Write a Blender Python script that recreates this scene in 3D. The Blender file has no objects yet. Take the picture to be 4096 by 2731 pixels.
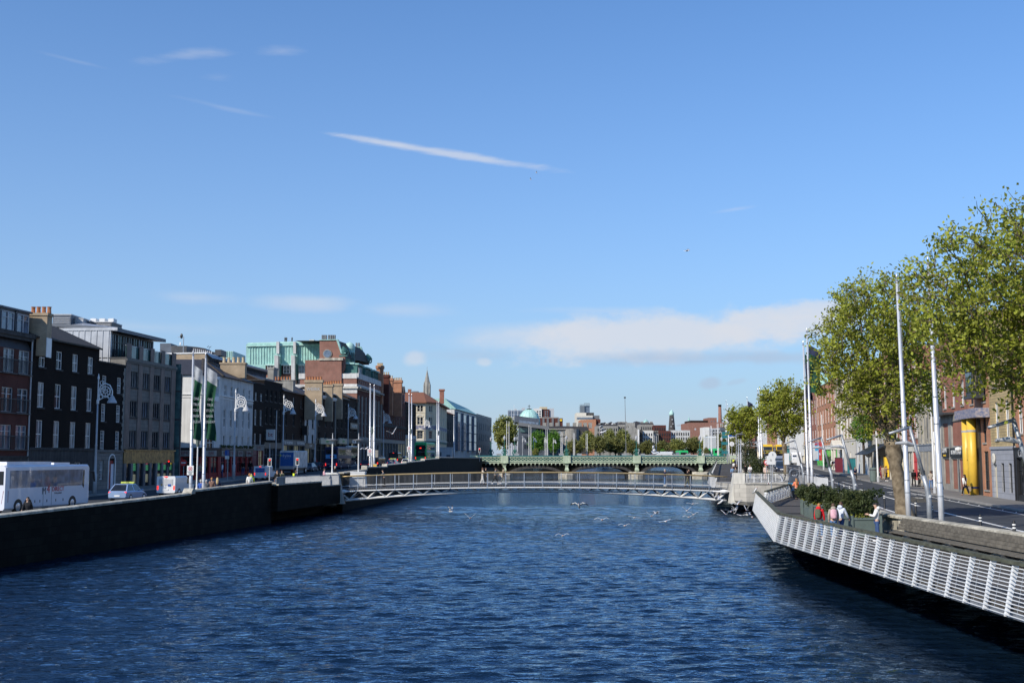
import bpy,bmesh,math,random
from mathutils import Vector,Matrix
R=random.Random(11)
S=bpy.context.scene
COL=S.collection
PI=math.pi
EYE=5.6
F=4564.0
PITCH=math.atan(463.5/F)
CP,SP=math.cos(PITCH),math.sin(PITCH)
def at(px,py,Y):
 """point of the place that lies at distance Y along the view axis"""
 xc,yc=(px-2048)/F,-(py-1365.5)/F
 yd,zd=CP-yc*SP,SP+yc*CP
 return Vector((xc/yd*Y,Y,EYE+zd/yd*Y))
def U(px):return(px-2048)/4587.0
def zat(py,Y):return at(2048,py,Y).z
def lerp(a,b,t):return a+(b-a)*t
def prof(tab):
 def f(y):
  if y<=tab[0][0]:return tab[0][1]
  for(a,za),(b,zb)in zip(tab,tab[1:]):
   if y<=b:return lerp(za,zb,(y-a)/(b-a))
  return tab[-1][1]
 return f
zl=prof([(0,.9),(58,1.6),(83,2.05),(98,2.45),(118,2.75),(134,3.15),(164,3.75),(203,4.4),(290,4.6),(700,5.2)])
zr=prof([(0,2.2),(72,2.3),(95,2.4),(121,2.6),(143,2.85),(165,3.2),(220,3.9),(300,4.6),(700,5.2)])
lface=prof([(0,-51.29),(133,-34.0),(305,-22.7),(700,17)])
lwall=prof([(0,-34.4),(118,-17.88),(289,-7.9),(345,1.0),(700,55)])
rwall=prof([(0,18.3),(57,18.3),(105,26.4),(300,57.5),(700,128)])
rface=prof([(0,23.1),(84,36.9),(300,72.6),(700,140)])
rboll=prof([(0,14.0),(45,19.0),(72,23.6),(108,30.3),(300,63.2),(700,131)])
def meet(line,px,off=0.0):
 """where the sight line of a photo column crosses a plan line"""
 u=U(px); lo,hi=20.0,690.0
 g=lambda y:line(y)+off-u*y
 a=g(lo)
 best=None
 y=lo
 while y<hi:
  b=g(y+1)
  if a*b<=0:
   t=y+a/(a-b)if a!=b else y
   best=t
   break
  a=b; y+=1
 if best is None:best=hi
 return Vector((line(best)+off,best))
# ---------------------------------------------------------------- mesh builder
class MB:
 def __init__(s):s.v=[]; s.f=[]; s.m=[]
 def poly(s,pts,mi=0):
  b=len(s.v); s.v+=[tuple(p)for p in pts]; s.f.append(tuple(range(b,b+len(pts)))); s.m.append(mi); return s
 def box(s,x0,y0,z0,x1,y1,z1,mi=0):
  b=len(s.v)
  s.v+=[(x0,y0,z0),(x1,y0,z0),(x1,y1,z0),(x0,y1,z0),(x0,y0,z1),(x1,y0,z1),(x1,y1,z1),(x0,y1,z1)]
  for q in((3,2,1,0),(4,5,6,7),(0,1,5,4),(1,2,6,5),(2,3,7,6),(3,0,4,7)):
   s.f.append(tuple(b+i for i in q)); s.m.append(mi)
  return s
 def hexa(s,p,mi=0):
  b=len(s.v); s.v+=[tuple(q)for q in p]
  for q in((3,2,1,0),(4,5,6,7),(0,1,5,4),(1,2,6,5),(2,3,7,6),(3,0,4,7)):
   s.f.append(tuple(b+i for i in q)); s.m.append(mi)
  return s
 def bar(s,p,q,w,h=None,mi=0,up=(0,0,1)):
  p,q=Vector(p),Vector(q); h=w if h is None else h
  d=(q-p).normalized(); u=Vector(up)
  if abs(d.dot(u))>.98:u=Vector((0,1,0))
  a=d.cross(u).normalized(); c=a.cross(d)
  o=[(-1,-1),(1,-1),(1,1),(-1,1)]
  return s.hexa([p+a*(i*w/2)+c*(j*h/2)for i,j in o]+[q+a*(i*w/2)+c*(j*h/2)for i,j in o],mi)
 def tube(s,pts,rad,n=8,caps=True,mi=0):
  pts=[Vector(p)for p in pts]
  if not hasattr(rad,'__len__'):rad=[rad]*len(pts)
  b=len(s.v); prev=None
  for i,p in enumerate(pts):
   d=(pts[min(i+1,len(pts)-1)]-pts[max(i-1,0)])
   d=d.normalized()if d.length>1e-9 else Vector((0,0,1))
   if prev is None:
    prev=d.cross(Vector((1,0,0))if abs(d.x)<.8 else Vector((0,1,0))).normalized()
   a=(prev-d*prev.dot(d)).normalized(); prev=a; c=d.cross(a)
   for k in range(n):
    t=2*PI*k/n
    s.v.append(tuple(p+(a*math.cos(t)+c*math.sin(t))*rad[i]))
  for i in range(len(pts)-1):
   for k in range(n):
    k2=(k+1)%n
    s.f.append((b+i*n+k,b+i*n+k2,b+(i+1)*n+k2,b+(i+1)*n+k)); s.m.append(mi)
  if caps:
   s.f.append(tuple(b+k for k in reversed(range(n)))); s.m.append(mi)
   e=b+(len(pts)-1)*n
   s.f.append(tuple(e+k for k in range(n))); s.m.append(mi)
  return s
 def prism(s,poly,z0,z1,mi=0,top=None):
  n=len(poly); b=len(s.v)
  s.v+=[(p[0],p[1],z0)for p in poly]
  s.v+=[(p[0],p[1],z1 if top is None else top[i])for i,p in enumerate(poly)]
  for i in range(n):
   j=(i+1)%n
   s.f.append((b+i,b+j,b+n+j,b+n+i)); s.m.append(mi)
  s.f.append(tuple(b+i for i in reversed(range(n)))); s.m.append(mi)
  s.f.append(tuple(b+n+i for i in range(n))); s.m.append(mi)
  return s
 def extr(s,pts,d,mi=0):
  """planar outline pts pushed by vector d"""
  n=len(pts); b=len(s.v); d=Vector(d)
  s.v+=[tuple(p)for p in pts]+[tuple(Vector(p)+d)for p in pts]
  for i in range(n):
   j=(i+1)%n
   s.f.append((b+i,b+j,b+n+j,b+n+i)); s.m.append(mi)
  s.f.append(tuple(b+i for i in reversed(range(n)))); s.m.append(mi)
  s.f.append(tuple(b+n+i for i in range(n))); s.m.append(mi)
  return s
 def lathe(s,prof,c=(0,0,0),n=12,mi=0):
  c=Vector(c); b=len(s.v)
  for r,z in prof:
   for k in range(n):
    t=2*PI*k/n
    s.v.append((c.x+r*math.cos(t),c.y+r*math.sin(t),c.z+z))
  for i in range(len(prof)-1):
   for k in range(n):
    k2=(k+1)%n
    s.f.append((b+i*n+k,b+i*n+k2,b+(i+1)*n+k2,b+(i+1)*n+k)); s.m.append(mi)
  s.f.append(tuple(b+k for k in reversed(range(n)))); s.m.append(mi)
  e=b+(len(prof)-1)*n
  s.f.append(tuple(e+k for k in range(n))); s.m.append(mi)
  return s
 def ball(s,c,r,n=10,m=6,mi=0):
  rx,ry,rz=(r,r,r)if not hasattr(r,'__len__')else r
  pr=[(max(1e-4,math.sin(PI*i/m)),-math.cos(PI*i/m))for i in range(m+1)]
  b=len(s.v); s.lathe(pr,(0,0,0),n,mi)
  for i in range(b,len(s.v)):
   x,y,z=s.v[i]; s.v[i]=(c[0]+x*rx,c[1]+y*ry,c[2]+z*rz)
  return s
 def loft(s,rings,mi=0,caps=True):
  b=len(s.v); n=len(rings[0])
  for r in rings:s.v+=[tuple(p)for p in r]
  for i in range(len(rings)-1):
   for k in range(n):
    k2=(k+1)%n
    s.f.append((b+i*n+k,b+i*n+k2,b+(i+1)*n+k2,b+(i+1)*n+k)); s.m.append(mi)
  if caps:
   s.f.append(tuple(b+k for k in reversed(range(n)))); s.m.append(mi)
   e=b+(len(rings)-1)*n
   s.f.append(tuple(e+k for k in range(n))); s.m.append(mi)
  return s
 def mesh(s,name,mats,smooth=False):
  me=bpy.data.meshes.new(name); me.from_pydata(s.v,[],s.f)
  if not isinstance(mats,(list,tuple)):mats=[mats]
  for m in mats:me.materials.append(M[m]if isinstance(m,str)else m)
  if len(mats)>1:me.polygons.foreach_set('material_index',s.m)
  if smooth:me.polygons.foreach_set('use_smooth',[True]*len(me.polygons))
  me.update(); return me
 def build(s,name,mats,parent=None,smooth=False,loc=None,rz=0):
  return link(name,s.mesh(name,mats,smooth),parent,loc,rz)
def link(name,data,parent=None,loc=None,rz=0):
 o=bpy.data.objects.new(name,data); COL.objects.link(o)
 if parent is not None:o.parent=parent
 if loc is not None:o.location=loc
 if rz:o.rotation_euler=(0,0,rz)
 return o
def tag(o,label=None,cat=None,group=None,kind=None):
 if label:o['label']=label
 if cat:o['category']=cat
 if group:o['group']=group
 if kind:o['kind']=kind
 return o
def thing(name,label,cat,loc=(0,0,0),rz=0,group=None):
 o=bpy.data.objects.new(name,None); COL.objects.link(o)
 o.empty_display_size=.3; o.location=loc; o.rotation_euler=(0,0,rz)
 return tag(o,label,cat,group)
def copy_thing(o,loc,rz=0,label=None,group=None,scale=None):
 c=o.copy(); COL.objects.link(c); c.location=loc; c.rotation_euler=(o.rotation_euler[0],o.rotation_euler[1],rz)
 if label:c['label']=label
 if group:c['group']=group
 if scale:c.scale=(scale,scale,scale)
 for ch in o.children:
  d=ch.copy(); COL.objects.link(d); d.parent=c
  for g in ch.children:
   e=g.copy(); COL.objects.link(e); e.parent=d
 return c
def lettering(txt,size,mat,parent,loc,rz=0,name='lettering',sx=1.0,tilt=PI/2,ry=0):
 cu=bpy.data.curves.new(name,'FONT'); cu.body=txt; cu.size=size; cu.extrude=.006
 cu.align_x='CENTER'; cu.align_y='CENTER'; cu.resolution_u=2
 cu.materials.append(M[mat])
 o=bpy.data.objects.new(name,cu); COL.objects.link(o); o.parent=parent
 o.location=loc; o.rotation_euler=(tilt,ry,rz); o.scale=(sx,1,1)
 return o
# ---------------------------------------------------------------- materials
M={}
def nodes(name):
 m=bpy.data.materials.new(name); m.use_nodes=True; M[name]=m
 nt=m.node_tree; b=nt.nodes['Principled BSDF']
 return m,nt,b
def sock(nt,n,t,**kw):
 x=nt.nodes.new(t)
 for k,v in kw.items():setattr(x,k,v)
 return x
def mat(name,c,rough=.7,var=.18,scale=3.0,metal=0,bump=0.0,streak=0.0,spec=None,c2=None,emit=None,coat=0):
 m,nt,b=nodes(name)
 b.inputs['Roughness'].default_value=rough; b.inputs['Metallic'].default_value=metal
 b.inputs['Specular IOR Level'].default_value=spec if spec is not None else(.2 if rough>.6 else.5)
 if coat:b.inputs['Coat Weight'].default_value=coat
 if emit:
  b.inputs['Emission Color'].default_value=(*c,1); b.inputs['Emission Strength'].default_value=emit
 tc=sock(nt,m,'ShaderNodeTexCoord')
 n1=sock(nt,m,'ShaderNodeTexNoise'); n1.inputs['Scale'].default_value=scale; n1.inputs['Detail'].default_value=5
 nt.links.new(tc.outputs['Object'],n1.inputs['Vector'])
 r=sock(nt,m,'ShaderNodeValToRGB')
 lo=tuple(x*(1-var)for x in c)if c2 is None else c; hi=tuple(min(1,x*(1+var))for x in c)if c2 is None else c2
 r.color_ramp.elements[0].position=.32; r.color_ramp.elements[1].position=.68
 r.color_ramp.elements[0].color=(*lo,1); r.color_ramp.elements[1].color=(*hi,1)
 nt.links.new(n1.outputs['Fac'],r.inputs['Fac'])
 out=r.outputs['Color']
 if streak:
  mp=sock(nt,m,'ShaderNodeMapping'); mp.inputs['Scale'].default_value=(2.2,2.2,.18)
  n2=sock(nt,m,'ShaderNodeTexNoise'); n2.inputs['Scale'].default_value=1.6; n2.inputs['Detail'].default_value=6
  nt.links.new(tc.outputs['Object'],mp.inputs['Vector']); nt.links.new(mp.outputs['Vector'],n2.inputs['Vector'])
  r2=sock(nt,m,'ShaderNodeValToRGB'); r2.color_ramp.elements[0].position=.35; r2.color_ramp.elements[1].position=.62
  k=1-streak; r2.color_ramp.elements[0].color=(k,k,k,1); r2.color_ramp.elements[1].color=(1,1,1,1)
  nt.links.new(n2.outputs['Fac'],r2.inputs['Fac'])
  mx=sock(nt,m,'ShaderNodeMix',data_type='RGBA',blend_type='MULTIPLY'); mx.inputs[0].default_value=1
  nt.links.new(out,mx.inputs[6]); nt.links.new(r2.outputs['Color'],mx.inputs[7]); out=mx.outputs[2]
 nt.links.new(out,b.inputs['Base Color'])
 if bump:
  bp=sock(nt,m,'ShaderNodeBump'); bp.inputs['Strength'].default_value=.6; bp.inputs['Distance'].default_value=bump
  nt.links.new(n1.outputs['Fac'],bp.inputs['Height']); nt.links.new(bp.outputs['Normal'],b.inputs['Normal'])
 return m
def brick(name,c,c2,mortar,bw=.225,bh=.075,ms=.012,var=.5,rough=.85,streak=.35):
 m,nt,b=nodes(name); b.inputs['Roughness'].default_value=rough; b.inputs['Specular IOR Level'].default_value=.12
 tc=sock(nt,m,'ShaderNodeTexCoord'); sp=sock(nt,m,'ShaderNodeSeparateXYZ'); nt.links.new(tc.outputs['Object'],sp.inputs[0])
 ad=sock(nt,m,'ShaderNodeMath',operation='ADD'); nt.links.new(sp.outputs[0],ad.inputs[0]); nt.links.new(sp.outputs[1],ad.inputs[1])
 cb=sock(nt,m,'ShaderNodeCombineXYZ'); nt.links.new(ad.outputs[0],cb.inputs[0]); nt.links.new(sp.outputs[2],cb.inputs[1])
 br=sock(nt,m,'ShaderNodeTexBrick'); br.inputs['Scale'].default_value=1
 br.inputs['Brick Width'].default_value=bw; br.inputs['Row Height'].default_value=bh; br.inputs['Mortar Size'].default_value=ms
 br.inputs['Color1'].default_value=(*c,1); br.inputs['Color2'].default_value=(*c2,1); br.inputs['Mortar'].default_value=(*mortar,1)
 nt.links.new(cb.outputs[0],br.inputs['Vector'])
 n=sock(nt,m,'ShaderNodeTexNoise'); n.inputs['Scale'].default_value=.9; n.inputs['Detail'].default_value=7
 nt.links.new(tc.outputs['Object'],n.inputs['Vector'])
 r=sock(nt,m,'ShaderNodeValToRGB'); r.color_ramp.elements[0].position=.3; r.color_ramp.elements[1].position=.7
 k=1-var*.6; r.color_ramp.elements[0].color=(k,k,k,1); r.color_ramp.elements[1].color=(1.0,1.0,1.0,1)
 nt.links.new(n.outputs['Fac'],r.inputs['Fac'])
 mx=sock(nt,m,'ShaderNodeMix',data_type='RGBA',blend_type='MULTIPLY'); mx.inputs[0].default_value=1
 nt.links.new(br.outputs['Color'],mx.inputs[6]); nt.links.new(r.outputs['Color'],mx.inputs[7])
 nt.links.new(mx.outputs[2],b.inputs['Base Color'])
 return m
def glass(name,c,rough=.06,spec=.6):
 m,nt,b=nodes(name); b.inputs['Roughness'].default_value=rough; b.inputs['Specular IOR Level'].default_value=spec
 tc=sock(nt,m,'ShaderNodeTexCoord'); n=sock(nt,m,'ShaderNodeTexNoise'); n.inputs['Scale'].default_value=1.3
 nt.links.new(tc.outputs['Object'],n.inputs['Vector'])
 r=sock(nt,m,'ShaderNodeValToRGB'); r.color_ramp.elements[0].position=.35; r.color_ramp.elements[1].position=.65
 r.color_ramp.elements[0].color=(*[x*.5 for x in c],1); r.color_ramp.elements[1].color=(*c,1)
 nt.links.new(n.outputs['Fac'],r.inputs['Fac']); nt.links.new(r.outputs['Color'],b.inputs['Base Color'])
 bp=sock(nt,m,'ShaderNodeBump'); bp.inputs['Strength'].default_value=.15; bp.inputs['Distance'].default_value=.02
 nt.links.new(n.outputs['Fac'],bp.inputs['Height']); nt.links.new(bp.outputs['Normal'],b.inputs['Normal'])
 return m
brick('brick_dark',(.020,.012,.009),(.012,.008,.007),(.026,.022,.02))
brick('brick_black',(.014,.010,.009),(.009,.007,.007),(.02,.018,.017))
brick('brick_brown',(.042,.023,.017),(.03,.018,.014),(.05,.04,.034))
brick('brick_red',(.40,.125,.075),(.32,.10,.06),(.36,.25,.20))
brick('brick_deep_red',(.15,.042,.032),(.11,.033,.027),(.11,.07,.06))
brick('brick_orange',(.56,.225,.11),(.47,.18,.09),(.48,.33,.24))
brick('brick_tan',(.50,.36,.22),(.38,.28,.18),(.50,.43,.33))
brick('brick_yellow',(.60,.46,.24),(.50,.38,.19),(.36,.29,.18),bw=.45,bh=.22,ms=.03)
brick('brick_hotel',(.36,.135,.09),(.29,.12,.092),(.34,.25,.2))
brick('ashlar',(.27,.255,.23),(.22,.21,.19),(.13,.12,.11),bw=.9,bh=.38,ms=.014,streak=.3)
brick('ashlar_pale',(.60,.57,.50),(.53,.50,.44),(.38,.36,.32),bw=1.1,bh=.42,ms=.014)
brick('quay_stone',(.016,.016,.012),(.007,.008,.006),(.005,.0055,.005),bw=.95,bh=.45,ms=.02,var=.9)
brick('rustic_grey',(.36,.37,.40),(.33,.34,.37),(.22,.23,.25),bw=1.5,bh=.42,ms=.02,var=.2)
brick('boards',(.125,.115,.105),(.095,.088,.08),(.03,.03,.03),bw=3.0,bh=.145,ms=.010,var=.4)
mat('white',(.74,.73,.70),.55,.06,1.2,streak=.10)
mat('render_white',(.72,.71,.67),.8,.07,.8,streak=.16)
mat('render_dirty',(.62,.62,.60),.8,.12,.9,streak=.30)
mat('cream',(.66,.58,.42),.8,.07,1.0,streak=.15)
mat('cream_pale',(.66,.62,.53),.8,.07,1.0,streak=.15)
mat('stone',(.33,.315,.28),.85,.16,1.6,streak=.25,bump=.01)
mat('stone_dark',(.075,.072,.07),.85,.2,1.6,streak=.3)
mat('stone_brown',(.17,.125,.105),.6,.25,1.2,streak=.2)
mat('limestone',(.56,.52,.42),.85,.28,1.3,bump=.02,streak=.38)
mat('concrete',(.56,.54,.48),.8,.12,1.0,streak=.22)
mat('plaster_grey',(.33,.32,.29),.85,.15,.9,streak=.3)
mat('slate',(.04,.039,.044),.6,.3,4.0,bump=.01)
mat('slate_brown',(.07,.06,.05),.7,.3,4.0,bump=.01)
mat('clay_tile',(.25,.11,.065),.8,.3,5.0,bump=.015)
mat('clay_pot',(.40,.17,.08),.8,.2,3)
mat('pot_pale',(.50,.42,.28),.8,.2,3)
mat('copper',(.36,.60,.54),.65,.15,1.0,streak=.22)
mat('copper_pale',(.46,.70,.63),.6,.12,1.0,streak=.15)
mat('copper_dark',(.05,.16,.14),.6,.25,1.2,streak=.2)
mat('zinc',(.40,.42,.45),.45,.12,1.2,metal=.4,streak=.12)
mat('zinc_dark',(.10,.115,.14),.5,.15,1.2,metal=.3)
mat('louvre',(.055,.055,.06),.5,.2,2,metal=.3)
mat('steel',(.62,.63,.65),.32,.06,2,metal=.75)
mat('galv',(.36,.38,.40),.5,.14,4,metal=.5)
mat('paint_white',(.78,.78,.76),.4,.05,1.5)
mat('pole_silver',(.60,.61,.63),.34,.08,1.5,metal=.25)
mat('rail_white',(.76,.77,.76),.45,.08,2.5)
mat('bronze',(.46,.33,.15),.4,.15,2,metal=.5)
mat('black_paint',(.016,.016,.018),.45,.2,3)
mat('dark_grey',(.045,.047,.05),.5,.2,3)
mat('mid_grey',(.16,.165,.17),.55,.15,2)
mat('pale_grey',(.46,.47,.48),.5,.1,2)
mat('green_iron',(.50,.58,.42),.55,.12,1.2,streak=.2)
mat('green_deep',(.025,.125,.095),.45,.2,2)
mat('planter_box',(.355,.36,.36),.6,.1,2)
mat('sage',(.115,.15,.135),.55,.12,2.5)
mat('timber_rail',(.095,.098,.07),.8,.35,3.0,bump=.006)
mat('timber_bench',(.15,.135,.11),.8,.3,4.0,bump=.006)
mat('asphalt',(.058,.064,.070),.85,.2,.7,bump=.004)
mat('asphalt_patch',(.048,.053,.058),.85,.2,1.5)
mat('paving',(.20,.19,.175),.85,.15,1.0,bump=.004)
mat('kerb_stone',(.30,.285,.26),.85,.15,1.5)
mat('road_paint',(.68,.67,.63),.7,.18,3)
mat('road_yellow',(.50,.38,.12),.7,.2,3)
mat('earth',(.11,.105,.09),.9,.25,.05)
mat('tarmac_far',(.14,.14,.14),.9,.2,.2)
mat('red_paint',(.30,.02,.022),.45,.2,2)
mat('bright_red',(.60,.03,.035),.4,.1,2)
mat('maroon',(.16,.02,.035),.5,.15,2)
mat('blue_paint',(.02,.09,.36),.4,.15,2)
mat('navy',(.012,.02,.075),.4,.2,2)
mat('sky_blue',(.10,.36,.68),.4,.1,2)
mat('cyan_sign',(.05,.42,.70),.5,.1,2)
mat('teal',(.02,.17,.19),.45,.15,2)
mat('yellow_paint',(.78,.50,.035),.4,.08,1.5)
mat('pipe_yellow',(.72,.46,.055),.4,.10,1.5)
mat('bus_green',(.03,.52,.16),.35,.06,1.5)
mat('sign_green',(.10,.45,.09),.4,.08,1.5)
mat('gold_panel',(.24,.17,.055),.35,.5,3,metal=.5,streak=.4)
mat('mural',(.09,.13,.25),.7,.6,4.5,c2=(.42,.36,.34))
mat('tyre',(.018,.018,.018),.85,.2,4)
mat('car_silver',(.42,.45,.50),.28,.05,1.5,metal=.55,coat=.5)
mat('car_blue',(.33,.45,.66),.28,.05,1.5,metal=.35,coat=.5)
mat('car_black',(.02,.022,.028),.22,.1,1.5,coat=.6)
mat('car_navy',(.03,.04,.07),.25,.1,1.5,coat=.6)
mat('car_grey',(.22,.24,.27),.28,.06,1.5,metal=.5,coat=.5)
mat('car_white',(.74,.75,.76),.3,.05,1.5,coat=.4)
mat('coach_white',(.76,.77,.82),.3,.05,.6,coat=.4)
mat('truck_blue',(.015,.10,.33),.4,.1,1.2)
mat('truck_film',(.42,.40,.36),.5,.45,1.1,c2=(.75,.75,.74))
mat('lamp_red',(1.0,.035,.02),.3,.1,5,emit=1.6)
mat('lamp_red_dull',(.30,.012,.015),.3,.15,5)
mat('lamp_white',(.85,.84,.80),.2,.1,5)
mat('lamp_amber',(.8,.32,.05),.3,.1,5)
mat('signal_red',(1.0,.02,.012),.4,.05,5,emit=2.2)
mat('taxi_lime',(.55,.62,.10),.4,.1,4)
mat('shop_glow',(.60,.50,.26),.5,.35,1.4,emit=.10)
mat('glow_green',(.10,.42,.14),.5,.4,2.5,emit=.16)
mat('glow_pink',(.60,.09,.14),.5,.4,3,emit=.14)
mat('glow_yellow',(.95,.66,.03),.5,.2,3,emit=.55)
mat('bark',(.10,.075,.048),.9,.5,3.2,bump=.08,c2=(.27,.215,.145))
mat('bark_dark',(.075,.062,.050),.9,.35,6.0,bump=.03)
mat('skin',(.58,.36,.25),.55,.06,6)
mat('skin_dark',(.10,.05,.032),.55,.08,6)
mat('hair_dark',(.018,.013,.011),.6,.25,20)
mat('hair_brown',(.10,.052,.03),.6,.25,20)
mat('hair_ginger',(.40,.19,.07),.6,.25,20)
mat('hair_blond',(.50,.36,.17),.6,.25,20)
mat('hair_grey',(.42,.41,.40),.6,.2,20)
mat('eye_dark',(.015,.012,.012),.3,.1,20)
mat('lip',(.42,.16,.13),.5,.1,20)
def cloth(n,c):mat('cloth_'+n,c,.85,.14,9.0,bump=.012)
for n,c in dict(orange=(.90,.27,.14),pink=(.72,.42,.47),hotpink=(.75,.14,.38),red=(.66,.022,.03),green=(.05,.22,.09),khaki=(.10,.115,.075),beige=(.36,.31,.25),white=(.78,.77,.73),hoodie=(.62,.66,.74),denim=(.10,.19,.36),jeans=(.05,.09,.20),dark=(.022,.023,.027),navy=(.02,.028,.075),grey=(.16,.165,.17),olive=(.12,.125,.08),black=(.012,.012,.013),tan=(.38,.29,.20),brown=(.22,.13,.10),lime=(.66,.78,.06),blue=(.04,.10,.36),lightblue=(.20,.32,.50),maroon=(.22,.03,.05),cream=(.62,.54,.42),blush=(.72,.55,.46)).items():cloth(n,c)
mat('gull_white',(.80,.80,.79),.7,.05,8)
mat('gull_grey',(.40,.42,.46),.7,.1,8)
mat('gull_black',(.02,.02,.022),.6,.1,8)
mat('gull_bill',(.45,.10,.04),.5,.1,8)
mat('flag_green',(.012,.06,.032),.8,.25,2)
mat('flag_white',(.36,.38,.40),.8,.2,3)
mat('flag_navy',(.025,.03,.065),.8,.25,2)
mat('soil',(.05,.04,.03),.9,.3,5)
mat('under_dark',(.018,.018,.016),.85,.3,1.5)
glass('glass_dark',(.022,.026,.032))
glass('glass_blue',(.04,.06,.085))
glass('glass_pale',(.20,.23,.26),.12)
glass('glass_curtain',(.42,.42,.40),.18)
glass('glass_sky',(.17,.22,.30),.05,.9)
glass('glass_green',(.10,.20,.20),.08,.8)
# ---------------------------------------------------------------- leaves, water, sky
def leafmat(name,c,c2):
 m,nt,b=nodes(name)
 tc=sock(nt,m,'ShaderNodeTexCoord'); n=sock(nt,m,'ShaderNodeTexNoise'); n.inputs['Scale'].default_value=.9; n.inputs['Detail'].default_value=6
 nt.links.new(tc.outputs['Object'],n.inputs['Vector'])
 r=sock(nt,m,'ShaderNodeValToRGB'); r.color_ramp.elements[0].position=.38; r.color_ramp.elements[1].position=.62
 r.color_ramp.elements[0].color=(*c,1); r.color_ramp.elements[1].color=(*c2,1)
 nt.links.new(n.outputs['Fac'],r.inputs['Fac']); nt.links.new(r.outputs['Color'],b.inputs['Base Color'])
 b.inputs['Roughness'].default_value=.55; b.inputs['Specular IOR Level'].default_value=.35
 tr=sock(nt,m,'ShaderNodeBsdfTranslucent'); nt.links.new(r.outputs['Color'],tr.inputs['Color'])
 mx=sock(nt,m,'ShaderNodeMixShader'); mx.inputs[0].default_value=.38
 nt.links.new(b.outputs[0],mx.inputs[1]); nt.links.new(tr.outputs[0],mx.inputs[2])
 nt.links.new(mx.outputs[0],nt.nodes['Material Output'].inputs['Surface'])
leafmat('leaf_spring',(.21,.22,.03),(.42,.46,.055))
leafmat('leaf_olive',(.15,.16,.045),(.27,.27,.085))
leafmat('leaf_bright',(.085,.20,.025),(.17,.34,.04))
leafmat('leaf_dark',(.035,.055,.018),(.10,.12,.04))
leafmat('leaf_far',(.20,.22,.055),(.36,.37,.10))
leafmat('leaf_hedge',(.07,.09,.035),(.20,.21,.10))
def make_water():
 m,nt,b=nodes('river_water')
 tc=sock(nt,m,'ShaderNodeTexCoord')
 prev=None
 for sc,stx,dist,det,rot in((.16,.5,.30,3,.2),(2.0,.5,.10,5,.1),(6.0,.7,.022,3,0)):
  mp=sock(nt,m,'ShaderNodeMapping'); mp.inputs['Scale'].default_value=(stx,1,1); mp.inputs['Rotation'].default_value=(0,0,rot)
  n=sock(nt,m,'ShaderNodeTexNoise'); n.inputs['Scale'].default_value=sc; n.inputs['Detail'].default_value=det; n.inputs['Roughness'].default_value=.55
  n.inputs['Distortion'].default_value=.4
  nt.links.new(tc.outputs['Object'],mp.inputs['Vector']); nt.links.new(mp.outputs['Vector'],n.inputs['Vector'])
  bp=sock(nt,m,'ShaderNodeBump'); bp.inputs['Strength'].default_value=1; bp.inputs['Distance'].default_value=dist*WAVE
  nt.links.new(n.outputs['Fac'],bp.inputs['Height'])
  if prev:nt.links.new(prev,bp.inputs['Normal'])
  prev=bp.outputs['Normal']
 nt.nodes.remove(b); df=sock(nt,m,'ShaderNodeBsdfDiffuse'); df.inputs['Color'].default_value=(.004,.012,.026,1)
 gl=sock(nt,m,'ShaderNodeBsdfAnisotropic'); gl.inputs['Color'].default_value=(.66,.84,1,1); gl.inputs['Roughness'].default_value=.05
 fr=sock(nt,m,'ShaderNodeFresnel'); fr.inputs['IOR'].default_value=1.45; mx=sock(nt,m,'ShaderNodeMixShader')
 for nd in(df,gl,fr):nt.links.new(prev,nd.inputs['Normal'])
 nt.links.new(fr.outputs[0],mx.inputs[0]); nt.links.new(df.outputs[0],mx.inputs[1]); nt.links.new(gl.outputs[0],mx.inputs[2]); nt.links.new(mx.outputs[0],nt.nodes['Material Output'].inputs['Surface'])
WAVE=1.5
make_water()
SUN_EL,SUN_AZ=math.radians(33),math.radians(133)
sun_dir=Vector((-math.sin(SUN_AZ)*math.cos(SUN_EL),math.cos(SUN_AZ)*math.cos(SUN_EL),math.sin(SUN_EL)))
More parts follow.
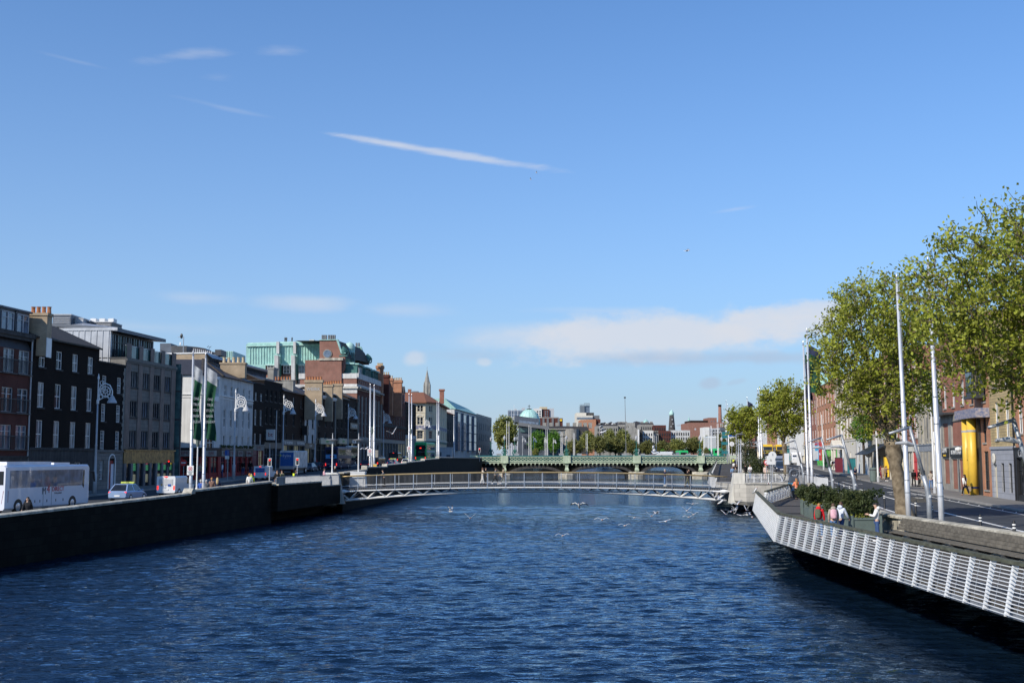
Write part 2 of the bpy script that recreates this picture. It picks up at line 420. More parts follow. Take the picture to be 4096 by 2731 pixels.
def make_sky():
 w=bpy.data.worlds.new('World'); S.world=w; w.use_nodes=True
 nt=w.node_tree; bg=nt.nodes['Background']; bg.inputs['Strength'].default_value=SKY
 L=nt.links.new
 sky=nt.nodes.new('ShaderNodeTexSky'); sky.sky_type='NISHITA'; sky.sun_disc=False
 sky.sun_elevation=SUN_EL; sky.sun_rotation=SUN_AZ*-1
 sky.air_density=1.0; sky.dust_density=0; sky.ozone_density=5; sky.altitude=0
 tc=nt.nodes.new('ShaderNodeTexCoord'); sp=nt.nodes.new('ShaderNodeSeparateXYZ'); L(tc.outputs['Generated'],sp.inputs[0])
 def mth(op,a,b=None,c=None):
  n=nt.nodes.new('ShaderNodeMath'); n.operation=op
  for i,x in enumerate((a,b,c)):
   if x is None:continue
   if isinstance(x,(int,float)):n.inputs[i].default_value=x
   else:L(x,n.inputs[i])
  return n.outputs[0]
 az=mth('ARCTAN2',sp.outputs[0],sp.outputs[1]); el=mth('ARCSINE',sp.outputs[2])
 def noise(sx,sy,scale,det,off):
  cb=nt.nodes.new('ShaderNodeCombineXYZ'); L(mth('MULTIPLY',az,sx),cb.inputs[0]); L(mth('MULTIPLY',el,sy),cb.inputs[1]); cb.inputs[2].default_value=off
  n=nt.nodes.new('ShaderNodeTexNoise'); n.inputs['Scale'].default_value=scale; n.inputs['Detail'].default_value=det; n.inputs['Roughness'].default_value=.6
  L(cb.outputs[0],n.inputs['Vector']); return n.outputs['Fac']
 nA=noise(1,1.8,22,7,1.3); nB=noise(1,2.4,9,8,5.1); nC=noise(.6,3.0,30,6,9.7)
 def ang(px,py):return math.atan((px-2048)/4587),math.atan((1829-py)/4587)
 def cloud(px,py,rx,ry,rot,nz,thr,soft,amp,flat=0):
  a0,e0=ang(px,py); rx/=4587; ry/=4587
  dx,dy=mth('SUBTRACT',az,a0),mth('SUBTRACT',el,e0)
  c,s=math.cos(rot),math.sin(rot)
  u=mth('DIVIDE',mth('ADD',mth('MULTIPLY',dx,c),mth('MULTIPLY',dy,s)),rx)
  v=mth('DIVIDE',mth('SUBTRACT',mth('MULTIPLY',dy,c),mth('MULTIPLY',dx,s)),ry)
  d=mth('SQRT',mth('ADD',mth('MULTIPLY',u,u),mth('MULTIPLY',v,v)))
  if flat:
   pass
  x=mth('SUBTRACT',mth('ADD',mth('MULTIPLY',nz,1.35),1-thr),d)
  n=nt.nodes.new('ShaderNodeMapRange'); n.interpolation_type='SMOOTHSTEP'; n.inputs['From Min'].default_value=.0; n.inputs['From Max'].default_value=soft
  L(x,n.inputs['Value']); return mth('MULTIPLY',n.outputs[0],amp),v
 cl=[cloud(1760,586,560,23,-.135,nC,0.73,.75,.62),cloud(1480,545,230,11,-.12,nC,0.58,.8,.28),cloud(700,238,330,42,.21,nC,0.93,.9,.26),cloud(1090,190,170,34,.05,nC,0.93,.9,.22),cloud(860,440,330,17,-.14,nC,0.88,.9,.14),cloud(240,310,170,12,-.12,nC,0.78,.8,.10),cloud(830,318,120,30,.1,nC,0.98,.9,.12),cloud(2650,1345,860,128,.05,nA,0.74,.55,.84),cloud(3120,1300,420,95,.1,nA,0.78,.4,.7),cloud(2150,1340,560,90,.03,nB,0.88,.8,.5),cloud(1230,1215,330,70,.0,nB,0.88,.7,.42),cloud(760,1210,300,55,0,nB,0.93,.8,.30),cloud(1580,1240,320,55,0,nB,0.93,.8,.28),cloud(560,1330,700,60,0,nB,0.93,1.0,.34),cloud(1660,1430,72,50,0,nA,0.78,.6,.55),cloud(1935,1448,46,26,0,nA,0.78,.6,.5),cloud(2960,840,140,14,.1,nC,0.88,.9,.22),cloud(2400,1240,520,28,.0,nC,0.88,.9,.28),cloud(2500,1700,2600,190,0,nB,0.98,1.3,.30)]
 dark=[cloud(2640,1432,700,50,.0,nB,0.78,.9,.65),cloud(3050,1440,420,40,0,nA,0.78,.8,.6),cloud(2850,1534,60,34,.1,nA,0.78,.6,.6),cloud(2950,1532,60,18,.2,nA,0.78,.6,.35),cloud(1900,1420,420,45,0,nB,0.88,.9,.35)]
 def mixc(base,fac,colr):
  mx=nt.nodes.new('ShaderNodeMix'); mx.data_type='RGBA'; L(fac,mx.inputs[0]); L(base,mx.inputs[6]); mx.inputs[7].default_value=(*colr,1); return mx.outputs[2]
 k=1/SKY
 col=sky.outputs[0]
 gm=nt.nodes.new('ShaderNodeMix'); gm.data_type='RGBA'; gm.blend_type='MULTIPLY'; gm.inputs[0].default_value=1; L(col,gm.inputs[6]); gm.inputs[7].default_value=(*SKYTINT,1); col=gm.outputs[2]
 hz=mth('MULTIPLY',mth('EXPONENT',mth('MULTIPLY',mth('MAXIMUM',el,0),-1/.20)),1.0)
 col=mixc(col,hz,(.44*k,.535*k,.66*k))
 for a,v in cl:col=mixc(col,a,(.70*k,.73*k,.80*k))
 for a,v in dark:col=mixc(col,a,(.44*k,.54*k,.70*k))
 L(col,bg.inputs['Color'])
SKY=.115
SKYTINT=(.70,1.15,1.50)
make_sky()
sun=bpy.data.lights.new('sun','SUN'); sun.energy=4.8; sun.angle=math.radians(.5); sun.color=(1.0,.93,.82)
so=bpy.data.objects.new('sun',sun); COL.objects.link(so); so.rotation_euler=(-sun_dir).to_track_quat('-Z','Y').to_euler()
so.location=(-60,-60,90)
cam=bpy.data.cameras.new('camera'); co=bpy.data.objects.new('camera',cam); COL.objects.link(co)
cam.sensor_width=36; cam.lens=F/4096*36; cam.clip_end=20000; cam.clip_start=.1
co.location=(0,0,EYE); co.rotation_euler=(PI/2+PITCH,0,0); S.camera=co
S.view_settings.view_transform='Standard'; S.view_settings.look='None'; S.view_settings.exposure=0; S.view_settings.gamma=1
S.cycles.use_denoising=True; S.cycles.max_bounces=6; S.cycles.sample_clamp_indirect=6; S.cycles.caustics_reflective=False; S.cycles.caustics_refractive=False
# ---------------------------------------------------------------- ground, water, roads
def ys(a,b,st=6):n=max(1,round((b-a)/st)); return[lerp(a,b,i/n)for i in range(n+1)]
def strip(name,l0,o0,l1,o1,zf,dz,y0,y1,m,thick=0.0,step=4):
 mb=MB(); Y=ys(y0,y1,step)
 for a,b in zip(Y,Y[1:]):
  p=[(l0(a)+o0,a,zf(a)+dz),(l1(a)+o1,a,zf(a)+dz),(l1(b)+o1,b,zf(b)+dz),(l0(b)+o0,b,zf(b)+dz)]
  mb.poly(p)
  if thick:
   for i,j in((0,3),(1,2)):
    mb.poly([p[i],p[j],(p[j][0],p[j][1],p[j][2]-thick),(p[i][0],p[i][1],p[i][2]-thick)])
 if thick:
  for a in(Y[0],Y[-1]):mb.poly([(l0(a)+o0,a,zf(a)+dz),(l1(a)+o1,a,zf(a)+dz),(l1(a)+o1,a,zf(a)+dz-thick),(l0(a)+o0,a,zf(a)+dz-thick)])
 return tag(mb.build(name,m),kind='structure')
def const(v):return lambda y:v
g=MB(); Y=ys(-150,700,10)
for a,b in zip(Y,Y[1:]):
 g.poly([(-900,a,zl(a)-.03),(lwall(a)-.2,a,zl(a)-.03),(lwall(b)-.2,b,zl(b)-.03),(-900,b,zl(b)-.03)])
 g.poly([(rwall(a)+.2,a,zr(a)-.03),(1100,a,zr(a)-.03),(1100,b,zr(b)-.03),(rwall(b)+.2,b,zr(b)-.03)])
g.poly([(-9000,700,5.15),(9000,700,5.15),(9000,9000,9),(-9000,9000,9)])
g.poly([(-9000,-150,.87),(-900,-150,.87),(-900,700,5.17),(-9000,700,5.17)]); g.poly([(1100,-150,2.17),(9000,-150,2.17),(9000,700,5.17),(1100,700,5.17)])
g.poly([(lwall(700)-.2,700,-2),(rwall(700)+.2,700,-2),(rwall(700)+.2,700,5.17),(lwall(700)-.2,700,5.17)])
tag(g.build('ground','earth'),kind='structure')
import numpy as np
def wave_sheet():
 rng=np.random.default_rng(4); yy=[18.0]
 while yy[-1]<140:yy.append(yy[-1]+min(.34,max(.085,.0024*yy[-1])))
 yy=np.array(yy); xx=np.arange(-34,30,.14); X,Yg=np.meshgrid(xx,yy); Z=np.zeros_like(X)
 for i in range(80):
  lam=float(np.exp(rng.uniform(math.log(.26),math.log(1.7)))); th=rng.normal(.10,.34)+PI/2; k=2*PI/lam
  amp=.0042*lam*(1.25 if lam<.7 else.75)
  samp=np.clip((lam/np.gradient(yy)-2.2)/2,0,1)[:,None]
  gust=1+.6*np.sin(X*rng.uniform(.02,.12)+Yg*rng.uniform(.03,.15)+rng.uniform(0,6))
  Z+=amp*samp*gust*np.sin(k*(math.cos(th)*X+math.sin(th)*Yg)+rng.uniform(0,2*PI))
 Z*=np.clip((140-Yg)/12,0,1); n,m_=X.shape; y1,x1=float(yy[-1]),float(xx[-1])
 v=np.stack([X,Yg,Z],-1).reshape(-1,3); idx=np.arange(n*m_).reshape(n,m_)
 f=np.stack([idx[:-1,:-1],idx[:-1,1:],idx[1:,1:],idx[1:,:-1]],-1).reshape(-1,4); o=len(v)
 e=np.array([(-80,-150,0),(160,-150,0),(160,18,0),(-80,18,0),(-80,y1,0),(160,y1,0),(160,705,0),(-80,705,0),(-34,18,0),(x1,18,0),(-34,y1,0),(x1,y1,0)])
 V=np.concatenate([v,e]).astype(np.float32); Fc=np.concatenate([f,np.array([(0,1,2,3),(4,5,6,7),(3,8,10,4),(9,2,5,11)])+o]).astype(np.int32)
 me=bpy.data.meshes.new('river_water'); me.vertices.add(len(V)); me.vertices.foreach_set('co',V.ravel()); me.loops.add(Fc.size); me.loops.foreach_set('vertex_index',Fc.ravel())
 me.polygons.add(len(Fc)); me.polygons.foreach_set('loop_start',np.arange(0,Fc.size,4,dtype=np.int32)); me.polygons.foreach_set('use_smooth',np.ones(len(Fc),bool)); me.materials.append(M['river_water']); me.update(calc_edges=True)
 tag(link('river_water',me),kind='structure')
wave_sheet()
LR0,LR1=3.4,3.6
strip('road',lface,LR1,lwall,-LR0,zl,0.0,20,420,'asphalt').name='quay_road'
strip('pavement',lwall,-LR0,lwall,-.3,zl,.12,20,298,'paving',.14)
strip('pavement',lface,-.6,lface,LR1,zl,.12,20,420,'paving',.14)
strip('kerb',lface,LR1,lface,LR1+.3,zl,.118,20,420,'kerb_stone',.12)
strip('road_line',lwall,-LR0-3.6,lwall,-LR0-3.48,zl,.005,20,420,'road_paint')
strip('road',rboll,.0,rface,-3.2,zr,0.0,10,600,'asphalt').name='quay_road'
strip('footpath',rwall,.2,rboll,-.25,zr,.045,10,330,'paving',.06)
strip('road_line',rboll,-.25,rboll,-.07,zr,.05,10,330,'road_paint',.05)
strip('road_line',rboll,2.75,rboll,2.98,zr,.005,10,72,'road_paint'); strip('road_line',rboll,2.75,rboll,2.98,zr,.005,78,112,'road_paint')
strip('road_line',rboll,2.6,rboll,2.78,zr,.005,116,300,'road_paint')
strip('road_line',rface,-4.45,rface,-4.3,zr,.005,20,118,'road_paint'); strip('road_line',rface,-6.6,rface,-6.45,zr,.005,122,300,'road_paint')
strip('pavement',rface,-3.2,rface,.6,zr,.12,10,600,'paving',.14)
strip('kerb',rface,-3.5,rface,-3.2,zr,.118,10,600,'kerb_stone',.12)
mk=MB()
for i in range(14):
 y=66+i*3.1; x=rface(y)
 mk.poly([(x-4.2,y,zr(y)+.006),(x-3.6,y+1.3,zr(y)+.006),(x-3.6,y+1.45,zr(y)+.006),(x-4.2,y+.16,zr(y)+.006)])
for y,o in((92,5.2),(118,1.2),(150,4.6),(176,1.4),(128,5.0)):
 x=rboll(y)+o; z=zr(y)+.006
 mk.poly([(x-.09,y,z),(x+.09,y,z),(x+.25,y+2,z),(x+.07,y+2,z)]); mk.poly([(x-.32,y+.1,z),(x+.32,y+.1,z),(x-.1,y-1.3,z)])
tag(mk.build('road_markings','road_paint'),kind='structure')
yk=MB()
for i in range(7):
 y=84+i*1.6; x=rboll(y)+3.2
 yk.poly([(x+.2,y,zr(y)+.007),(x+4.2,y+2.4,zr(y)+.007),(x+4.2,y+2.55,zr(y)+.007),(x+.2,y+.15,zr(y)+.007)])
tag(yk.build('yellow_road_markings','road_yellow'),kind='structure')
for y,t in((104,'BUS'),(99,'LÁNA'),(142,'BUS')):
 o=lettering(t,1.9,'road_paint',None,(rboll(y)+5.4,y,zr(y)+.004),-.17,'road_lettering',tilt=0); o.scale=(.62,1.25,.6); tag(o,kind='structure')
pt=MB()
for y,o,l,w2 in((46,4.4,9,1.6),(88,1.2,12,1.2),(101,6.0,7,1.4),(135,3.4,16,1.5)):
 x=rboll(y)+o
 pt.poly([(x,y,zr(y)+.004),(x+w2,y,zr(y)+.004),(x+w2+l*.17,y+l,zr(y+l)+.004),(x+l*.17,y+l,zr(y+l)+.004)])
tag(pt.build('road_patches','asphalt_patch'),kind='structure')
# ---------------------------------------------------------------- quay walls
def wallrun(mb,line,o0,o1,y0,y1,zb,zt,step=5):
 Y=ys(y0,y1,step)
 rings=[[(line(y)+o0,y,zb),(line(y)+o1,y,zb),(line(y)+o1,y,zt(y)),(line(y)+o0,y,zt(y))]for y in Y]
 mb.loft(rings)
def below(tab):
 f=prof(tab); return lambda y:EYE-f(y)
wt1=below([(0,3.6),(58.7,2.9),(82.4,2.49)]); wt2=below([(82.4,2.30),(98.6,2.0)])
wq=thing('quay_wall','long dark stone quay wall below the left bank road with pale coping','quay wall',(0,0,0))
b=MB(); wallrun(b,lwall,-.55,0,5,82.4,-2,lambda y:wt1(y)-.16); wallrun(b,lwall,-.55,0,82.4,98.6,-2,lambda y:wt2(y)-.16); wallrun(b,lwall,-2.6,-1.7,98.6,119,-2,const(2.4))
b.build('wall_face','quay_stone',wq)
b=MB(); wallrun(b,lwall,-.62,.07,5,82.4,0,wt1);
def coping(mb,line,y0,y1,zt,o0=-.62,o1=.07,t=.16):
 Y=ys(y0,y1,4)
 mb.loft([[(line(y)+o0,y,zt(y)-t),(line(y)+o1,y,zt(y)-t),(line(y)+o1,y,zt(y)-.04),(line(y)+o1-.12,y,zt(y)),(line(y)+o0+.12,y,zt(y)),(line(y)+o0,y,zt(y)-.04)]for y in Y])
b=MB(); coping(b,lwall,5,82.0,wt1); coping(b,lwall,82.6,98.6,wt2); b.build('coping','limestone',wq)
def stepblock(mb,line,y,z0,z1):
 x=line(y); mb.loft([[(x-.60,yy,z0-.1),(x+.065,yy,z0-.1),(x+.065,yy,zz),(x-.60,yy,zz)]for yy,zz in((y-.55,z0+.02),(y-.35,z1-.02),(y-.1,z1+.10),(y+.25,z1+.10),(y+.45,z1))])
b=MB(); stepblock(b,lwall,82.4,wt1(82.4),wt2(82.4)); b.build('step_stone','limestone',wq)
steps=[(120.5,1.53,134,1.37),(134,1.04,148,1.12),(148,.90,164.6,.75),(164.6,.64,184,.45),(184,.26,203,.10),(203,-.07,291,.02)]
ws=thing('quay_wall','dark stepped quay wall with pale rounded step stones between the two bridges','quay wall')
b=MB(); c=MB()
for y0,h0,y1,h1 in steps:
 f=below([(y0,h0),(y1,h1)]); wallrun(b,lwall,-.55,0,y0,y1,-2,lambda y:f(y)-.16); coping(c,lwall,y0+.2,y1,f)
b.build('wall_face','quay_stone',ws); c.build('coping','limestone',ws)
for(a0,b0,a1,b1),(c0,d0,c1,d1)in zip(steps,steps[1:]):
 s=MB(); stepblock(s,lwall,c0,EYE-b1,EYE-d0); s.build('step_stone','limestone',ws)
ab=thing('bridge_abutment','stained stone abutment under the left end of the footbridge','abutment')
b=MB(); wallrun(b,lwall,-2.2,.5,98.7,111,1.0,const(3.22)); wallrun(b,lwall,-2.2,.5,111,117.4,1.0,const(2.8)); b.build('stone_face','quay_stone',ab)
b=MB(); wallrun(b,lwall,-2.3,.56,98.7,110.9,3.22,const(3.34)); wallrun(b,lwall,-2.3,.56,111.1,117.4,2.8,const(2.9)); b.build('coping','limestone',ab)
rl=thing('railing','grey upright bar railing on the left landing of the footbridge','railing')
b=MB(); x0,y0=lwall(99),99
for i in range(86):
 y=99+i*.213; zb=2.95 if y>111 else 3.36; zt=3.92-.0*i if y<111 else 3.86
 b.box(lwall(y)+.27,y-.03,zb-.05,lwall(y)+.33,y+.03,zt)
b.build('upright_bars','pale_grey',rl)
b=MB(); b.bar((lwall(99)+.3,99,3.92),(lwall(111)+.3,111,3.92),.06); b.bar((lwall(111)+.3,111,3.87),(lwall(117.3)+.3,117.3,3.87),.06); b.build('top_rail','pale_grey',rl)
b=MB(); b.loft([[(lwall(y)+.3,y,3.34),(lwall(y)+.34,y,3.34),(lwall(y)+.34,y,3.9),(lwall(y)+.3,y,3.9)]for y in(98.7,101)]); b.build('solid_panel','plaster_grey',rl)
rw=thing('parapet_wall','weathered limestone parapet wall between boardwalk and right bank road','wall')
def rtop(y):return prof([(0,2.95),(60,2.86),(105,2.95)])(y)
b=MB(); wallrun(b,rwall,0,.5,8,105,-2,lambda y:rtop(y)-.14); b.build('wall_face','limestone',rw)
b=MB(); coping(b,rwall,8,105,rtop,-.06,.56,.14); b.build('coping','limestone',rw)
rq=thing('quay_wall','stone quay wall under the right bank between the two bridges','quay wall')
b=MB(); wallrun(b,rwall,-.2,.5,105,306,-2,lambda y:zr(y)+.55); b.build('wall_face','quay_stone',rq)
b=MB(); coping(b,rwall,125,300,lambda y:zr(y)+.95,-.2,.4,.4); b.build('coping','limestone',rq)
# ---------------------------------------------------------------- buildings
WC={}
def window_meshes(w,h,style,fm,gm):
 k=(round(w,2),round(h,2),style,fm,gm)
 if k in WC:return WC[k]
 b=MB(); t=.07; d=.06
 if style=='arch':t=.09
 b.box(0,0,0,t,d,h); b.box(w-t,0,0,w,d,h); b.box(t,0,0,w-t,d,t); b.box(t,0,h-t,w-t,d,h)
 if style in('sash','arch'):
  b.box(t,-.02,h*.48,w-t,d-.004,h*.48+.07)
  b.box(w/2-.018,.01,t,w/2+.018,d-.008,h-t)
 elif style=='bars':
  b.box(t,-.02,h*.48,w-t,d-.004,h*.48+.07)
  for i in(1,2):b.box(w*i/3-.016,.01,t,w*i/3+.016,d-.008,h-t)
  for i in(1,2,4,5):b.box(t,.012,h*i/6-.014,w-t,d-.012,h*i/6+.014)
 elif style=='pair':
  b.box(w*.30,-.01,t,w*.38,d-.004,h-t)
  b.box(w*.62,-.01,t,w*.70,d-.004,h-t)
 elif style=='french':
  b.box(w/2-.06,-.01,t,w/2+.06,d-.004,h-t); b.box(t,.01,h*.72,w-t,d-.006,h*.72+.05)
 elif style=='multi':
  nx=max(2,round(w/.62)); nz=max(2,round(h/.75))
  for i in range(1,nx):b.box(w*i/nx-.02,.006,t,w*i/nx+.02,d-.004,h-t)
  for i in range(1,nz):b.box(t,.01,h*i/nz-.02,w-t,d-.008,h*i/nz+.02)
 elif style=='strip':
  nx=max(2,round(w/1.1))
  for i in range(1,nx):b.box(w*i/nx-.03,.0,t,w*i/nx+.03,d-.004,h-t)
  b.box(t,.01,h*.66,w-t,d-.008,h*.66+.05)
 fr=b.mesh('window',fm)
 p=MB(); p.poly([(t*.5,d+.015,t*.5),(w-t*.5,d+.015,t*.5),(w-t*.5,d+.015,h-t*.5),(t*.5,d+.015,h-t*.5)])
 WC[k]=(fr,p.mesh('pane',gm)); return WC[k]
def pick_glass(g):
 if g:return g if isinstance(g,str)else R.choice(g)
 return R.choice(('glass_dark','glass_dark','glass_blue','glass_pale','glass_curtain'))
def wall_face(mb,w,z0,z1,ops,reveal=.16,y=0.0,x0=0.0):
 """wall with real openings: ops = [(x0, z0, x1, z1)]"""
 xs=sorted({x0,w,*[o[0]for o in ops],*[o[2]for o in ops]}); zs=sorted({z0,z1,*[o[1]for o in ops],*[o[3]for o in ops]})
 for i in range(len(xs)-1):
  run=None
  for j in range(len(zs)-1):
   cx,cz=(xs[i]+xs[i+1])/2,(zs[j]+zs[j+1])/2
   solid=not any(o[0]<cx<o[2]and o[1]<cz<o[3]for o in ops)
   if solid and run is None:run=zs[j]
   if run is not None and(not solid or j==len(zs)-2):
    e=zs[j]if not solid else zs[j+1]
    mb.poly([(xs[i],y,run),(xs[i+1],y,run),(xs[i+1],y,e),(xs[i],y,e)]); run=None
 for a,b,c,d in ops:
  r=y+reveal
  mb.poly([(a,y,b),(a,r,b),(a,r,d),(a,y,d)]); mb.poly([(c,y,b),(c,y,d),(c,r,d),(c,r,b)])
  mb.poly([(a,y,d),(a,r,d),(c,r,d),(c,y,d)]); mb.poly([(a,y,b),(c,y,b),(c,r,b),(a,r,b)])
def put_window(root,x,y,z,w,h,style='sash',fm='white',gm=None,rz=0,label=None,sill=None,sd=.08):
 f,p=window_meshes(w,h,style,fm,pick_glass(gm))
 o=link('window',f,root,(x,y,z),rz); q=link('pane',p,o)
 if label:o['label']=label
 if sill:
  k=('sill',round(w,2),sill,round(sd,2))
  if k not in WC:WC[k]=MB().box(-.09,-.09-sd,-.13,w+.09,.05-sd,-.003).mesh('sill',sill)
  link('sill',WC[k],o)
 return o
def chimney(root,x,y,z0,z1,w=2.2,d=.8,m='brick_tan',n=4,pot='clay_pot',cap='stone'):
 b=MB(); b.box(x,y,z0,x+w,y+d,z1-.3); b.box(x-.09,y-.09,z1-.3,x+w+.09,y+d+.09,z1)
 c=b.build('chimney',m,root)
 n1=MB()
 along=w>=d
 for i in range(n):
  t=(i+.5)/n
  cx,cy=(x+w*t,y+d/2)if along else(x+w/2,y+d*t)
  n1.lathe([(.15,0),(.13,.35),(.15,.5),(.17,.62)],(cx,cy,z1),8)
 if n:n1.build('chimney_pots',pot,c)
 return c
def bldg(name,label,A,B,z0,H,wm,depth=11,n=3,rows=(),ww=1.05,style='sash',fm='white',gm=None,mx=None,roof='flat',rh=2.6,rm='slate',gf=None,coping='stone',chim=(),cornice=(),sill='stone',group=None,extra=(),base=2.0,reveal=.16,cat='building',parapet=.9,lintel=None,quoin=None):
 A,B=Vector(A[:2]),Vector(B[:2]); w=(B-A).length; rz=math.atan2(B.y-A.y,B.x-A.x)
 root=thing(name,label,cat,(A.x,A.y,z0),rz,group)
 ops=[]; wins=[]
 for rw in rows:
  zb,zt=rw[0],rw[1]; rww=rw[2]if len(rw)>2 else ww; st=rw[3]if len(rw)>3 else style; nn=rw[4]if len(rw)>4 else n
  m=mx if mx is not None else w/nn/2
  for i in range(nn):
   c=m+(w-2*m)*(i/(nn-1)if nn>1 else.5)
   ops.append((c-rww/2,zb,c+rww/2,zt)); wins.append((c-rww/2,zb,rww,zt-zb,st))
 for e in extra:
  ops.append((e[0],e[1],e[0]+e[2],e[1]+e[3]))
  if len(e)>4 and e[4]:wins.append(e[:5])
 gh=gf['h']if gf else 0
 if gf and gf.get('shop',True):ops.append((.35,.0,w-.35,gh-.75))
 b=MB(); wall_face(b,w,-base,H,ops,reveal)
 b.poly([(0,0,-base),(0,depth,-base),(0,depth,H),(0,0,H)]); b.poly([(w,0,-base),(w,0,H),(w,depth,H),(w,depth,-base)])
 b.poly([(0,depth,-base),(w,depth,-base),(w,depth,H),(0,depth,H)])
 if roof=='pitch':
  for x in(0,w):b.poly([(x,0,H),(x,depth,H),(x,depth/2,H+rh)])
 wall=b.build('wall',wm,root)
 r=MB()
 if roof=='flat':
  r.box(.25,.3,H-parapet-.2,w-.25,depth-.1,H-parapet); r.build('roof','mid_grey',root)
  i_=MB(); i_.box(.004,.004,H-parapet-.25,w-.004,.25,H-.01); i_.box(.004,.25,H-parapet-.25,.25,depth-.25,H-.01); i_.box(w-.25,.25,H-parapet-.25,w-.004,depth-.25,H-.01); i_.build('parapet',wm,root)
  if coping:
   c=MB(); c.box(-.06,-.08,H,w+.06,.34,H+.12); c.box(-.06,.34,H,.3,depth,H+.12); c.box(w-.3,.34,H,w+.06,depth,H+.12); c.build('coping',coping,root)
 elif roof=='pitch':
  r.hexa([(-.1,-.28,H-.12),(w+.1,-.28,H-.12),(w+.1,depth/2,H+rh),(-.1,depth/2,H+rh),(-.1,-.28,H+.02),(w+.1,-.28,H+.02),(w+.1,depth/2,H+rh+.15),(-.1,depth/2,H+rh+.15)])
  r.hexa([(-.1,depth+.2,H-.12),(w+.1,depth+.2,H-.12),(w+.1,depth/2+.004,H+rh),(-.1,depth/2+.004,H+rh),(-.1,depth+.2,H+.02),(w+.1,depth+.2,H+.02),(w+.1,depth/2+.004,H+rh+.15),(-.1,depth/2+.004,H+rh+.15)])
  r.build('roof',rm,root)
 elif roof=='hip':
  e=.35; a=min(depth/2,w/2)
  p=[(-e,-e,H),(w+e,-e,H),(w+e,depth+e,H),(-e,depth+e,H)]; q=[(a,depth/2,H+rh),(max(w-a,a+.01),depth/2,H+rh)]
  r.poly([p[0],p[1],q[1],q[0]]); r.poly([p[1],p[2],q[1]]); r.poly([p[2],p[3],q[0],q[1]]); r.poly([p[3],p[0],q[0]]); r.poly(list(reversed(p)))
  r.build('roof',rm,root)
 elif roof=='mansard':
  s=rh*.45; r.hexa([(0,.1,H),(w,.1,H),(w,depth,H),(0,depth,H),(0,s,H+rh),(w,s,H+rh),(w,depth-s,H+rh),(0,depth-s,H+rh)]); r.build('roof',rm,root)
 for x,z,rw,hh,st in wins:
  put_window(root,x,reveal-.075,z,rw,hh,st,fm,gm,sill=sill,sd=reveal-.075)
 if lintel:
  for x,z,rw,hh,st in wins:
   s=MB(); s.box(x-.14,-.05,z+hh+.003,x+rw+.14,.04,z+hh+.24); s.box(x-.14,-.045,z,x-.004,.03,z+hh); s.box(x+rw+.004,-.045,z,x+rw+.14,.03,z+hh); s.build('window_surround',lintel,root)
 for zc,t,pr,cm in cornice:
  c=MB(); c.box(-pr*.3,-pr,zc,w+pr*.3,.02,zc+t); c.box(-pr*.15,-pr*.55,zc-t*.7,w+pr*.15,.015,zc-.003); c.build('cornice',cm,root)
 if quoin:
  c=MB()
  for x0 in quoin[1]:
   xx=x0*w
   for i in range(int((H-gh)/.35)):
    l=.42 if i%2 else.26
    c.box(xx-(l if x0>.5 else-.0),-.03,gh+i*.35,xx+(l if x0<.5 else 0),.03,gh+i*.35+.33)
  c.build('quoins',quoin[0],root)
 for ch in chim:chimney(root,*ch[:4],**ch[4])
 if gf:ground_floor(root,w,gf)
 root['w']=w
 return root,w
def ground_floor(root,w,gf):
 h=gf['h']; m=gf.get('mat','black_paint'); n=gf.get('n',max(2,round(w/2.3)))
 if gf.get('face'):
  b=MB(); ops=[]
  for e in gf.get('ops',()):ops.append((e[0],e[1],e[0]+e[2],e[1]+e[3]))
  wall_face(b,w-.01,-2,h,ops,.2,-.05,.01); b.box(-.02,-.13,h,w+.02,.0,h+.22); b.build('ground_floor_face',gf['face'],root)
  for e in gf.get('ops',()):
   if e[4]=='door':
    d=MB(); d.box(e[0],.09,e[1],e[0]+e[2],.15,e[1]+e[3]); d.box(e[0]+.12,.075,e[1]+.2,e[0]+e[2]-.12,.088,e[1]+e[3]*.45); d.box(e[0]+.12,.075,e[1]+e[3]*.5,e[0]+e[2]-.12,.088,e[1]+e[3]-.2)
    dd=d.build('door',e[5],root)
   else:put_window(root,e[0],.075,e[1],e[2],e[3],e[4],gf.get('fm','white'),gf.get('gm'))
  return
 b=MB()
 for i in range(n+1):
  x=(w-.36)*i/n; b.box(x,-.10,-.6,x+.36,.12,h-.75)
 b.box(.0,-.06,-.6,w,.1,.42)
 sf=b.build('shopfront',m,root)
 f=MB(); f.box(0,-.14,h-.75,w,.1,h-.12); f.box(-.04,-.24,h-.12,w+.04,.1,h)
 fa=f.build('fascia',gf.get('fascia',m),root)
 for k in range(n):
  x0=(w-.36)*k/n+.36; x1=(w-.36)*(k+1)/n
  if k in gf.get('doors',()):
   d=MB(); d.box(x0,.0,-.2,x1,.06,2.3); d.box(x0,.0,2.34,x1,.05,h-.76); d.build('door',gf.get('dm',m),root)
  else:
   put_window(root,x0,.0,.43,x1-x0,h-.75-.44,gf.get('ws','strip'),gf.get('fm',m),gf.get('gm',('glass_dark','glass_dark','glass_blue','shop_glow')))
 for t in gf.get('text',()):
  txt,fx,size,tm=t[:4]
  if len(t)>4:
   s=MB(); lw=t[5]; s.box(fx*w-lw/2,-.19,h-.74,fx*w+lw/2,-.142,h-.14); sb=s.build('sign_board',t[4],root)
   lettering(txt,size,tm,sb,(fx*w,-.20,h-.45))
  else:lettering(txt,size,tm,fa,(fx*w,-.15,h-.44))
def fpt(px,off=0):return meet(lface,px,off)
LB='terrace of buildings along the left bank'
def left(name,label,px0,px1,ptop,H=None,**k):
 A,B=fpt(px0),fpt(px1)
 z0=zl((A.y+B.y)/2)
 if H is None:H=zat(ptop,A.y)-z0
 return bldg(name,label,A,B,z0+.12,H-.12,k.pop('wm'),group=LB,**k)
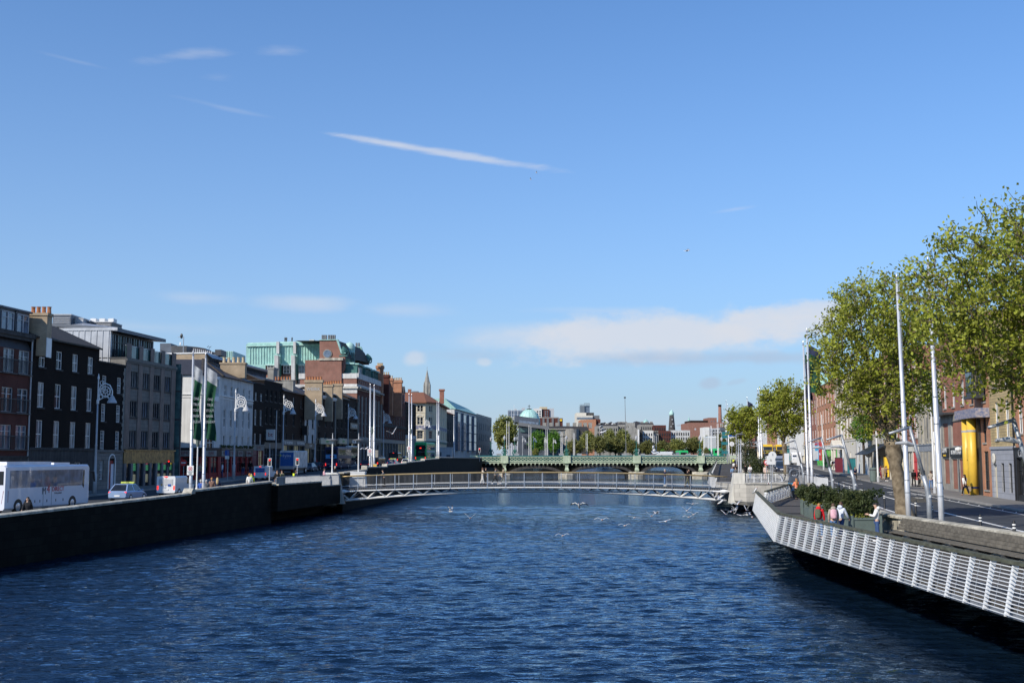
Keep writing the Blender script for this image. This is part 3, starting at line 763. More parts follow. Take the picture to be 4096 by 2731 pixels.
def rowz(A,z0,*prs):return[(zat(b,A.y)-z0-.12,zat(t,A.y)-z0-.12)for t,b in prs]
A=fpt(-150); z0=zl(A.y+5)
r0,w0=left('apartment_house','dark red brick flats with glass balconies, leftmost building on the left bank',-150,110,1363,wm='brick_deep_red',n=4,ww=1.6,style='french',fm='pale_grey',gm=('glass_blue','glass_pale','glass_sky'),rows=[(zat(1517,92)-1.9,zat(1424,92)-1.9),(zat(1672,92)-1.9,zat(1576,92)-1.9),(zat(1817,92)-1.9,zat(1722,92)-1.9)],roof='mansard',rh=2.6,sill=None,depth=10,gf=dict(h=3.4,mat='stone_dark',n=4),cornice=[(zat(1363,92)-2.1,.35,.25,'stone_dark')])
bz=[zat(1517,92)-1.9,zat(1672,92)-1.9,zat(1817,92)-1.9]
for z in bz:
 for i in range(4):
  c=w0/8+i*w0/4; b=MB()
  for k in range(15):b.box(c-1.0+k*.14,-.16,z-.05,c-.98+k*.14,-.14,z+1.0)
  b.box(c-1.05,-.18,z+1.0,c+1.05,-.12,z+1.06); b.box(c-1.05,-.2,z-.12,c+1.05,-.004,z-.05); b.build('balcony_railing','dark_grey',r0)
H0=zat(1363,92)-z0
for i in range(4):
 d=MB(); x=w0/8+i*w0/4; d.box(x-1.0,.3,H0,x+1.0,2.4,H0+2.2); d.box(x-1.15,.1,H0+2.2,x+1.15,2.5,H0+2.35); d.build('dormer','zinc_dark',r0); put_window(r0,x-.85,.22,H0+.2,1.7,1.8,'french','pale_grey','glass_sky')
b=MB(); b.tube([(w0-.12,-.08,-.2),(w0-.12,-.08,H0)],.07,6); b.build('drain_pipe','pale_grey',r0)
def grow(Y,z0,prs):return[(zat(b,Y)-z0-.12,zat(t,Y)-z0-.12)for t,b in prs]
A=fpt(112); zz=zl(98)
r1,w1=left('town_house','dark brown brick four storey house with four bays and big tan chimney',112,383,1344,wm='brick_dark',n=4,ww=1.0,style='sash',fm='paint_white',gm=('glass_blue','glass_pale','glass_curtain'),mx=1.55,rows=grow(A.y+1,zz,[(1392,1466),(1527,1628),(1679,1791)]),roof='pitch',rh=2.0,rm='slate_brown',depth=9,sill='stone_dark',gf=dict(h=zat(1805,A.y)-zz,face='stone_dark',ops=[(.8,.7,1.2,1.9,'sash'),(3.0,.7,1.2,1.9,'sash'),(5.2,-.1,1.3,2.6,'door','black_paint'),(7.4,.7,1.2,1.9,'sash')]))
ch=MB(); Yc=A.y+.5
x0,x1=at(72,1300,Yc).x,at(188,1300,Yc).x
cz=thing('chimney_stack','broad tan brick chimney stack with orange pots on the leftmost roofs','chimney',(x0,Yc,zat(1350,Yc)))
ch.box(0,0,-1.5,x1-x0,1.0,zat(1262,Yc)-zat(1350,Yc)); ch.box(-.08,-.08,zat(1262,Yc)-zat(1350,Yc),x1-x0+.08,1.08,zat(1258,Yc)-zat(1350,Yc)+.15); ch.build('stack','brick_tan',cz)
for i in range(4):
 p=MB(); p.lathe([(.19,0),(.16,.3),(.16,.45),(.2,.55)],(1.0+i*.44,.5,zat(1258,Yc)-zat(1350,Yc)+.15),8); p.build('chimney_pot','clay_pot',cz)
s=MB(); s.hexa([(x1-x0,0,-1.6),(x1-x0+.05,0,-1.6),(x1-x0+.05,1.0,-1.6),(x1-x0,1.0,-1.6),(x1-x0,0,0),(x1-x0+.05,0,0),(x1-x0+.05,1,0),(x1-x0,1,0)]); s.build('flashing','paint_white',cz)
A=fpt(383); zz=zl(A.y)
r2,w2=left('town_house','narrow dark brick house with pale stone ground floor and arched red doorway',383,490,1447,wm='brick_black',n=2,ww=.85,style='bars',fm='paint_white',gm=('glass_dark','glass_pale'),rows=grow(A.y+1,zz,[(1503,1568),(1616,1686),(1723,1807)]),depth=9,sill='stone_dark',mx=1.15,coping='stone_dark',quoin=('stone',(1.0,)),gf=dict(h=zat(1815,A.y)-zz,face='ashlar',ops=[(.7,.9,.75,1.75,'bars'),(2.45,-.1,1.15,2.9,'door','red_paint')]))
b=MB(); h2=2.8
b.extr([(2.35+.65+.66*math.cos(t),-.06,2.62+.62*math.sin(t))for t in[PI*i/10 for i in range(11)]]+[(2.35+.65-.55*math.cos(t),-.06,2.62+.5*math.sin(t))for t in[PI*i/10 for i in range(11)]],(0,-.05,0))
b.box(2.26,-.11,-.1,2.42,-.055,2.62); b.box(3.58,-.11,-.1,3.72,-.055,2.62); b.build('door_surround','white',r2)
b=MB(); b.box(3.05,.02,-.1,3.58,.08,2.3); b.build('door_panel','coach_white',r2)
A=fpt(490); zz=zl(A.y+5)
r3,w3=left('office_block','grey stone office block with paired dark windows and glazed rooftop pavilion',490,692,1433,wm='ashlar',n=4,ww=1.5,style='pair',fm='dark_grey',gm=('glass_sky','glass_pale','glass_blue'),rows=grow(A.y+2,zz,[(1483,1550),(1603,1668),(1722,1790)]),depth=14,sill='stone_dark',mx=1.9,coping='dark_grey',cornice=[(zat(1433,A.y)-zz-.35,.22,.2,'dark_grey')])
b=MB(); lo,hi=zat(1795,A.y)-zz-.1,zat(1680,A.y)-zz-.1
wall_face(b,w3-.02,lo,hi,[(c[0]-.08,c[1]-.15,c[0]+1.58,c[1]+10 if c[1]+3>hi else c[2]+.1)for c in[(1.9-.75+(w3-3.8)*i/3,grow(A.y+2,zz,[(1722,1790)])[0][0],grow(A.y+2,zz,[(1722,1790)])[0][1])for i in range(4)]],.05,-.06,.02); b.build('granite_band','stone_brown',r3)
gz=zat(1818,A.y)-zz
b=MB(); b.box(0,-.14,gz-.95,w3,.05,gz+.25); b.box(0,-.3,gz+.25,w3,.05,gz+.37)
b.build('fascia','gold_panel',r3)
b=MB()
for i in range(9):
 x=(w3-.45)*i/8; b.box(x,-.22,-.4,x+.45,.05,gz-.95)
b.build('columns','zinc_dark',r3)
for i in range(8):
 x=(w3-.45)*i/8+.45; ww_=(w3-.45)/8-.45
 f_=MB(); f_.box(x,-.05,.05,x+ww_,-.012,gz-.96)
 sw=f_.build('shop_window','glass_dark',r3)
 if i%2 or i>4:
  p=MB(); p.box(x+.05,-.075,.35,x+ww_-.05,-.052,1.15); p.build('window_display','shop_glow',sw)
  p=MB(); p.box(x+.05,-.075,1.5,x+ww_-.05,-.052,2.05); p.build('window_display','glow_green',sw)
  p=MB(); p.box(x+.12,-.075,2.08,x+ww_-.12,-.052,2.35); p.build('window_display','glow_yellow' if i==7 else 'glow_pink' if i in(3,6)else 'glow_green',sw)
Hr=zat(1433,A.y)-zz-.12
pv=MB(); pv.hexa([(.3,1.8,Hr-.5),(w3-1.6,1.8,Hr-.5),(w3-1.6,9,Hr-.5),(.3,9,Hr-.5),(.3,1.8,Hr+2.6),(w3-1.6,1.8,Hr+2.6),(w3-1.6,9,Hr+2.6),(.3,9,Hr+2.6)])
pav=pv.build('rooftop_pavilion','zinc_dark',r3)
rf=MB(); rf.hexa([(-.1,.9,Hr+2.62),(w3-.6,.9,Hr+2.62),(w3-.6,9.2,Hr+3.3),(-.1,9.2,Hr+3.3),(-.1,.9,Hr+2.95),(w3-.6,.9,Hr+2.95),(w3-.6,9.2,Hr+3.6),(-.1,9.2,Hr+3.6)]); rf.build('pavilion_roof','zinc_dark',r3)
zs=MB(); zs.box(-.05,1.6,Hr-1.2,.28,10.2,Hr+2.7)
for i in range(14):zs.box(-.10,1.75+i*.62,Hr-1.2,-.055,1.81+i*.62,Hr+2.7)
zs.build('zinc_side_wall','zinc',r3)
zs=MB(); zs.hexa([(-.12,.9,Hr+2.72),(.32,.9,Hr+2.72),(.32,10.3,Hr+2.72),(-.12,10.3,Hr+2.72),(-.12,.9,Hr+2.98),(1.0,.9,Hr+2.98),(3.5,7,Hr+4.0),(-.12,10.3,Hr+3.0)]); zs.build('zinc_roof','zinc',r3)
for i in range(8):put_window(r3,.6+i*(w3-2.5)/8,1.70,Hr+.1,(w3-2.5)/8-.12,2.4,'strip','dark_grey',('glass_sky','glass_blue','glass_green'))
for i in range(10):
 p=MB(); x=.2+i*(w3-.4)/10; p.box(x+.04,.12,Hr+.15,x+(w3-.4)/10-.04,.15,Hr+1.25); p.build('balustrade_panel','glass_green',r3)
p=MB(); p.tube([(.1,.13,Hr+1.3),(w3,.13,Hr+1.3)],.035,6); p.build('handrail','steel',r3)
for px0,px1,pt,pb,Y,m,lb in((188,262,1260,1330,112,'zinc_dark','dark grey roof plant box nearest the broad tan chimney'),(262,312,1276,1330,113,'pale_grey','pale ribbed roof plant box between two dark ones'),(312,338,1285,1330,114,'zinc_dark','small dark roof plant box in a row on the left roofs'),(330,428,1290,1330,115,'louvre','long dark roof plant with pale boxes above the zinc roof')):
 x0,x1=at(px0,1829,Y).x,at(px1,1829,Y).x; t=thing('roof_plant',lb,'roof plant',(x0,Y,zat(pb,Y)),0,'plant boxes on the left roofs')
 h=zat(pt,Y)-zat(pb,Y); b=MB(); b.box(0,0,-2.5,x1-x0,3,h)
 b.build('housing',m,t); c=MB()
 c.box(-.05,-.05,h,x1-x0+.05,3,h+.1)
 for k in range(6):c.box(.1,-.04,h*(.2+k*.12),x1-x0-.1,-.005,h*(.2+k*.12)+.06)
 c.build('trim','pale_grey',t)
 if lb.startswith('long'):
  for k in range(3):
   c=MB(); c.box(.2+k*.9,.2,h+.1,.75+k*.9,1.2,h+.45); c.build('vent_box','paint_white',t)
A=fpt(875); z4=zl(135)+.12; Ye=133.0
B4=fpt(1007)
pub=thing('corner_pub','white rendered corner pub with dark slate roof and red shopfront','pub',(0,0,z4),0,LB)
P=[Vector((at(690,1829,130.2).x-3.2,130.2)),Vector((at(799,1829,130.2).x,130.2)),Vector((A.x,A.y+.2)),Vector((B4.x,B4.y))]
HP=zat(1499,130.5)-z4; HR=zat(1477,133)-z4
def T2(p,rz,x,y):return(p.x+x*math.cos(rz)-y*math.sin(rz),p.y+x*math.sin(rz)+y*math.cos(rz))
def pubface(i,p,q,rows,n,ww,style,mx,h,m='render_white',sur=True,gm=('glass_dark','glass_blue','glass_pale')):
 w=(q-p).length; rz=math.atan2(q.y-p.y,q.x-p.x); ops=[]
 for a,b_ in rows:
  for k in range(n):
   c=mx+(w-2*mx)*(k/(n-1)if n>1 else.5); ops.append((c-ww/2,a,c+ww/2,b_))
 mb=MB(); wall_face(mb,w,3.4,h,ops,.14)
 f2=mb.build(('gable_front','corner_front','river_front')[i],m,pub,loc=(p.x,p.y,0),rz=rz)
 for a,c,b_,d in ops:
  x,y=T2(p,rz,a,.08); put_window(pub,x,y,c,b_-a,d-c,style,'paint_white',gm,rz)
 tr=MB()
 for zc in(zat(1580,131)-z4,):
  tr.box(0,-.12,zc,w,-.004,zc+.14); tr.box(0,-.07,zc-.3,w,-.004,zc-.2)
 if sur:
  for a,c,b_,d in ops:tr.box(a-.16,-.05,c-.12,a-.004,-.003,d+.14); tr.box(b_+.004,-.05,c-.12,b_+.16,-.003,d+.14); tr.box(a-.004,-.05,d+.003,b_+.004,-.003,d+.14); tr.box(a-.2,-.1,c-.24,b_+.2,-.003,c-.12)
 tr.build('moulding','white',f2)
 return f2
rz_=lambda t,b:(zat(b,131)-z4,zat(t,131)-z4)
gr=[rz_(1532,1571),rz_(1627,1692),rz_(1737,1802)]
f0=pubface(0,P[0],P[1],[gr[0],gr[1],gr[2]],1,1.35,'sash',4.55,HP)
f1=pubface(1,P[1],P[2],[gr[0],gr[1],gr[2]],1,1.2,'sash',1,HP)
f3=pubface(2,P[2],P[3],[rz_(1532,1575),rz_(1631,1704),rz_(1737,1815)],5,.85,'sash',1.6,HP,'render_dirty',False)
b=MB(); b.prism([(p.x,p.y)for p in P]+[(P[3].x-8,P[3].y+2),(P[0].x,P[0].y+16)],3.3,3.39);
b.poly([(P[3].x,P[3].y,3.3),(P[3].x-9,P[3].y+.6,3.3),(P[3].x-9,P[3].y+.6,HP),(P[3].x,P[3].y,HP)])
b.poly([(P[0].x,P[0].y,-2),(P[0].x,P[0].y+20,-2),(P[0].x,P[0].y+20,HP),(P[0].x,P[0].y,HP)]); b.build('rear_wall','render_dirty',pub)
rg0=Vector((P[1].x-1.2,P[1].y+4.6)); rg1=Vector((P[3].x-4.6,P[3].y+.2)); zr_=zat(1435,134)-z4
b=MB(); e=[(P[0].x,P[0].y-.3),(P[1].x+.1,P[1].y-.3),(P[2].x+.35,P[2].y-.1),(P[3].x+.35,P[3].y)]
b.poly([(e[0][0],e[0][1],HP),(e[1][0],e[1][1],HP),(rg0.x,rg0.y,zr_),(e[0][0],rg0.y,zr_)]); b.poly([(e[1][0],e[1][1],HP),(e[2][0],e[2][1],HP),(rg0.x,rg0.y,zr_)])
b.poly([(e[2][0],e[2][1],HP),(e[3][0],e[3][1],HP),(rg1.x,rg1.y,zr_),(rg0.x,rg0.y,zr_)]); b.poly([(rg0.x,rg0.y,zr_),(rg1.x,rg1.y,zr_),(rg1.x-5,rg1.y,HP-.5),(e[0][0],rg0.y+6,HP-.5),(e[0][0],rg0.y,zr_)])
b.poly([(e[3][0],e[3][1],HP),(rg1.x,rg1.y,zr_),(rg1.x-5,rg1.y,HP-.5)]); b.build('roof','slate',pub)
b=MB(); b.bar((rg0.x,rg0.y,zr_+.05),(e[1][0],e[1][1],HP+.05),.25,.12); b.bar((rg0.x,rg0.y,zr_+.05),(e[2][0],e[2][1],HP+.05),.25,.12); b.bar((rg0.x,rg0.y,zr_+.05),(rg1.x,rg1.y,zr_+.05),.25,.14); b.build('ridge_tiles','slate_brown',pub)
c=MB(); cp=(P[2]+P[3])/2+Vector((-3.0,3.0)); cz0=zat(1490,145)-z4; cz1=zat(1462,145)-z4
c.box(cp.x,cp.y,HP+.5,cp.x+3.1,cp.y+1.0,cz1); c.box(cp.x-.1,cp.y-.1,cz1,cp.x+3.2,cp.y+1.1,cz1+.2); cs=c.build('chimney','brick_tan',pub)
for i in range(5):
 p=MB(); p.lathe([(.2,0),(.17,.5),(.2,.7)],(cp.x+.35+i*.6,cp.y+.5,cz1+.2),8); p.build('chimney_pot','pot_pale',cs)
for i,(p,q,txt)in enumerate(((P[0],P[1],(('FITZSIMONS',.72),)),(P[1],P[2],(('BAR',.5),)),(P[2],P[3],(('BAR',.10),('FITZSIMONS',.34),('HOTEL',.58),('FITZSIMONS',.84))))):
 w=(q-p).length; rz=math.atan2(q.y-p.y,q.x-p.x)
 b=MB(); n=max(2,round(w/2.0)); L_=(p.x,p.y,0)
 for k in range(n+1):
  x=(w-.3)*k/n; b.box(x,-.1,-.8,x+.3,.1,2.4)
 b.box(0,-.06,-.8,w,.1,.5); b.build('shopfront','red_paint',pub,loc=L_,rz=rz)
 b=MB(); b.box(0,-.16,2.42,w,.08,3.2); b.box(-.05,-.3,3.2,w+.05,.08,3.42); b.build('fascia','black_paint',pub,loc=L_,rz=rz)
 for t,fx in txt:
  s=MB(); lw=min(1.9,w*.8); s.box(fx*w-lw/2,-.22,2.46,fx*w+lw/2,-.165,3.12); sb=s.build('sign_board','plaster_grey',pub,loc=L_,rz=rz); lettering(t,.52,'maroon',sb,(fx*w,-.235,2.79))
 for k in range(n):
  x0=(w-.3)*k/n+.3; x1=(w-.3)*(k+1)/n; x,y=T2(p,rz,x0,0)
  put_window(pub,x,y,.52,x1-x0,1.86,'strip','red_paint',('glass_dark','glass_dark','glass_blue'),rz)
for k in range(8):
 b=MB(); x=.7+k*2.2
 if x>(P[3]-P[2]).length-.8:break
 for j in range(14):b.ball((x+R.uniform(-.6,.6),-.25+R.uniform(-.1,.1),3.5+R.uniform(0,.2)),.13,5,3)
 b.build('flower_box','leaf_dark',f3)
lettering("FITZSIMONS HOTEL",.5,'stone_dark',f3,((P[3]-P[2]).length*.80,-.04,zat(1628,146)-z4))
b=MB(); b.box(.72,-.5,gr[0][0]-.9,2.42,-.06,gr[0][0]-.35); b.box(.7,-.52,gr[0][0]-.35,.78,-.06,gr[0][1]+.5); b.box(2.36,-.52,gr[0][0]-.35,2.44,-.06,gr[0][1]+.5); b.box(.7,-.55,gr[0][1]+.5,2.44,-.06,gr[0][1]+.8)
b.build('oriel_frame','paint_white',f1)
gs=thing('glass_stair','narrow green glazed link between the stone office and white pub','glazed link',(at(692,1829,121.2).x-.45,121.2,z4))
b=MB(); b.box(0,0,0,1.15,.3,zat(1495,121)-z4); b.build('frame','dark_grey',gs)
for i in range(4):
 b=MB(); b.box(.1,-.02,.4+i*3,1.05,-.004,3.2+i*3); b.build('glass_panel','glass_green',gs)
# ---------------------------------------------------------------- left bank terrace, further along
def gz(px,pairs):
 Y=fpt(px).y+1; z0=zl(Y)+.12; return[(zat(b,Y)-z0,zat(t,Y)-z0)for t,b in pairs]
def th(px0,px1,ptop,name,label,pairs,**k):return left(name,label,px0,px1,ptop,rows=gz(px0,pairs),**k)
DK=('glass_dark','glass_dark','glass_blue','glass_pale')
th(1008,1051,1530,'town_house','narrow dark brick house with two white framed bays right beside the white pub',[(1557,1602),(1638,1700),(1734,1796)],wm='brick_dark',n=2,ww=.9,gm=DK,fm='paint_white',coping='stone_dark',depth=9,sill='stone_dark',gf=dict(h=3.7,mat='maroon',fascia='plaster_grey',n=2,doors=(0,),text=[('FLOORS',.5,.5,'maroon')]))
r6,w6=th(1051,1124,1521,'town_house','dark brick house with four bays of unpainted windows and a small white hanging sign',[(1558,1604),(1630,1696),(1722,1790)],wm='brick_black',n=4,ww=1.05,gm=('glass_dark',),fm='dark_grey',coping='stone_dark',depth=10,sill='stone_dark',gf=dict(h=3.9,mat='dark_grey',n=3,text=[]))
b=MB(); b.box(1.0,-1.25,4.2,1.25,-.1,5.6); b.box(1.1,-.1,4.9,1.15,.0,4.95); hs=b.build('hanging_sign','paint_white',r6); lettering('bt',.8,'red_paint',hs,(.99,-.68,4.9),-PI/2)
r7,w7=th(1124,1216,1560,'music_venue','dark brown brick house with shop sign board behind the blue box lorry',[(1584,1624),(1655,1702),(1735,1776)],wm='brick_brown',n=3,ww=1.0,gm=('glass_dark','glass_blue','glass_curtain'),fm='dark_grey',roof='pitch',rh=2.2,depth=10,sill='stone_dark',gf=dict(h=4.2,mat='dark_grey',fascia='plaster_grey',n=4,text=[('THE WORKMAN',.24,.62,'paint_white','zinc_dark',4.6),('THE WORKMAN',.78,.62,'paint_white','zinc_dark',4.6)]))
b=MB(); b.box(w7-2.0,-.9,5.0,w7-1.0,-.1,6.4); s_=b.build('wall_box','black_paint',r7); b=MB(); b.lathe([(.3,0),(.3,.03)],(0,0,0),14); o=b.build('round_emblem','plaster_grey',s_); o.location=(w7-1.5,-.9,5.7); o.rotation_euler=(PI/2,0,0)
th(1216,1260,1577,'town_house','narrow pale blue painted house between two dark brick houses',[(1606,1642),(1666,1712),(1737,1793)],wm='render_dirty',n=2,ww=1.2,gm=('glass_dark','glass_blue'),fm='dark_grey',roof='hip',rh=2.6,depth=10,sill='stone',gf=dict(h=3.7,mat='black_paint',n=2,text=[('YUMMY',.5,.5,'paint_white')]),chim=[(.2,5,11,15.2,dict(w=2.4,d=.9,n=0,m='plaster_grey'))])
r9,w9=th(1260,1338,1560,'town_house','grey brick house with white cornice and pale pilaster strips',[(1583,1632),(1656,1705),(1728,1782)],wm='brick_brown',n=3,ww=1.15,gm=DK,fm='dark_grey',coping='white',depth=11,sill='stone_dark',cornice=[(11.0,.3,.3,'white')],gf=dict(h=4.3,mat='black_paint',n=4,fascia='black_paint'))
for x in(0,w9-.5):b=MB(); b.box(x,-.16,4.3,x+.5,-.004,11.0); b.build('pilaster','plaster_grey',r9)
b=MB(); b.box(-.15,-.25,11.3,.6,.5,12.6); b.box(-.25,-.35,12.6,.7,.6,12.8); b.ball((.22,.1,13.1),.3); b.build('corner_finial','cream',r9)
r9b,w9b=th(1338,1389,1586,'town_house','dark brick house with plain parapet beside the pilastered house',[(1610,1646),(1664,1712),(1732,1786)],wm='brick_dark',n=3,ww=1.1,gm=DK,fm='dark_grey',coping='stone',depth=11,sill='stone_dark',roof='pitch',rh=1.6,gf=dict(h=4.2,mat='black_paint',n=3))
for rr,ww_ in((r9,w9),(r9b,w9b)):
 b=MB(); n=9; x0,x1=ww_*.12,ww_*.78
 pts=[(x0,-.5,3.5)]+[(lerp(x0,x1,i/24),-.5,4.25+.22*abs(math.sin(PI*3*i/24)))for i in range(25)]+[(x1,-.5,3.5)]
 b.extr(pts,(0,.3,0)); sg=b.build('sign_board','cream',rr); lettering('DARKEYS' if rr is r9 else 'PANEM',.55,'sign_green',sg,((x0+x1)/2,-.51,3.9))
for px,Y,w,d,zt,n,g,lb in((1214,172,2.6,1.0,1519,6,1,'soot stained brick chimney stack with white graffiti and orange pots'),(1266,186,2.4,1.0,1537,6,0,'mossy brick chimney stack in the middle of three below the hotel wall'),(1312,194,2.2,1.0,1534,5,0,'brick chimney stack nearest the corner of the hotel wall')):
 p=at(px,1829,Y); zt_=zat(zt,Y); t=thing('chimney_stack',lb,'chimney',(p.x,Y,zt_-5),0,'chimney stacks on the left bank roofs')
 b=MB(); b.box(0,0,-1,w,d,4.6); b.box(-.12,-.12,4.6,w+.12,d+.12,5); b.build('stack','brick_tan',t)
 for k in range(n):
  c=MB(); c.lathe([(.17,0),(.15,.4),(.18,.5)],(.25+k*(w-.5)/(n-1),d/2,5),8); c.build('chimney_pot','clay_pot',t)
 if g:lettering('WEIRK',.7,'pale_grey',t,(w/2,-.02,3.6),0,'graffiti')
p=at(1120,1829,166); t=thing('chimney_stack','square rendered grey chimney stack with a long row of pots below the copper block','chimney',(p.x,166,zat(1560,166)),0,'chimney stacks on the left bank roofs')
h=zat(1522,166)-zat(1560,166); b=MB(); b.box(0,0,-2,1.7,1.6,h); b.box(-.06,-.06,h,1.76,1.66,h+.12); b.box(-1.1,.1,-2,0,1.5,h-.1); b.build('stack','plaster_grey',t)
for k in range(6):c=MB(); c.lathe([(.14,0),(.12,.35),(.15,.5)],(-.95+k*.42,.5,h+.1),8); c.build('chimney_pot','clay_pot',t)
r10,w10=th(1389,1427,1588,'bar_house','narrow brown brick house with lettered sign beside the tall hotel',[(1620,1665),(1680,1725)],wm='brick_brown',n=2,ww=1.0,gm=DK,fm='dark_grey',roof='pitch',rh=2.4,depth=11,sill='stone_dark',gf=dict(h=4.4,mat='black_paint',n=3,text=[('VENUE',.6,.5,'black_paint','paint_white',3)]))
b=MB(); b.box(1.4,-.2,6.2,w10-.2,-.05,7.3); sb=b.build('sign_board','black_paint',r10); lettering('The DUBLIN VENUE',.75,'paint_white',sb,(w10/2+.6,-.21,6.75),sx=.75)
A=fpt(1427); B=fpt(1521); zh=zl(A.y+8)+.12; Hc=zat(1558,A.y)-zh
hot,wh=bldg('hotel','tall red brick and stone hotel with copper roof turret and banded corner',A,B,zh,Hc,'brick_deep_red',depth=12,n=7,rows=[(zat(1645,213)-zh,zat(1580,213)-zh,1.25),(zat(1745,213)-zh,zat(1700,213)-zh,1.25),(zat(1690,213)-zh,zat(1655,213)-zh,1.25)],style='multi',fm='pale_grey',gm=('glass_dark','glass_blue','glass_pale'),roof='flat',parapet=.1,coping=None,group=LB,sill='stone',gf=dict(h=zat(1763,213)-zh,face='ashlar',ops=[(1+i*3.2,.2,1.6,3.4,'multi')for i in range(3)]+[(10.8,-.1,2.0,3.4,'door','black_paint')]+[(13.9+i*3.2,.2,1.6,3.4,'multi')for i in range(3)],fm='dark_grey',gm=('glass_dark','shop_glow')),cornice=[(zat(1763,213)-zh+.25,.5,.35,'stone')])
b=MB()
for i in range(8):
 x=(wh-.5)*i/7; b.box(x,-.28,Hc*.36,x+.5,-.004,Hc-1.2)
b.build('pilasters','stone',hot)
zA,zB=zat(1491,212)-zh,zat(1546,212)-zh
b=MB(); b.box(.1,-.05,Hc,wh-.1,11.9,zat(1535,212)-zh); b.build('cornice_band','render_dirty',hot)
b=MB(); b.box(-.4,-.7,zat(1553,212)-zh,wh+.2,3,zat(1546,212)-zh); b.build('cornice','stone',hot)
b=MB(); z1,z2=zat(1535,212)-zh,zat(1513,212)-zh
ops=[(1.0+i*1.85,z1+.3,1.9+i*1.85,z2-.25)for i in range(12)]
wall_face(b,wh-.2,z1,z2,ops,.2,0,.2); b.box(.2,.3,z1,wh-.2,11,z2-.02); b.build('attic_wall','brick_hotel',hot)
for o_ in ops:put_window(hot,o_[0],.12,o_[1],o_[2]-o_[0],o_[3]-o_[1],'sash','pale_grey',DK)
b=MB(); b.box(0,-.15,z2,wh,11.2,zA); b.build('attic_band','render_dirty',hot)
b=MB(); b.box(.3,1.0,zA,wh-.6,9,zat(1455,212)-zh); b.build('copper_storey','copper_dark',hot)
b=MB()
for i in range(3):b.box(.3+i*8,.2,zA,5.6+i*8,1.0,zat(1456,212)-zh)
b.build('copper_bays','copper_dark',hot)
b=MB()
for i in range(3):b.box(.1+i*8,-.1,zat(1457,212)-zh,5.9+i*8,1.3,zat(1451,212)-zh)
b.box(0,.7,zat(1455,212)-zh,wh-.4,9.5,zat(1448,212)-zh); b.build('copper_eaves','copper',hot)
for i in range(3):
 for k in range(4):put_window(hot,.6+i*8+k*1.25,.12,zA+.15,.95,1.5,'sash','copper_dark',('glass_dark','glass_green'))
b=MB()
for k in range(26):b.box(.2+k*.1,-.12,zA,.23+k*.1,-.09,zA+1.0)
b.box(.15,-.14,zA+1.0,2.85,-.06,zA+1.06); b.build('balcony_railing','pale_grey',hot)
def slab(mb,pix,Y,d,z0=0):mb.extr([tuple(at(x,y,Y))for x,y in pix],(0,d,0))
hg=MB(); slab(hg,[(1278.5,1361),(1346,1358.5),(1363.5,1411),(1380,1413.5),(1380,1470),(1366,1500),(1278.5,1500)],212.0,.9)
inv=hot.matrix_basis.inverted()if False else None
bpy.context.view_layer.update(); hinv=hot.matrix_world.inverted()
def into(mb,inv):mb.v=[tuple(inv@Vector(v))for v in mb.v]; return mb
into(hg,hinv).build('gable_wall','brick_hotel',hot)
hg=MB(); slab(hg,[(1421,1391),(1441,1389),(1460,1441),(1475,1441),(1475,1458),(1421,1458)],231.0,.8); into(hg,hinv).build('gable_wall','brick_hotel',hot)
c=MB(); slab(c,[(1276,1361),(1276,1357.5),(1352,1357),(1368,1408),(1382,1410),(1382,1413.5),(1363.5,1413),(1345,1360)],211.8,1.3)
slab(c,[(1420,1391),(1420,1387),(1444,1386),(1463,1438),(1478,1438),(1478,1441.5),(1459,1441.5),(1440,1390)],230.8,1.2); into(c,hinv).build('gable_coping','copper',hot)
for px,py,Y in((1374,1406,212.3),(1470,1434,231.3)):
 c=MB(); p=at(px,py,Y); c.ball(p,(.75,.6,.8),10,7); c.box(p.x-.75,p.y-.4,p.z-.95,p.x+.75,p.y+.4,p.z-.7); c.ball(p+Vector((0,0,.75)),.25); c.tube([p+Vector((-.8,0,-.8)),p+Vector((-.85,0,0)),p+Vector((-.4,0,.6))],.13,6); c.tube([p+Vector((.8,0,-.8)),p+Vector((.85,0,0)),p+Vector((.4,0,.6))],.13,6); into(c,hinv).build('copper_scroll','copper_dark',hot)
c=MB()
a0,a1,a2=at(1363,1385,212.8),at(1381,1432,212.8),at(1350,1362,212.8); d0,d1,d2=at(1459,1412,231),at(1474,1450,231),at(1441,1392,231)
c.poly([a2,d2,d0,a0]); c.poly([a0,d0,d1,a1]); c.poly([a2,a2+Vector((-8,0,0)),d2+Vector((-8,0,0)),d2]); into(c,hinv).build('roof','slate_brown',hot)
c=MB(); p=at(1398.5,1395,219); rr=22.2/4587*219
c.lathe([(rr*1.03,0),(rr,.06)]+[(rr*math.cos(t),.06+rr*1.15*math.sin(t))for t in[PI/2*i/7 for i in range(7)]]+[(.12,rr*1.2),(.1,rr*1.25)],(p.x,p.y,p.z),20); td=into(c,hinv).build('copper_dome','copper_pale',hot)
c=MB(); c.lathe([(rr*.98,-5.2),(rr*.98,0)],(p.x,p.y,p.z),20); into(c,hinv).build('turret_drum','copper',hot)
c=MB();
for k in range(4):c.box(p.x+rr*(.38+k*.2),p.y-rr*(.93-k*.16),p.z-4.2,p.x+rr*(.52+k*.2),p.y-rr*(.88-k*.16),p.z-.8)
into(c,hinv).build('turret_window','glass_dark',hot)
c=MB()
for i,px in enumerate((1290,1298,1304,1315,1323.5,1331,1339)):q=at(px,1358,212.4); c.tube([q,q+Vector((0,0,.85))],.18,8)
for px in(1426,1435.5):q=at(px,1388,231.4); c.tube([q,q+Vector((0,0,.85))],.2,8)
into(c,hinv).build('chimney_pots','mid_grey',hot)
hw=MB(); slab(hw,[(1220.5,1440.5),(1366,1437),(1366,1600),(1220.5,1600)],211.4,.5); into(hw,hinv).build('side_wall','brick_hotel',hot)
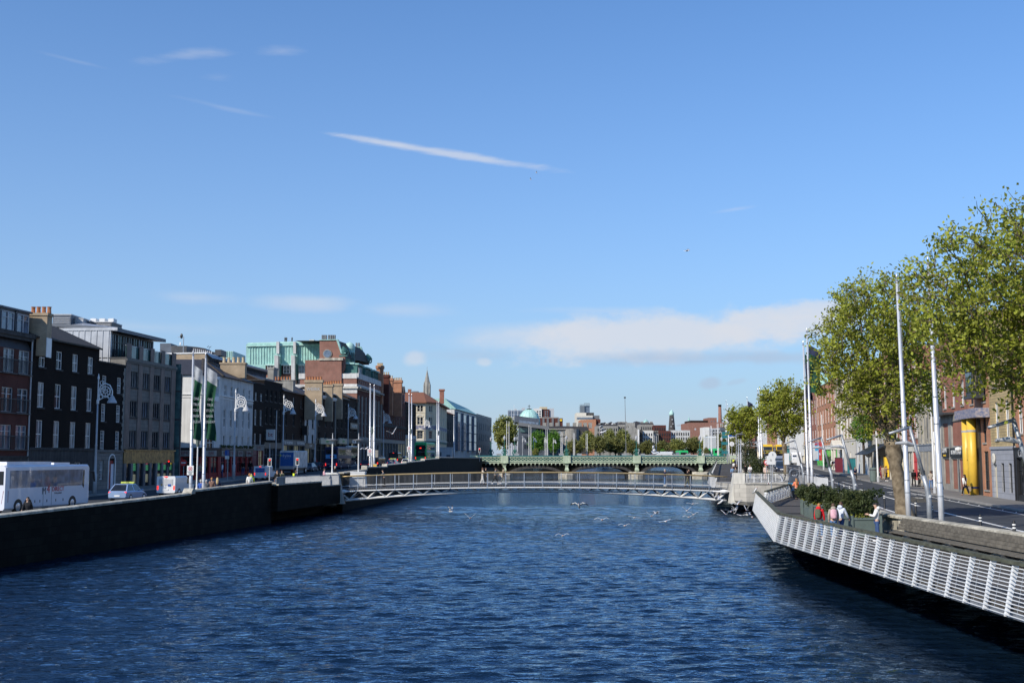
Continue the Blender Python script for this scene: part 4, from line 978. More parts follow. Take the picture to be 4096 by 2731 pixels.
hw=MB(); slab(hw,[(1274,1433),(1371,1430),(1371,1440),(1274,1441)],211.2,1.0); into(hw,hinv).build('wall_coping','limestone',hot)
hw=MB(); q=at(1309.5,1415,211.95)
for rr_,dd,m_,nm in((.62,.12,'stone','round_window_surround'),(.5,.18,'glass_sky','round_window')):
 hw=MB(); hw.extr([(q.x+rr_*1.35*math.cos(t),q.y,q.z+rr_*1.35*math.sin(t))for t in[2*PI*i/20 for i in range(20)]],(0,-dd,0)); into(hw,hinv).build(nm,m_,hot)
for pix,m_,Y_ in(([(1366,1494),(1427,1494),(1427,1513),(1366,1513)],'render_white',211.6),([(1366,1513),(1427,1513),(1427,1535),(1366,1535)],'brick_hotel',211.7),([(1366,1535),(1428,1535),(1428,1545),(1366,1545)],'render_white',211.6),([(1366,1545),(1433,1546),(1431,1553),(1366,1553)],'cream_pale',211.3),([(1366,1553),(1428,1553),(1428,1572),(1366,1572)],'render_white',211.6),([(1366,1572),(1428,1572),(1428,1610),(1366,1600)],'brick_hotel',211.7)):
 hw=MB(); slab(hw,pix,Y_,.3 if Y_>211.5 else.6); into(hw,hinv).build('banded_return',m_,hot)
A=fpt(1521); zg=zl(240)+.12
r12,w12=th(1521,1620,1588,'brick_range','long dark red brick range with a row of small gabled dormers',[(1612,1640),(1660,1692),(1710,1745)],wm='brick_deep_red',n=10,ww=1.2,style='bars',fm='plaster_grey',gm=DK,roof='mansard',rh=3.6,depth=11,sill='stone_dark',rm='slate_brown',gf=dict(h=4.8,mat='mid_grey',fascia='mid_grey',n=9,gm=('glass_dark','shop_glow','glass_blue')),cornice=[(7.6,.3,.25,'stone_dark')])
H12=zat(1588,A.y)-zg
for i in range(9):
 x=1.2+i*(w12-3.4)/8; b=MB(); m_='brick_deep_red' if i<5 else 'brick_red'
 b.extr([(x,.1,H12),(x+1.7,.1,H12),(x+1.7,.1,H12+2.6),(x+.85,.1,H12+3.7),(x,.1,H12+2.6)],(0,1.6,0)); b.build('dormer',m_,r12)
 b=MB(); b.extr([(x-.15,-.02,H12+2.5),(x+.85,-.02,H12+3.85),(x+1.85,-.02,H12+2.5),(x+1.85,-.02,H12+2.75),(x+.85,-.02,H12+4.1),(x-.15,-.02,H12+2.75)],(0,1.9,0)); b.build('dormer_roof','slate',r12)
 put_window(r12,x+.35,.03,H12+.4,1.0,2.0,'sash','pale_grey',DK)
for px,Y,w,zt,m_,lb in((1501,236,3.2,1462,'brick_orange','tall orange brick chimney stack behind the copper storey of the hotel'),(1512,240,5.0,1498,'brick_deep_red','dark chimney stack at the seam of hotel and red brick range'),(1531,246,4.6,1512,'brick_orange','broad orange brick chimney stack, left of a pair above the dormers'),(1570,252,4.4,1520,'brick_orange','broad orange brick chimney stack, right of a pair above the dormers')):
 p=at(px,1829,Y); zt_=zat(zt,Y); t=thing('chimney_stack',lb,'chimney',(p.x,Y,zt_-5),0,'chimney stacks on the left bank roofs')
 b=MB(); b.box(0,0,-3,w*.42,1.6,4.4); b.box(-.15,-.15,4.4,w*.42+.15,1.75,5); b.box(w*.42,.0,-3,w*.8,1.5,4.2)if False else None; b.build('stack',m_,t)
 if zt in(1512,1520):b=MB(); b.box(w*.42,.05,-3,w*.42+.02,1.5,4.2); b.build('side',m_,t)
 for k in range(5):c=MB(); c.lathe([(.15,0),(.13,.5),(.16,.6)],(.2+k*(w*.42-.4)/4,.8,5),8); c.build('chimney_pot','pot_pale',t)
th(1620,1663,1607,'corner_house','dark brick corner house with pale shopfront just before the far bridge',[(1632,1660),(1680,1712)],wm='brick_dark',n=3,ww=1.3,gm=DK,fm='dark_grey',depth=14,sill='stone_dark',coping='zinc',gf=dict(h=6.2,mat='render_dirty',fascia='render_dirty',n=4,text=[('SPAR',.3,.9,'paint_white','blue_paint',3.5)]))
# ---------------- buildings behind the terrace
def block(name,label,pix,Y,d,m,cat='building',z0=0,group=None):
 """prism with the given photo outline standing at distance Y, d metres deep"""
 p=[at(x,y,Y)for x,y in pix]; lowest=min(q.z for q in p)
 if cat=='building':
  for q in p:
   if q.z<lowest+.4:q.z=2.0
 o=thing(name,label,cat,(min(q.x for q in p),Y,z0),0,group); off=o.location
 b=MB(); b.extr([tuple(q-off)for q in p],(0,d,0)); b.build('wall',m,o); return o
def addslab(o,name,pix,Y,d,m):
 b=MB(); b.extr([tuple(at(x,y,Y)-o.location)for x,y in pix],(0,d,0)); return b.build(name,m,o)
def rect(a,b,c,d):return[(a,d),(c,d),(c,b),(a,b)]
Yb=152
br=block('office_building','tan brick block with white parapet edge and long overhanging grey roof behind the white pub',[(632,1640),(825,1640),(825,1412),(632,1416)],Yb,6,'brick_tan',z0=2)
addslab(br,'parapet_edge',[(631,1417),(827,1413),(827,1408),(631,1412)],Yb-.1,6.3,'paint_white')
def q3(px,py,Y):return at(px,py,Y)
b=MB(); e0,e1=q3(827,1413,Yb),q3(1075,1480,186)
lo0,lo1=q3(850,1432,Yb+1),q3(1072,1488,186)
off=br.location
b.hexa([p-off for p in(lo0,lo1,lo1+Vector((-12,4,0)),lo0+Vector((-12,4,0)),e0,e1,e1+Vector((-12,4,.6)),e0+Vector((-12,4,.6)))]); b.build('overhanging_roof','zinc',br)
g0,g1=q3(838,1440,Yb+1.6),q3(1062,1490,186.5)
b=MB(); b.hexa([p-off for p in(g0+Vector((0,0,-5.5)),g1+Vector((0,0,-5)),g1+Vector((-9,4,-5)),g0+Vector((-9,4,-5.5)),g0,g1,g1+Vector((-9,4,0)),g0+Vector((-9,4,0)))]); b.build('glazed_storey','glass_sky',br)
b=MB()
for i in range(40):
 t=i/39; p=g0.lerp(g1,t)-off; b.box(p.x+.01,p.y-.1,p.z-5.2,p.x+.12,p.y+.02,p.z)
b.build('mullions','zinc_dark',br)
b=MB()
for i in range(44):
 t=i/43; p=lo0.lerp(lo1,t)-off; b.box(p.x-.4,p.y-.06,p.z-.35,p.x-.05,p.y+.06,p.z-.02)
b.build('brackets','louvre',br)
for pix,m_,lb in((rect(640,1373,684,1411),'zinc_dark','plain dark grey box on the tan brick block roof'),(rect(684,1383,748,1411),'louvre','slatted plant screen on the tan brick block roof')):
 o=block('roof_plant',lb,pix,Yb+2,3,m_,'roof plant',z0=20)
 if m_=='louvre':
  b=MB()
  for i in range(7):b.extr([tuple(at(x,1385+i*3.7+y,Yb+1.95)-o.location)for x,y in((685,0),(747,0),(747,1.6),(685,1.6))],(0,-.08,0))
  b.build('slats','mid_grey',o)
o=block('roof_plant','long louvred plant receding along the grey office roof',[(752,1411),(885,1422),(885,1398),(860,1398),(860,1408),(830,1404),(820,1393),(792,1388),(752,1384)],Yb+6,3,'louvre','roof plant',z0=20)
b=MB()
for i in range(12):b.extr([tuple(at(x,y,Yb+5.9)-o.location)for x,y in((756+i*8,1390+i*1.4),(760+i*8,1390.5+i*1.4),(760+i*8,1406+i*1.0),(756+i*8,1405.5+i*1.0))],(0,-.1,0))
b.build('slats','pale_grey',o)
o=block('copper_roof_box','small pale green copper box on the roof left of the copper block',rect(884,1404,932,1450),170,8,'copper_pale','roof box',z0=20)
b=MB();
for k in range(5):b.extr([tuple(at(x,y,169.95)-o.location)for x,y in((890+k*9,1405),(891+k*9,1405),(891+k*9,1450),(890+k*9,1450))],(0,-.06,0))
b.build('seams','copper_dark',o)
o=thing('roof_mast','thin roof mast carrying a dark aerial on the tan brick block','mast',at(733,1412,153)); h=zat(1347,153)-zat(1412,153)
b=MB(); b.tube([(0,0,0),(0,0,h)],.05,6); b.bar((0,0,h),(-.8,0,h-.05),.06); b.build('mast','galv',o); b=MB(); b.ball((-.3,0,h+.1),(.2,.12,.35),8,5); b.build('aerial','black_paint',o); b=MB(); b.ball((-.42,0,h-.95),(.12,.1,.25),8,5); b.build('dish','paint_white',o)
o=thing('weather_vane','small dark weather vane on the left bank roofs','weather vane',at(836,1404,165)); b=MB(); b.tube([(0,0,0),(0,0,.5)],.03,5); b.tube([(-.3,0,.55),(-.1,0,.75),(.1,0,.5),(.3,0,.72)],.04,5); b.build('vane','black_paint',o)
Yc=217
cb=block('copper_block','large pale green copper clad block with stone piers rising behind the terrace',[(985,1620),(1282,1620),(1282,1384),(1276,1368),(985,1376)],Yc,14,'copper',z0=4)
addslab(cb,'top_band',[(990,1380),(1270,1372),(1263,1363),(990,1371)],Yc+.3,12,'copper_pale'); addslab(cb,'cornice',[(985,1386),(1282,1379),(1282,1375),(985,1382)],Yc-.35,1,'copper_pale')
b=MB()
for px in list(range(1000,1104,11))+list(range(1118,1172,12))+list(range(1186,1280,11)):
 b.extr([tuple(at(x,y,Yc-.004)-cb.location)for x,y in((px,1386),(px+1.1,1386),(px+1.1,1455),(px,1455))],(0,-.12,0))
b.build('standing_seams','copper_pale',cb)
for px in(1105,1172):
 addslab(cb,'stone_pier',rect(px,1366,px+11,1414),Yc-.9,.9,'render_dirty'); addslab(cb,'stone_pier',rect(px-8,1421,px+7,1535),Yc-2.2,2.2,'render_dirty'); addslab(cb,'copper_fin',rect(px-8,1412,px+17,1456),Yc-.6,.6,'copper')
 addslab(cb,'copper_fin',rect(px+11,1456,px+17,1520),Yc-1.0,1.0,'copper_dark')
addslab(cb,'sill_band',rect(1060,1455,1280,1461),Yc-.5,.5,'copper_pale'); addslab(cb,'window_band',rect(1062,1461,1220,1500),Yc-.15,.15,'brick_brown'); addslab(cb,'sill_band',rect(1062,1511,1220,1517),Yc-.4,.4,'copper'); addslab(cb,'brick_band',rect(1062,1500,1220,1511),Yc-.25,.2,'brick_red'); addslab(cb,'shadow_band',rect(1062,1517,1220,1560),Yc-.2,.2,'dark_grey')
for px in(1068,1133,1194):
 p=at(px,1494,Yc-.3)-cb.location; put_window(cb,p.x,p.y,p.z,1.25 if px<1190 else 1.15,1.55,'multi','paint_white','glass_dark' if px<1190 else 'glass_pale')
p=at(1194,1545,Yc-.4)-cb.location; put_window(cb,p.x,p.y,p.z,.75,1.2,'multi','pale_grey','glass_pale')
b=MB()
for i in range(7):b.extr([tuple(at(x,1403+i*3.4+y,Yc-.004)-cb.location)for x,y in((1258,0),(1279,0),(1279,1.4),(1258,1.4))],(0,-.15,0))
b.build('louvre','copper_pale',cb)
b=MB()
for px,h in((1140,11),(1146,10),(1168,11)):
 q=at(px,1366,Yc+2)-cb.location; b.tube([q,q+Vector((0,0,.5))],[.12,.12],6); b.ball(q+Vector((0,0,.55)),(.16,.16,.3),8,5)
b.build('roof_vents','dark_grey',cb); addslab(cb,'roof_box',rect(1237,1358,1256,1366),Yc+2,2,'concrete')
# ---------------- beyond the far bridge on the left bank
l3=lambda y:-22.7+.1*(y-305)
def f3(px):u=U(px); y=(-22.7-30.5)/(u-.1); return Vector((u*y,y))
SC=f3(1735); q0=Vector((at(1655,1829,300).x-8,300)); q1=Vector((at(1700,1829,300).x,300)); q2=Vector((at(1740,1829,301.5).x,301.5+3)); q3_=f3(1786)
sl=thing('corner_palazzo','cream corner building with red tiled hipped roof and arched windows beyond the far bridge','building',(0,0,4.6)); Hs=zat(1608,301)-4.6
def sface(p,q,n,nm):
 w=(q-p).length; rz=math.atan2(q.y-p.y,q.x-p.x); ops=[]
 for zb,zt in((1646,1622),(1698,1668),(1754,1724)):
  for k in range(n):
   c=w*(k+.5)/n; ops.append((c-.75,zat(zb,301)-4.6,c+.75,zat(zt,301)-4.6))
 mb=MB(); wall_face(mb,w,-2,Hs,ops,.25); mb.build(nm,'cream',sl,loc=(p.x,p.y,0),rz=rz)
 for i,o_ in enumerate(ops):
  x,y=T2(p,rz,o_[0],.16); put_window(sl,x,y,o_[1],1.5,o_[3]-o_[1],'multi' if i>=2*n else 'sash','cream_pale',('glass_dark','glass_blue'),rz)
 b=MB()
 for i,o_ in enumerate(ops):
  c=(o_[0]+o_[2])/2
  if i<2*n:b.extr([(c+.95*math.cos(t),-.1,o_[3]+.75*math.sin(t))for t in[PI*j/8 for j in range(9)]]+[(c-.72*math.cos(t),-.1,o_[3]+.5*math.sin(t))for t in[PI*j/8 for j in range(9)]],(0,.08,0)); b.box(c-.09,-.06,o_[1],c+.09,.12,o_[3])
  else:b.extr([(c-1.1,-.25,o_[3]+.2),(c+1.1,-.25,o_[3]+.2),(c,-.25,o_[3]+.8)],(0,.22,0)); b.box(c-1,-.16,o_[1]-.3,c+1,-.004,o_[1]-.05)
 b.build('window_heads','cream_pale',sl,loc=(p.x,p.y,0),rz=rz)
 b=MB(); b.box(0,-.1,zat(1716,301)-4.6,w,.02,zat(1701,301)-4.6); b.build('relief_frieze','mural',sl,loc=(p.x,p.y,0),rz=rz)
 for ya,yb,pr in((1763,1757,.18),(1650,1648,.12),(1701,1699,.12)):b=MB(); b.box(0,-pr,zat(ya,301)-4.6,w,.02,zat(yb,301)-4.6); b.build('string_course','cream_pale',sl,loc=(p.x,p.y,0),rz=rz)
 b=MB(); b.box(0,-.14,zat(1772,301)-4.6,w,.02,zat(1764,301)-4.6); b.build('ground_frieze','copper_dark',sl,loc=(p.x,p.y,0),rz=rz)
sface(q0,q1,4,'side_front'); sface(q1,q2,1,'corner_front'); sface(q2,q3_,5,'river_front')
b=MB(); ap=(at(1690,1566,306)); e=[Vector((q0.x,q0.y-.9)),Vector((q1.x+.3,q1.y-.9)),Vector((q2.x+.9,q2.y)),Vector((q3_.x+.9,q3_.y))]
az_=ap.z-4.6; b.poly([(e[0].x,e[0].y,Hs),(e[1].x,e[1].y,Hs),(ap.x,ap.y+3,az_),(e[0].x,ap.y+3,az_)]); b.poly([(e[1].x,e[1].y,Hs),(e[2].x,e[2].y,Hs),(ap.x,ap.y+3,az_)])
b.poly([(e[2].x,e[2].y,Hs),(e[3].x,e[3].y,Hs),(ap.x,ap.y+3,az_)]); b.poly([(e[3].x,e[3].y,Hs),(e[0].x,e[3].y,Hs),(ap.x,ap.y+3,az_)]); b.prism([(v.x,v.y)for v in e]+[(e[0].x,e[3].y)],Hs-.3,Hs-.004); b.build('roof','clay_tile',sl)
c=MB(); p=at(1766,1598,316); c.box(p.x-.1,p.y,p.z-8.6,p.x+.9,p.y+1,zat(1553,316)-4.6-.3); cc=c
c=MB(); zt=zat(1556,316)-4.6; c.box(p.x-.55,p.y,zt-4,p.x+.65,p.y+1.2,zt-.5); c.box(p.x-.75,p.y-.2,zt-.5,p.x+.85,p.y+1.4,zt); c.build('chimney','brick_red',sl)
c=MB(); p=at(1637,1600,312); zt=zat(1556,312)-4.6; c.box(p.x-.4,p.y,zt-5,p.x+.5,p.y+1,zt); c.build('chimney','brick_red',sl)
b3='buildings beyond the far bridge'
def far3(name,label,px0,px1,ptop,wm,**k):
 A,B=f3(px0),f3(px1); return bldg(name,label,A,B,4.7,zat(ptop,A.y)-4.7,wm,group=b3,**k)
far3('grey_house','grey stone house with small red tiled roof right of the cream corner building',1787,1816,1652,'stone_dark',n=3,rows=[(9,11.5),(5.4,8)],ww=1.4,gm=DK,fm='dark_grey',roof='pitch',rm='clay_tile',rh=2.4,depth=12)
rg,wg=far3('glazed_block','modern white block with tall blue glazed bays and green copper roof',1817,1904,1637,'render_dirty',n=7,rows=[(4.6,6.6),(7.2,9.2),(9.8,11.8),(12.4,14.2)],ww=2.2,style='multi',gm=('glass_sky','glass_pale','glass_blue'),fm='zinc_dark',depth=14,coping='zinc_dark',sill=None)
for i in range(4):
 b=MB(); x=2+i*wg/4; b.box(x,-.8,3,x+wg/10,-.004,15); gb=b.build('glazed_bay','glass_sky',rg)
 b=MB()
 for k in range(5):b.box(x-.05,-.86,3+k*2.9,x+wg/10+.05,-.804,3.3+k*2.9)
 b.build('transoms','zinc_dark',gb)
Hh=zat(1637,f3(1817).y)-4.7; b=MB(); b.hexa([(0,-.5,Hh+.15),(wg,-.5,Hh+.15),(wg,9,Hh+.15),(0,9,Hh+.15),(0,3,Hh+3.4),(wg,3,Hh+2.4),(wg,8,Hh+2.4),(0,8,Hh+3.4)]); b.build('copper_roof','copper',rg)
far3('apartment_block','pale grey apartment block with roof terrace, furthest building of the left row',1905,1966,1660,'plaster_grey',n=8,rows=[(3,5.4),(7,9.4),(11,13.4),(14.6,16.4)],ww=1.3,style='pair',gm=('glass_dark','glass_blue'),fm='dark_grey',depth=14,coping='zinc',sill=None)
# ---------------------------------------------------------------- footbridge
fb=thing('footbridge','slim white steel truss footbridge with bronze handrail spanning the river','footbridge',(0,0,0))
FX0,FX1,FY,FW=-17.7,22.1,118.0,4.0
def fa(x):return 1-((x-2.2)/19.9)**2
def zdk(x):return 2.42+.42*fa(x)
def zbc(x):return 1.16+1.0*fa(x)
xs=[lerp(FX0,FX1,i/42)for i in range(43)]
b=MB(); b.loft([[(x,FY,zdk(x)-.24),(x,FY+FW,zdk(x)-.24),(x,FY+FW,zdk(x)),(x,FY,zdk(x))]for x in xs]); b.build('deck','dark_grey',fb)
b=MB()
for i in range(170):x=lerp(FX0,FX1,i/169); b.box(x-.03,FY-.05,zdk(x)-.24,x+.03,FY-.003,zdk(x)-.04)
b.build('deck_edge_ribs','mid_grey',fb)
for y in(FY-.02,FY+FW+.02):
 b=MB(); b.tube([(x,y,zdk(x)-.30)for x in xs],.07,8); b.build('top_chord','paint_white',fb,True)
 b=MB(); b.tube([(x,y,zdk(x)+1.22)for x in xs],.06,8); b.build('handrail','bronze',fb,True)
 b=MB(); b.tube([(x,y,zdk(x)+.22)for x in xs],.022,6); b.build('lower_rail','paint_white',fb)
 b=MB()
 for i in range(300):x=lerp(FX0+.2,FX1-.2,i/299); b.box(x-.008,y-.008,zdk(x)+.1,x+.008,y+.008,zdk(x)+1.2)
 b.build('balusters','mid_grey',fb)
b=MB(); b.tube([(x,FY+.55,zbc(x))for x in xs],.14,10); b.build('bottom_chord','paint_white',fb,True)
NP=21; dx=(FX1-FX0)/NP
for i in range(NP+1):
 x=FX0+i*dx
 for y,dn in((FY-.07,1),(FY+FW+.07,0)):
  if 0<i<NP:
   b=MB(); b.bar((x,y,zdk(x)-.3),(x,y,zdk(x)+1.2),.07,.05); b.build('post','steel' if dn else 'galv',fb)
for i in range(NP):
 xb=FX0+(i+.5)*dx
 for xa in(xb-dx/2,xb+dx/2):
  for y in(FY-.02,FY+FW+.02):
   b=MB(); p=Vector((xa,y,zdk(xa)-.27)); q=Vector((xb,FY+.55,zbc(xb))); b.tube([p,p.lerp(q,.4),p.lerp(q,.42),q],[.065,.065,.095,.095],7); b.build('strut','paint_white' if y<FY+1 else 'galv',fb)  # far struts coloured grey to stand for shade, near ones white as if sunlit
for x,s in((FX0+.1,1),(FX1-.1,-1)):
 b=MB(); c=[];
 for k in range(9):t=k/8; c.append((.05+.17*math.sin(PI*min(1,t*1.25))**2,t))
 b.tube([(x+s*(1.9*t-.5),FY-.06,zdk(x)-.29)for r,t in c],[r for r,t in c],10); b.build('end_casting','paint_white',fb,True)
ra=thing('bridge_abutment','pale granite abutment block carrying the right end of the footbridge','abutment')
b=MB(); b.loft([[(22.6,115.8,.95),(23.6,115.2,.80),(30,115.2,.80),(30,126,.8),(22.6,126,.95)],[(22.35,115.5,1.3),(23.4,114.9,1.2),(30,114.9,1.2),(30,126.2,1.2),(22.35,126.2,1.3)],[(22.35,115.5,2.95),(23.4,114.9,2.95),(30,114.9,2.95),(30,126.2,2.95),(22.35,126.2,2.95)]]); b.build('block','ashlar_pale',ra)
b=MB(); b.box(23.3,114.8,2.954,30.05,115.3,3.12); b.build('coping','concrete',ra)
b=MB(); b.hexa([(22.0,115.9,1.0),(23.4,115.4,1.0),(23.4,117.4,1.0),(22.0,117.4,1.0),(22.5,116.2,4.05),(23.5,115.9,4.05),(23.5,117.2,4.05),(22.5,117.2,4.05)]); b.build('pylon','concrete',ra)
lp=thing('bridge_pylon','white stone pylon blocks at the left end of the footbridge','pylon')
for x0,x1,y0,y1,z1 in((-19.2,-18.0,117.6,119.0,3.95),(-17.2,-15.7,122.3,123.6,4.0)):
 b=MB(); b.hexa([(x0-.15,y0,2.3),(x1+.15,y0,2.3),(x1+.15,y1,2.3),(x0-.15,y1,2.3),(x0,y0,z1),(x1,y0,z1),(x1,y1,z1),(x0,y1,z1)]); b.box(x0-.05,y0-.05,z1+.003,x1+.05,y1+.05,z1+.1); b.build('block','paint_white',lp)
b=MB(); b.hexa([(-18.0,117.2,.9),(-17.1,117.2,.9),(-17.1,118.2,.9),(-18.0,118.2,.9),(-18.35,117.2,4.0),(-17.75,117.2,4.0),(-17.75,118.2,4.0),(-18.35,118.2,4.0)]); b.build('leaning_fin','concrete',lp)
rr_=thing('railing','grey upright bar railing on the right abutment of the footbridge','railing')
b=MB()
for i in range(62):x=23.6+i*.11; b.box(x,115.0,3.1,x+.03,115.03,3.78)
for i in range(10):x=23.6; b.box(x,115+i*.3,3.1,x+.03,115.03+i*.3,3.78)
b.build('upright_bars','pale_grey',rr_); b=MB(); b.box(23.55,114.98,3.78,30.4,115.06,3.83); b.build('top_rail','pale_grey',rr_)
pl=thing('curved_panel','smooth pale grey curved panel wall at the end of the abutment railing','panel',(0,0,0))
b=MB(); b.loft([[(27.6+i*.45,112.6-.12*(i-3)**2*.4,2.9),(27.6+i*.45,112.75-.12*(i-3)**2*.4,2.9),(27.6+i*.45,112.75-.12*(i-3)**2*.4,3.95-.05*i),(27.6+i*.45,112.6-.12*(i-3)**2*.4,3.95-.05*i)]for i in range(8)]); b.build('panel','pale_grey',pl)
# ---------------------------------------------------------------- boardwalk on the right bank
DZ=1.8
bw=thing('boardwalk','grey plank boardwalk along the right quay, carried over the water','boardwalk')
E=[(12.95,8),(12.95,56),(17.8,84)]
def dz(y):return prof([(0,1.8),(72,1.8),(92,2.15),(110,2.2)])(y)
def edge(y):return prof([(8,12.95),(56,12.95),(84,17.8),(84.1,18.3),(100.7,24.3)])(y)
b=MB(); Y=ys(8,56,4)+ys(56,84,4)[1:]+ys(84.1,100.7,3)
for a,c in zip(Y,Y[1:]):b.loft([[(edge(y),y,dz(y)-.16),(rwall(y)-.02,y,dz(y)-.16),(rwall(y)-.02,y,dz(y)),(edge(y),y,dz(y))]for y in(a,c)],caps=False)
b.build('deck','boards',bw)
b=MB(); Yd=ys(8,56,4)+ys(56,84,4)[1:]
b.loft([[(edge(y)-.02,y,dz(y)-.34),(edge(y)+.35,y,dz(y)-.42),(edge(y)+.35,y,dz(y)-.165),(edge(y)-.02,y,dz(y)-.165)]for y in Yd]); b.build('edge_beam','galv',bw)
for y in[10+i*5.5 for i in range(14)]:
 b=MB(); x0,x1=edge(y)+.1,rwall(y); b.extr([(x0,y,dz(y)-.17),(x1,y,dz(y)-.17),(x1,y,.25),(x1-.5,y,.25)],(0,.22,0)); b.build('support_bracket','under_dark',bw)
rail=thing('boardwalk_railing','white outward leaning slatted railing with weathered timber handrail beside the boardwalk','railing')
def railrun(root,pts,n,ztop,lean,bars=13,hand=True,major=4,zlow=-.26,post_w=.05):
 """pts: two plan points with deck level; lean = outward unit vector * overhang at the foot"""
 (xa,ya,za),(xb,yb,zb)=pts; L=Vector((lean[0],lean[1],0))
 def P(t,h):
  return Vector((lerp(xa,xb,t),lerp(ya,yb,t),lerp(za,zb,t)+lerp(zlow,ztop-.07,h)))+L*(1-h)
 d=(Vector((xb,yb,0))-Vector((xa,ya,0))).normalized()
 for i in range(n+1):
  t=i/n; w=.085 if i%major==0 else.055
  b=MB(); inn=-L.normalized()*.13
  f,m_,tp=P(t,0),P(t,.5),P(t,1)
  b.hexa([f-d*w/2,f+d*w/2,f+d*w/2+inn*.7,f-d*w/2+inn*.7,tp-d*w/2,tp+d*w/2,tp+d*w/2+inn*1.2,tp-d*w/2+inn*1.2])
  b.build('rail_post','rail_white',root)
 for k in range(bars):
  h=(k+.5)/bars; b=MB(); b.bar(P(0,h),P(1,h),.03,.022); b.build('rail_bar','rail_white',root)
 for i in range(n):b=MB(); b.bar(P((i+.5)/n,.02),P((i+.5)/n,.97),.012); b.build('tie_rod','galv',root)
 if hand:
  b=MB(); a0=Vector((xa,ya,za+ztop))+L.normalized()*-.06; a1=Vector((xb,yb,zb+ztop))+L.normalized()*-.06; b.bar(a0,a1,.22,.09); b.build('handrail','timber_rail',root)
railrun(rail,((12.95,8,DZ),(12.95,56,DZ)),35,1.1,(-.27,0))
nx=Vector((-28,4.85)).normalized()*.27
railrun(rail,((12.95,56.05,DZ),(17.8,84,dz(84))),22,1.1,nx)
er=thing('boardwalk_end_railing','slanting white railing closing the far end of the boardwalk','railing')
railrun(er,((18.5,84.2,dz(84)),(24.2,100.4,dz(100))),9,1.12,(-.14,.05),9,zlow=.05)
for i in range(10):
 t=i/9; b=MB()
 for k in range(8):x,y=lerp(18.5,24.2,t),lerp(84.2,100.4,t); b.hexa([(x-.05,y-.15,dz(y)+.1+k*.12),(x+.28,y+.35,dz(y)+.1+k*.12),(x+.28,y+.35,dz(y)+.13+k*.12),(x-.05,y-.15,dz(y)+.13+k*.12),(x-.1,y-.1,dz(y)+.17+k*.12),(x+.23,y+.4,dz(y)+.17+k*.12),(x+.23,y+.4,dz(y)+.19+k*.12),(x-.1,y-.1,dz(y)+.19+k*.12)])
 b.build('rail_slat','rail_white',er)
eb=thing('steel_end_panel','black steel end panel with blue graffiti behind the person in orange','panel',(24.0,99.3,dz(99)))
b=MB(); b.hexa([(.3,0,0),(1.7,0,0),(1.7,.3,0),(.3,.3,0),(-.05,0,1.15),(1.5,0,1.15),(1.5,.3,1.15),(-.05,.3,1.15)]); b.build('panel','dark_grey',eb); lettering('AYJ',.42,'sky_blue',eb,(.42,-.02,.68),0,'graffiti')
b=MB(); b.box(1.55,-.1,0,1.85,.4,1.25); b.build('end_post','limestone',eb)
bn=thing('long_bench','long slatted timber bench against the right bank parapet wall','bench')
for k,(x,z)in enumerate(((17.25,2.24),(17.45,2.25),(17.65,2.26),(17.85,2.34),(17.93,2.47),(18.01,2.60),(18.08,2.72))):
 b=MB(); b.box(x,16,z-.04,x+(.16 if k<3 else.07),53.5,z+(.0 if k<3 else.085)); b.build('slat','timber_bench',bn)
for i in range(16):y=16.6+i*2.4; b=MB(); b.hexa([(17.2,y,DZ),(17.3,y,DZ),(17.3,y+.12,DZ),(17.2,y+.12,DZ),(17.2,y,2.195),(18.2,y,2.195),(18.2,y+.12,2.195),(17.2,y+.12,2.195)]); b.build('support','dark_grey',bn)
def bush(mb,c,r,n,s,rnd):
 for i in range(n):
  while True:
   p=Vector((rnd.uniform(-1,1),rnd.uniform(-1,1),rnd.uniform(-1,1)))
   if.25<p.length<1:break
  p=Vector((c[0]+p.x*r[0],c[1]+p.y*r[1],c[2]+p.z*r[2]))
  a=Vector((rnd.gauss(0,1),rnd.gauss(0,1),rnd.gauss(0,1))).normalized(); q=a.orthogonal().normalized(); e=a.cross(q); k=s*rnd.uniform(.6,1.3)
  mb.poly([p-q*k,p-e*k*.5,p+q*k,p+e*k*.5])
planters=[(19.0,75.6,1.05,1.0,'first sage green planter box from the orange jacketed person'),(17.9,69.0,1.05,1.0,'sage green planter box left of the red jacketed person'),(16.15,58.6,1.25,.95,'sage green planter box between the white hoodie and the blue bin'),(16.05,54.6,1.45,1.0,'sage green planter box behind the person in the white puffer jacket')]
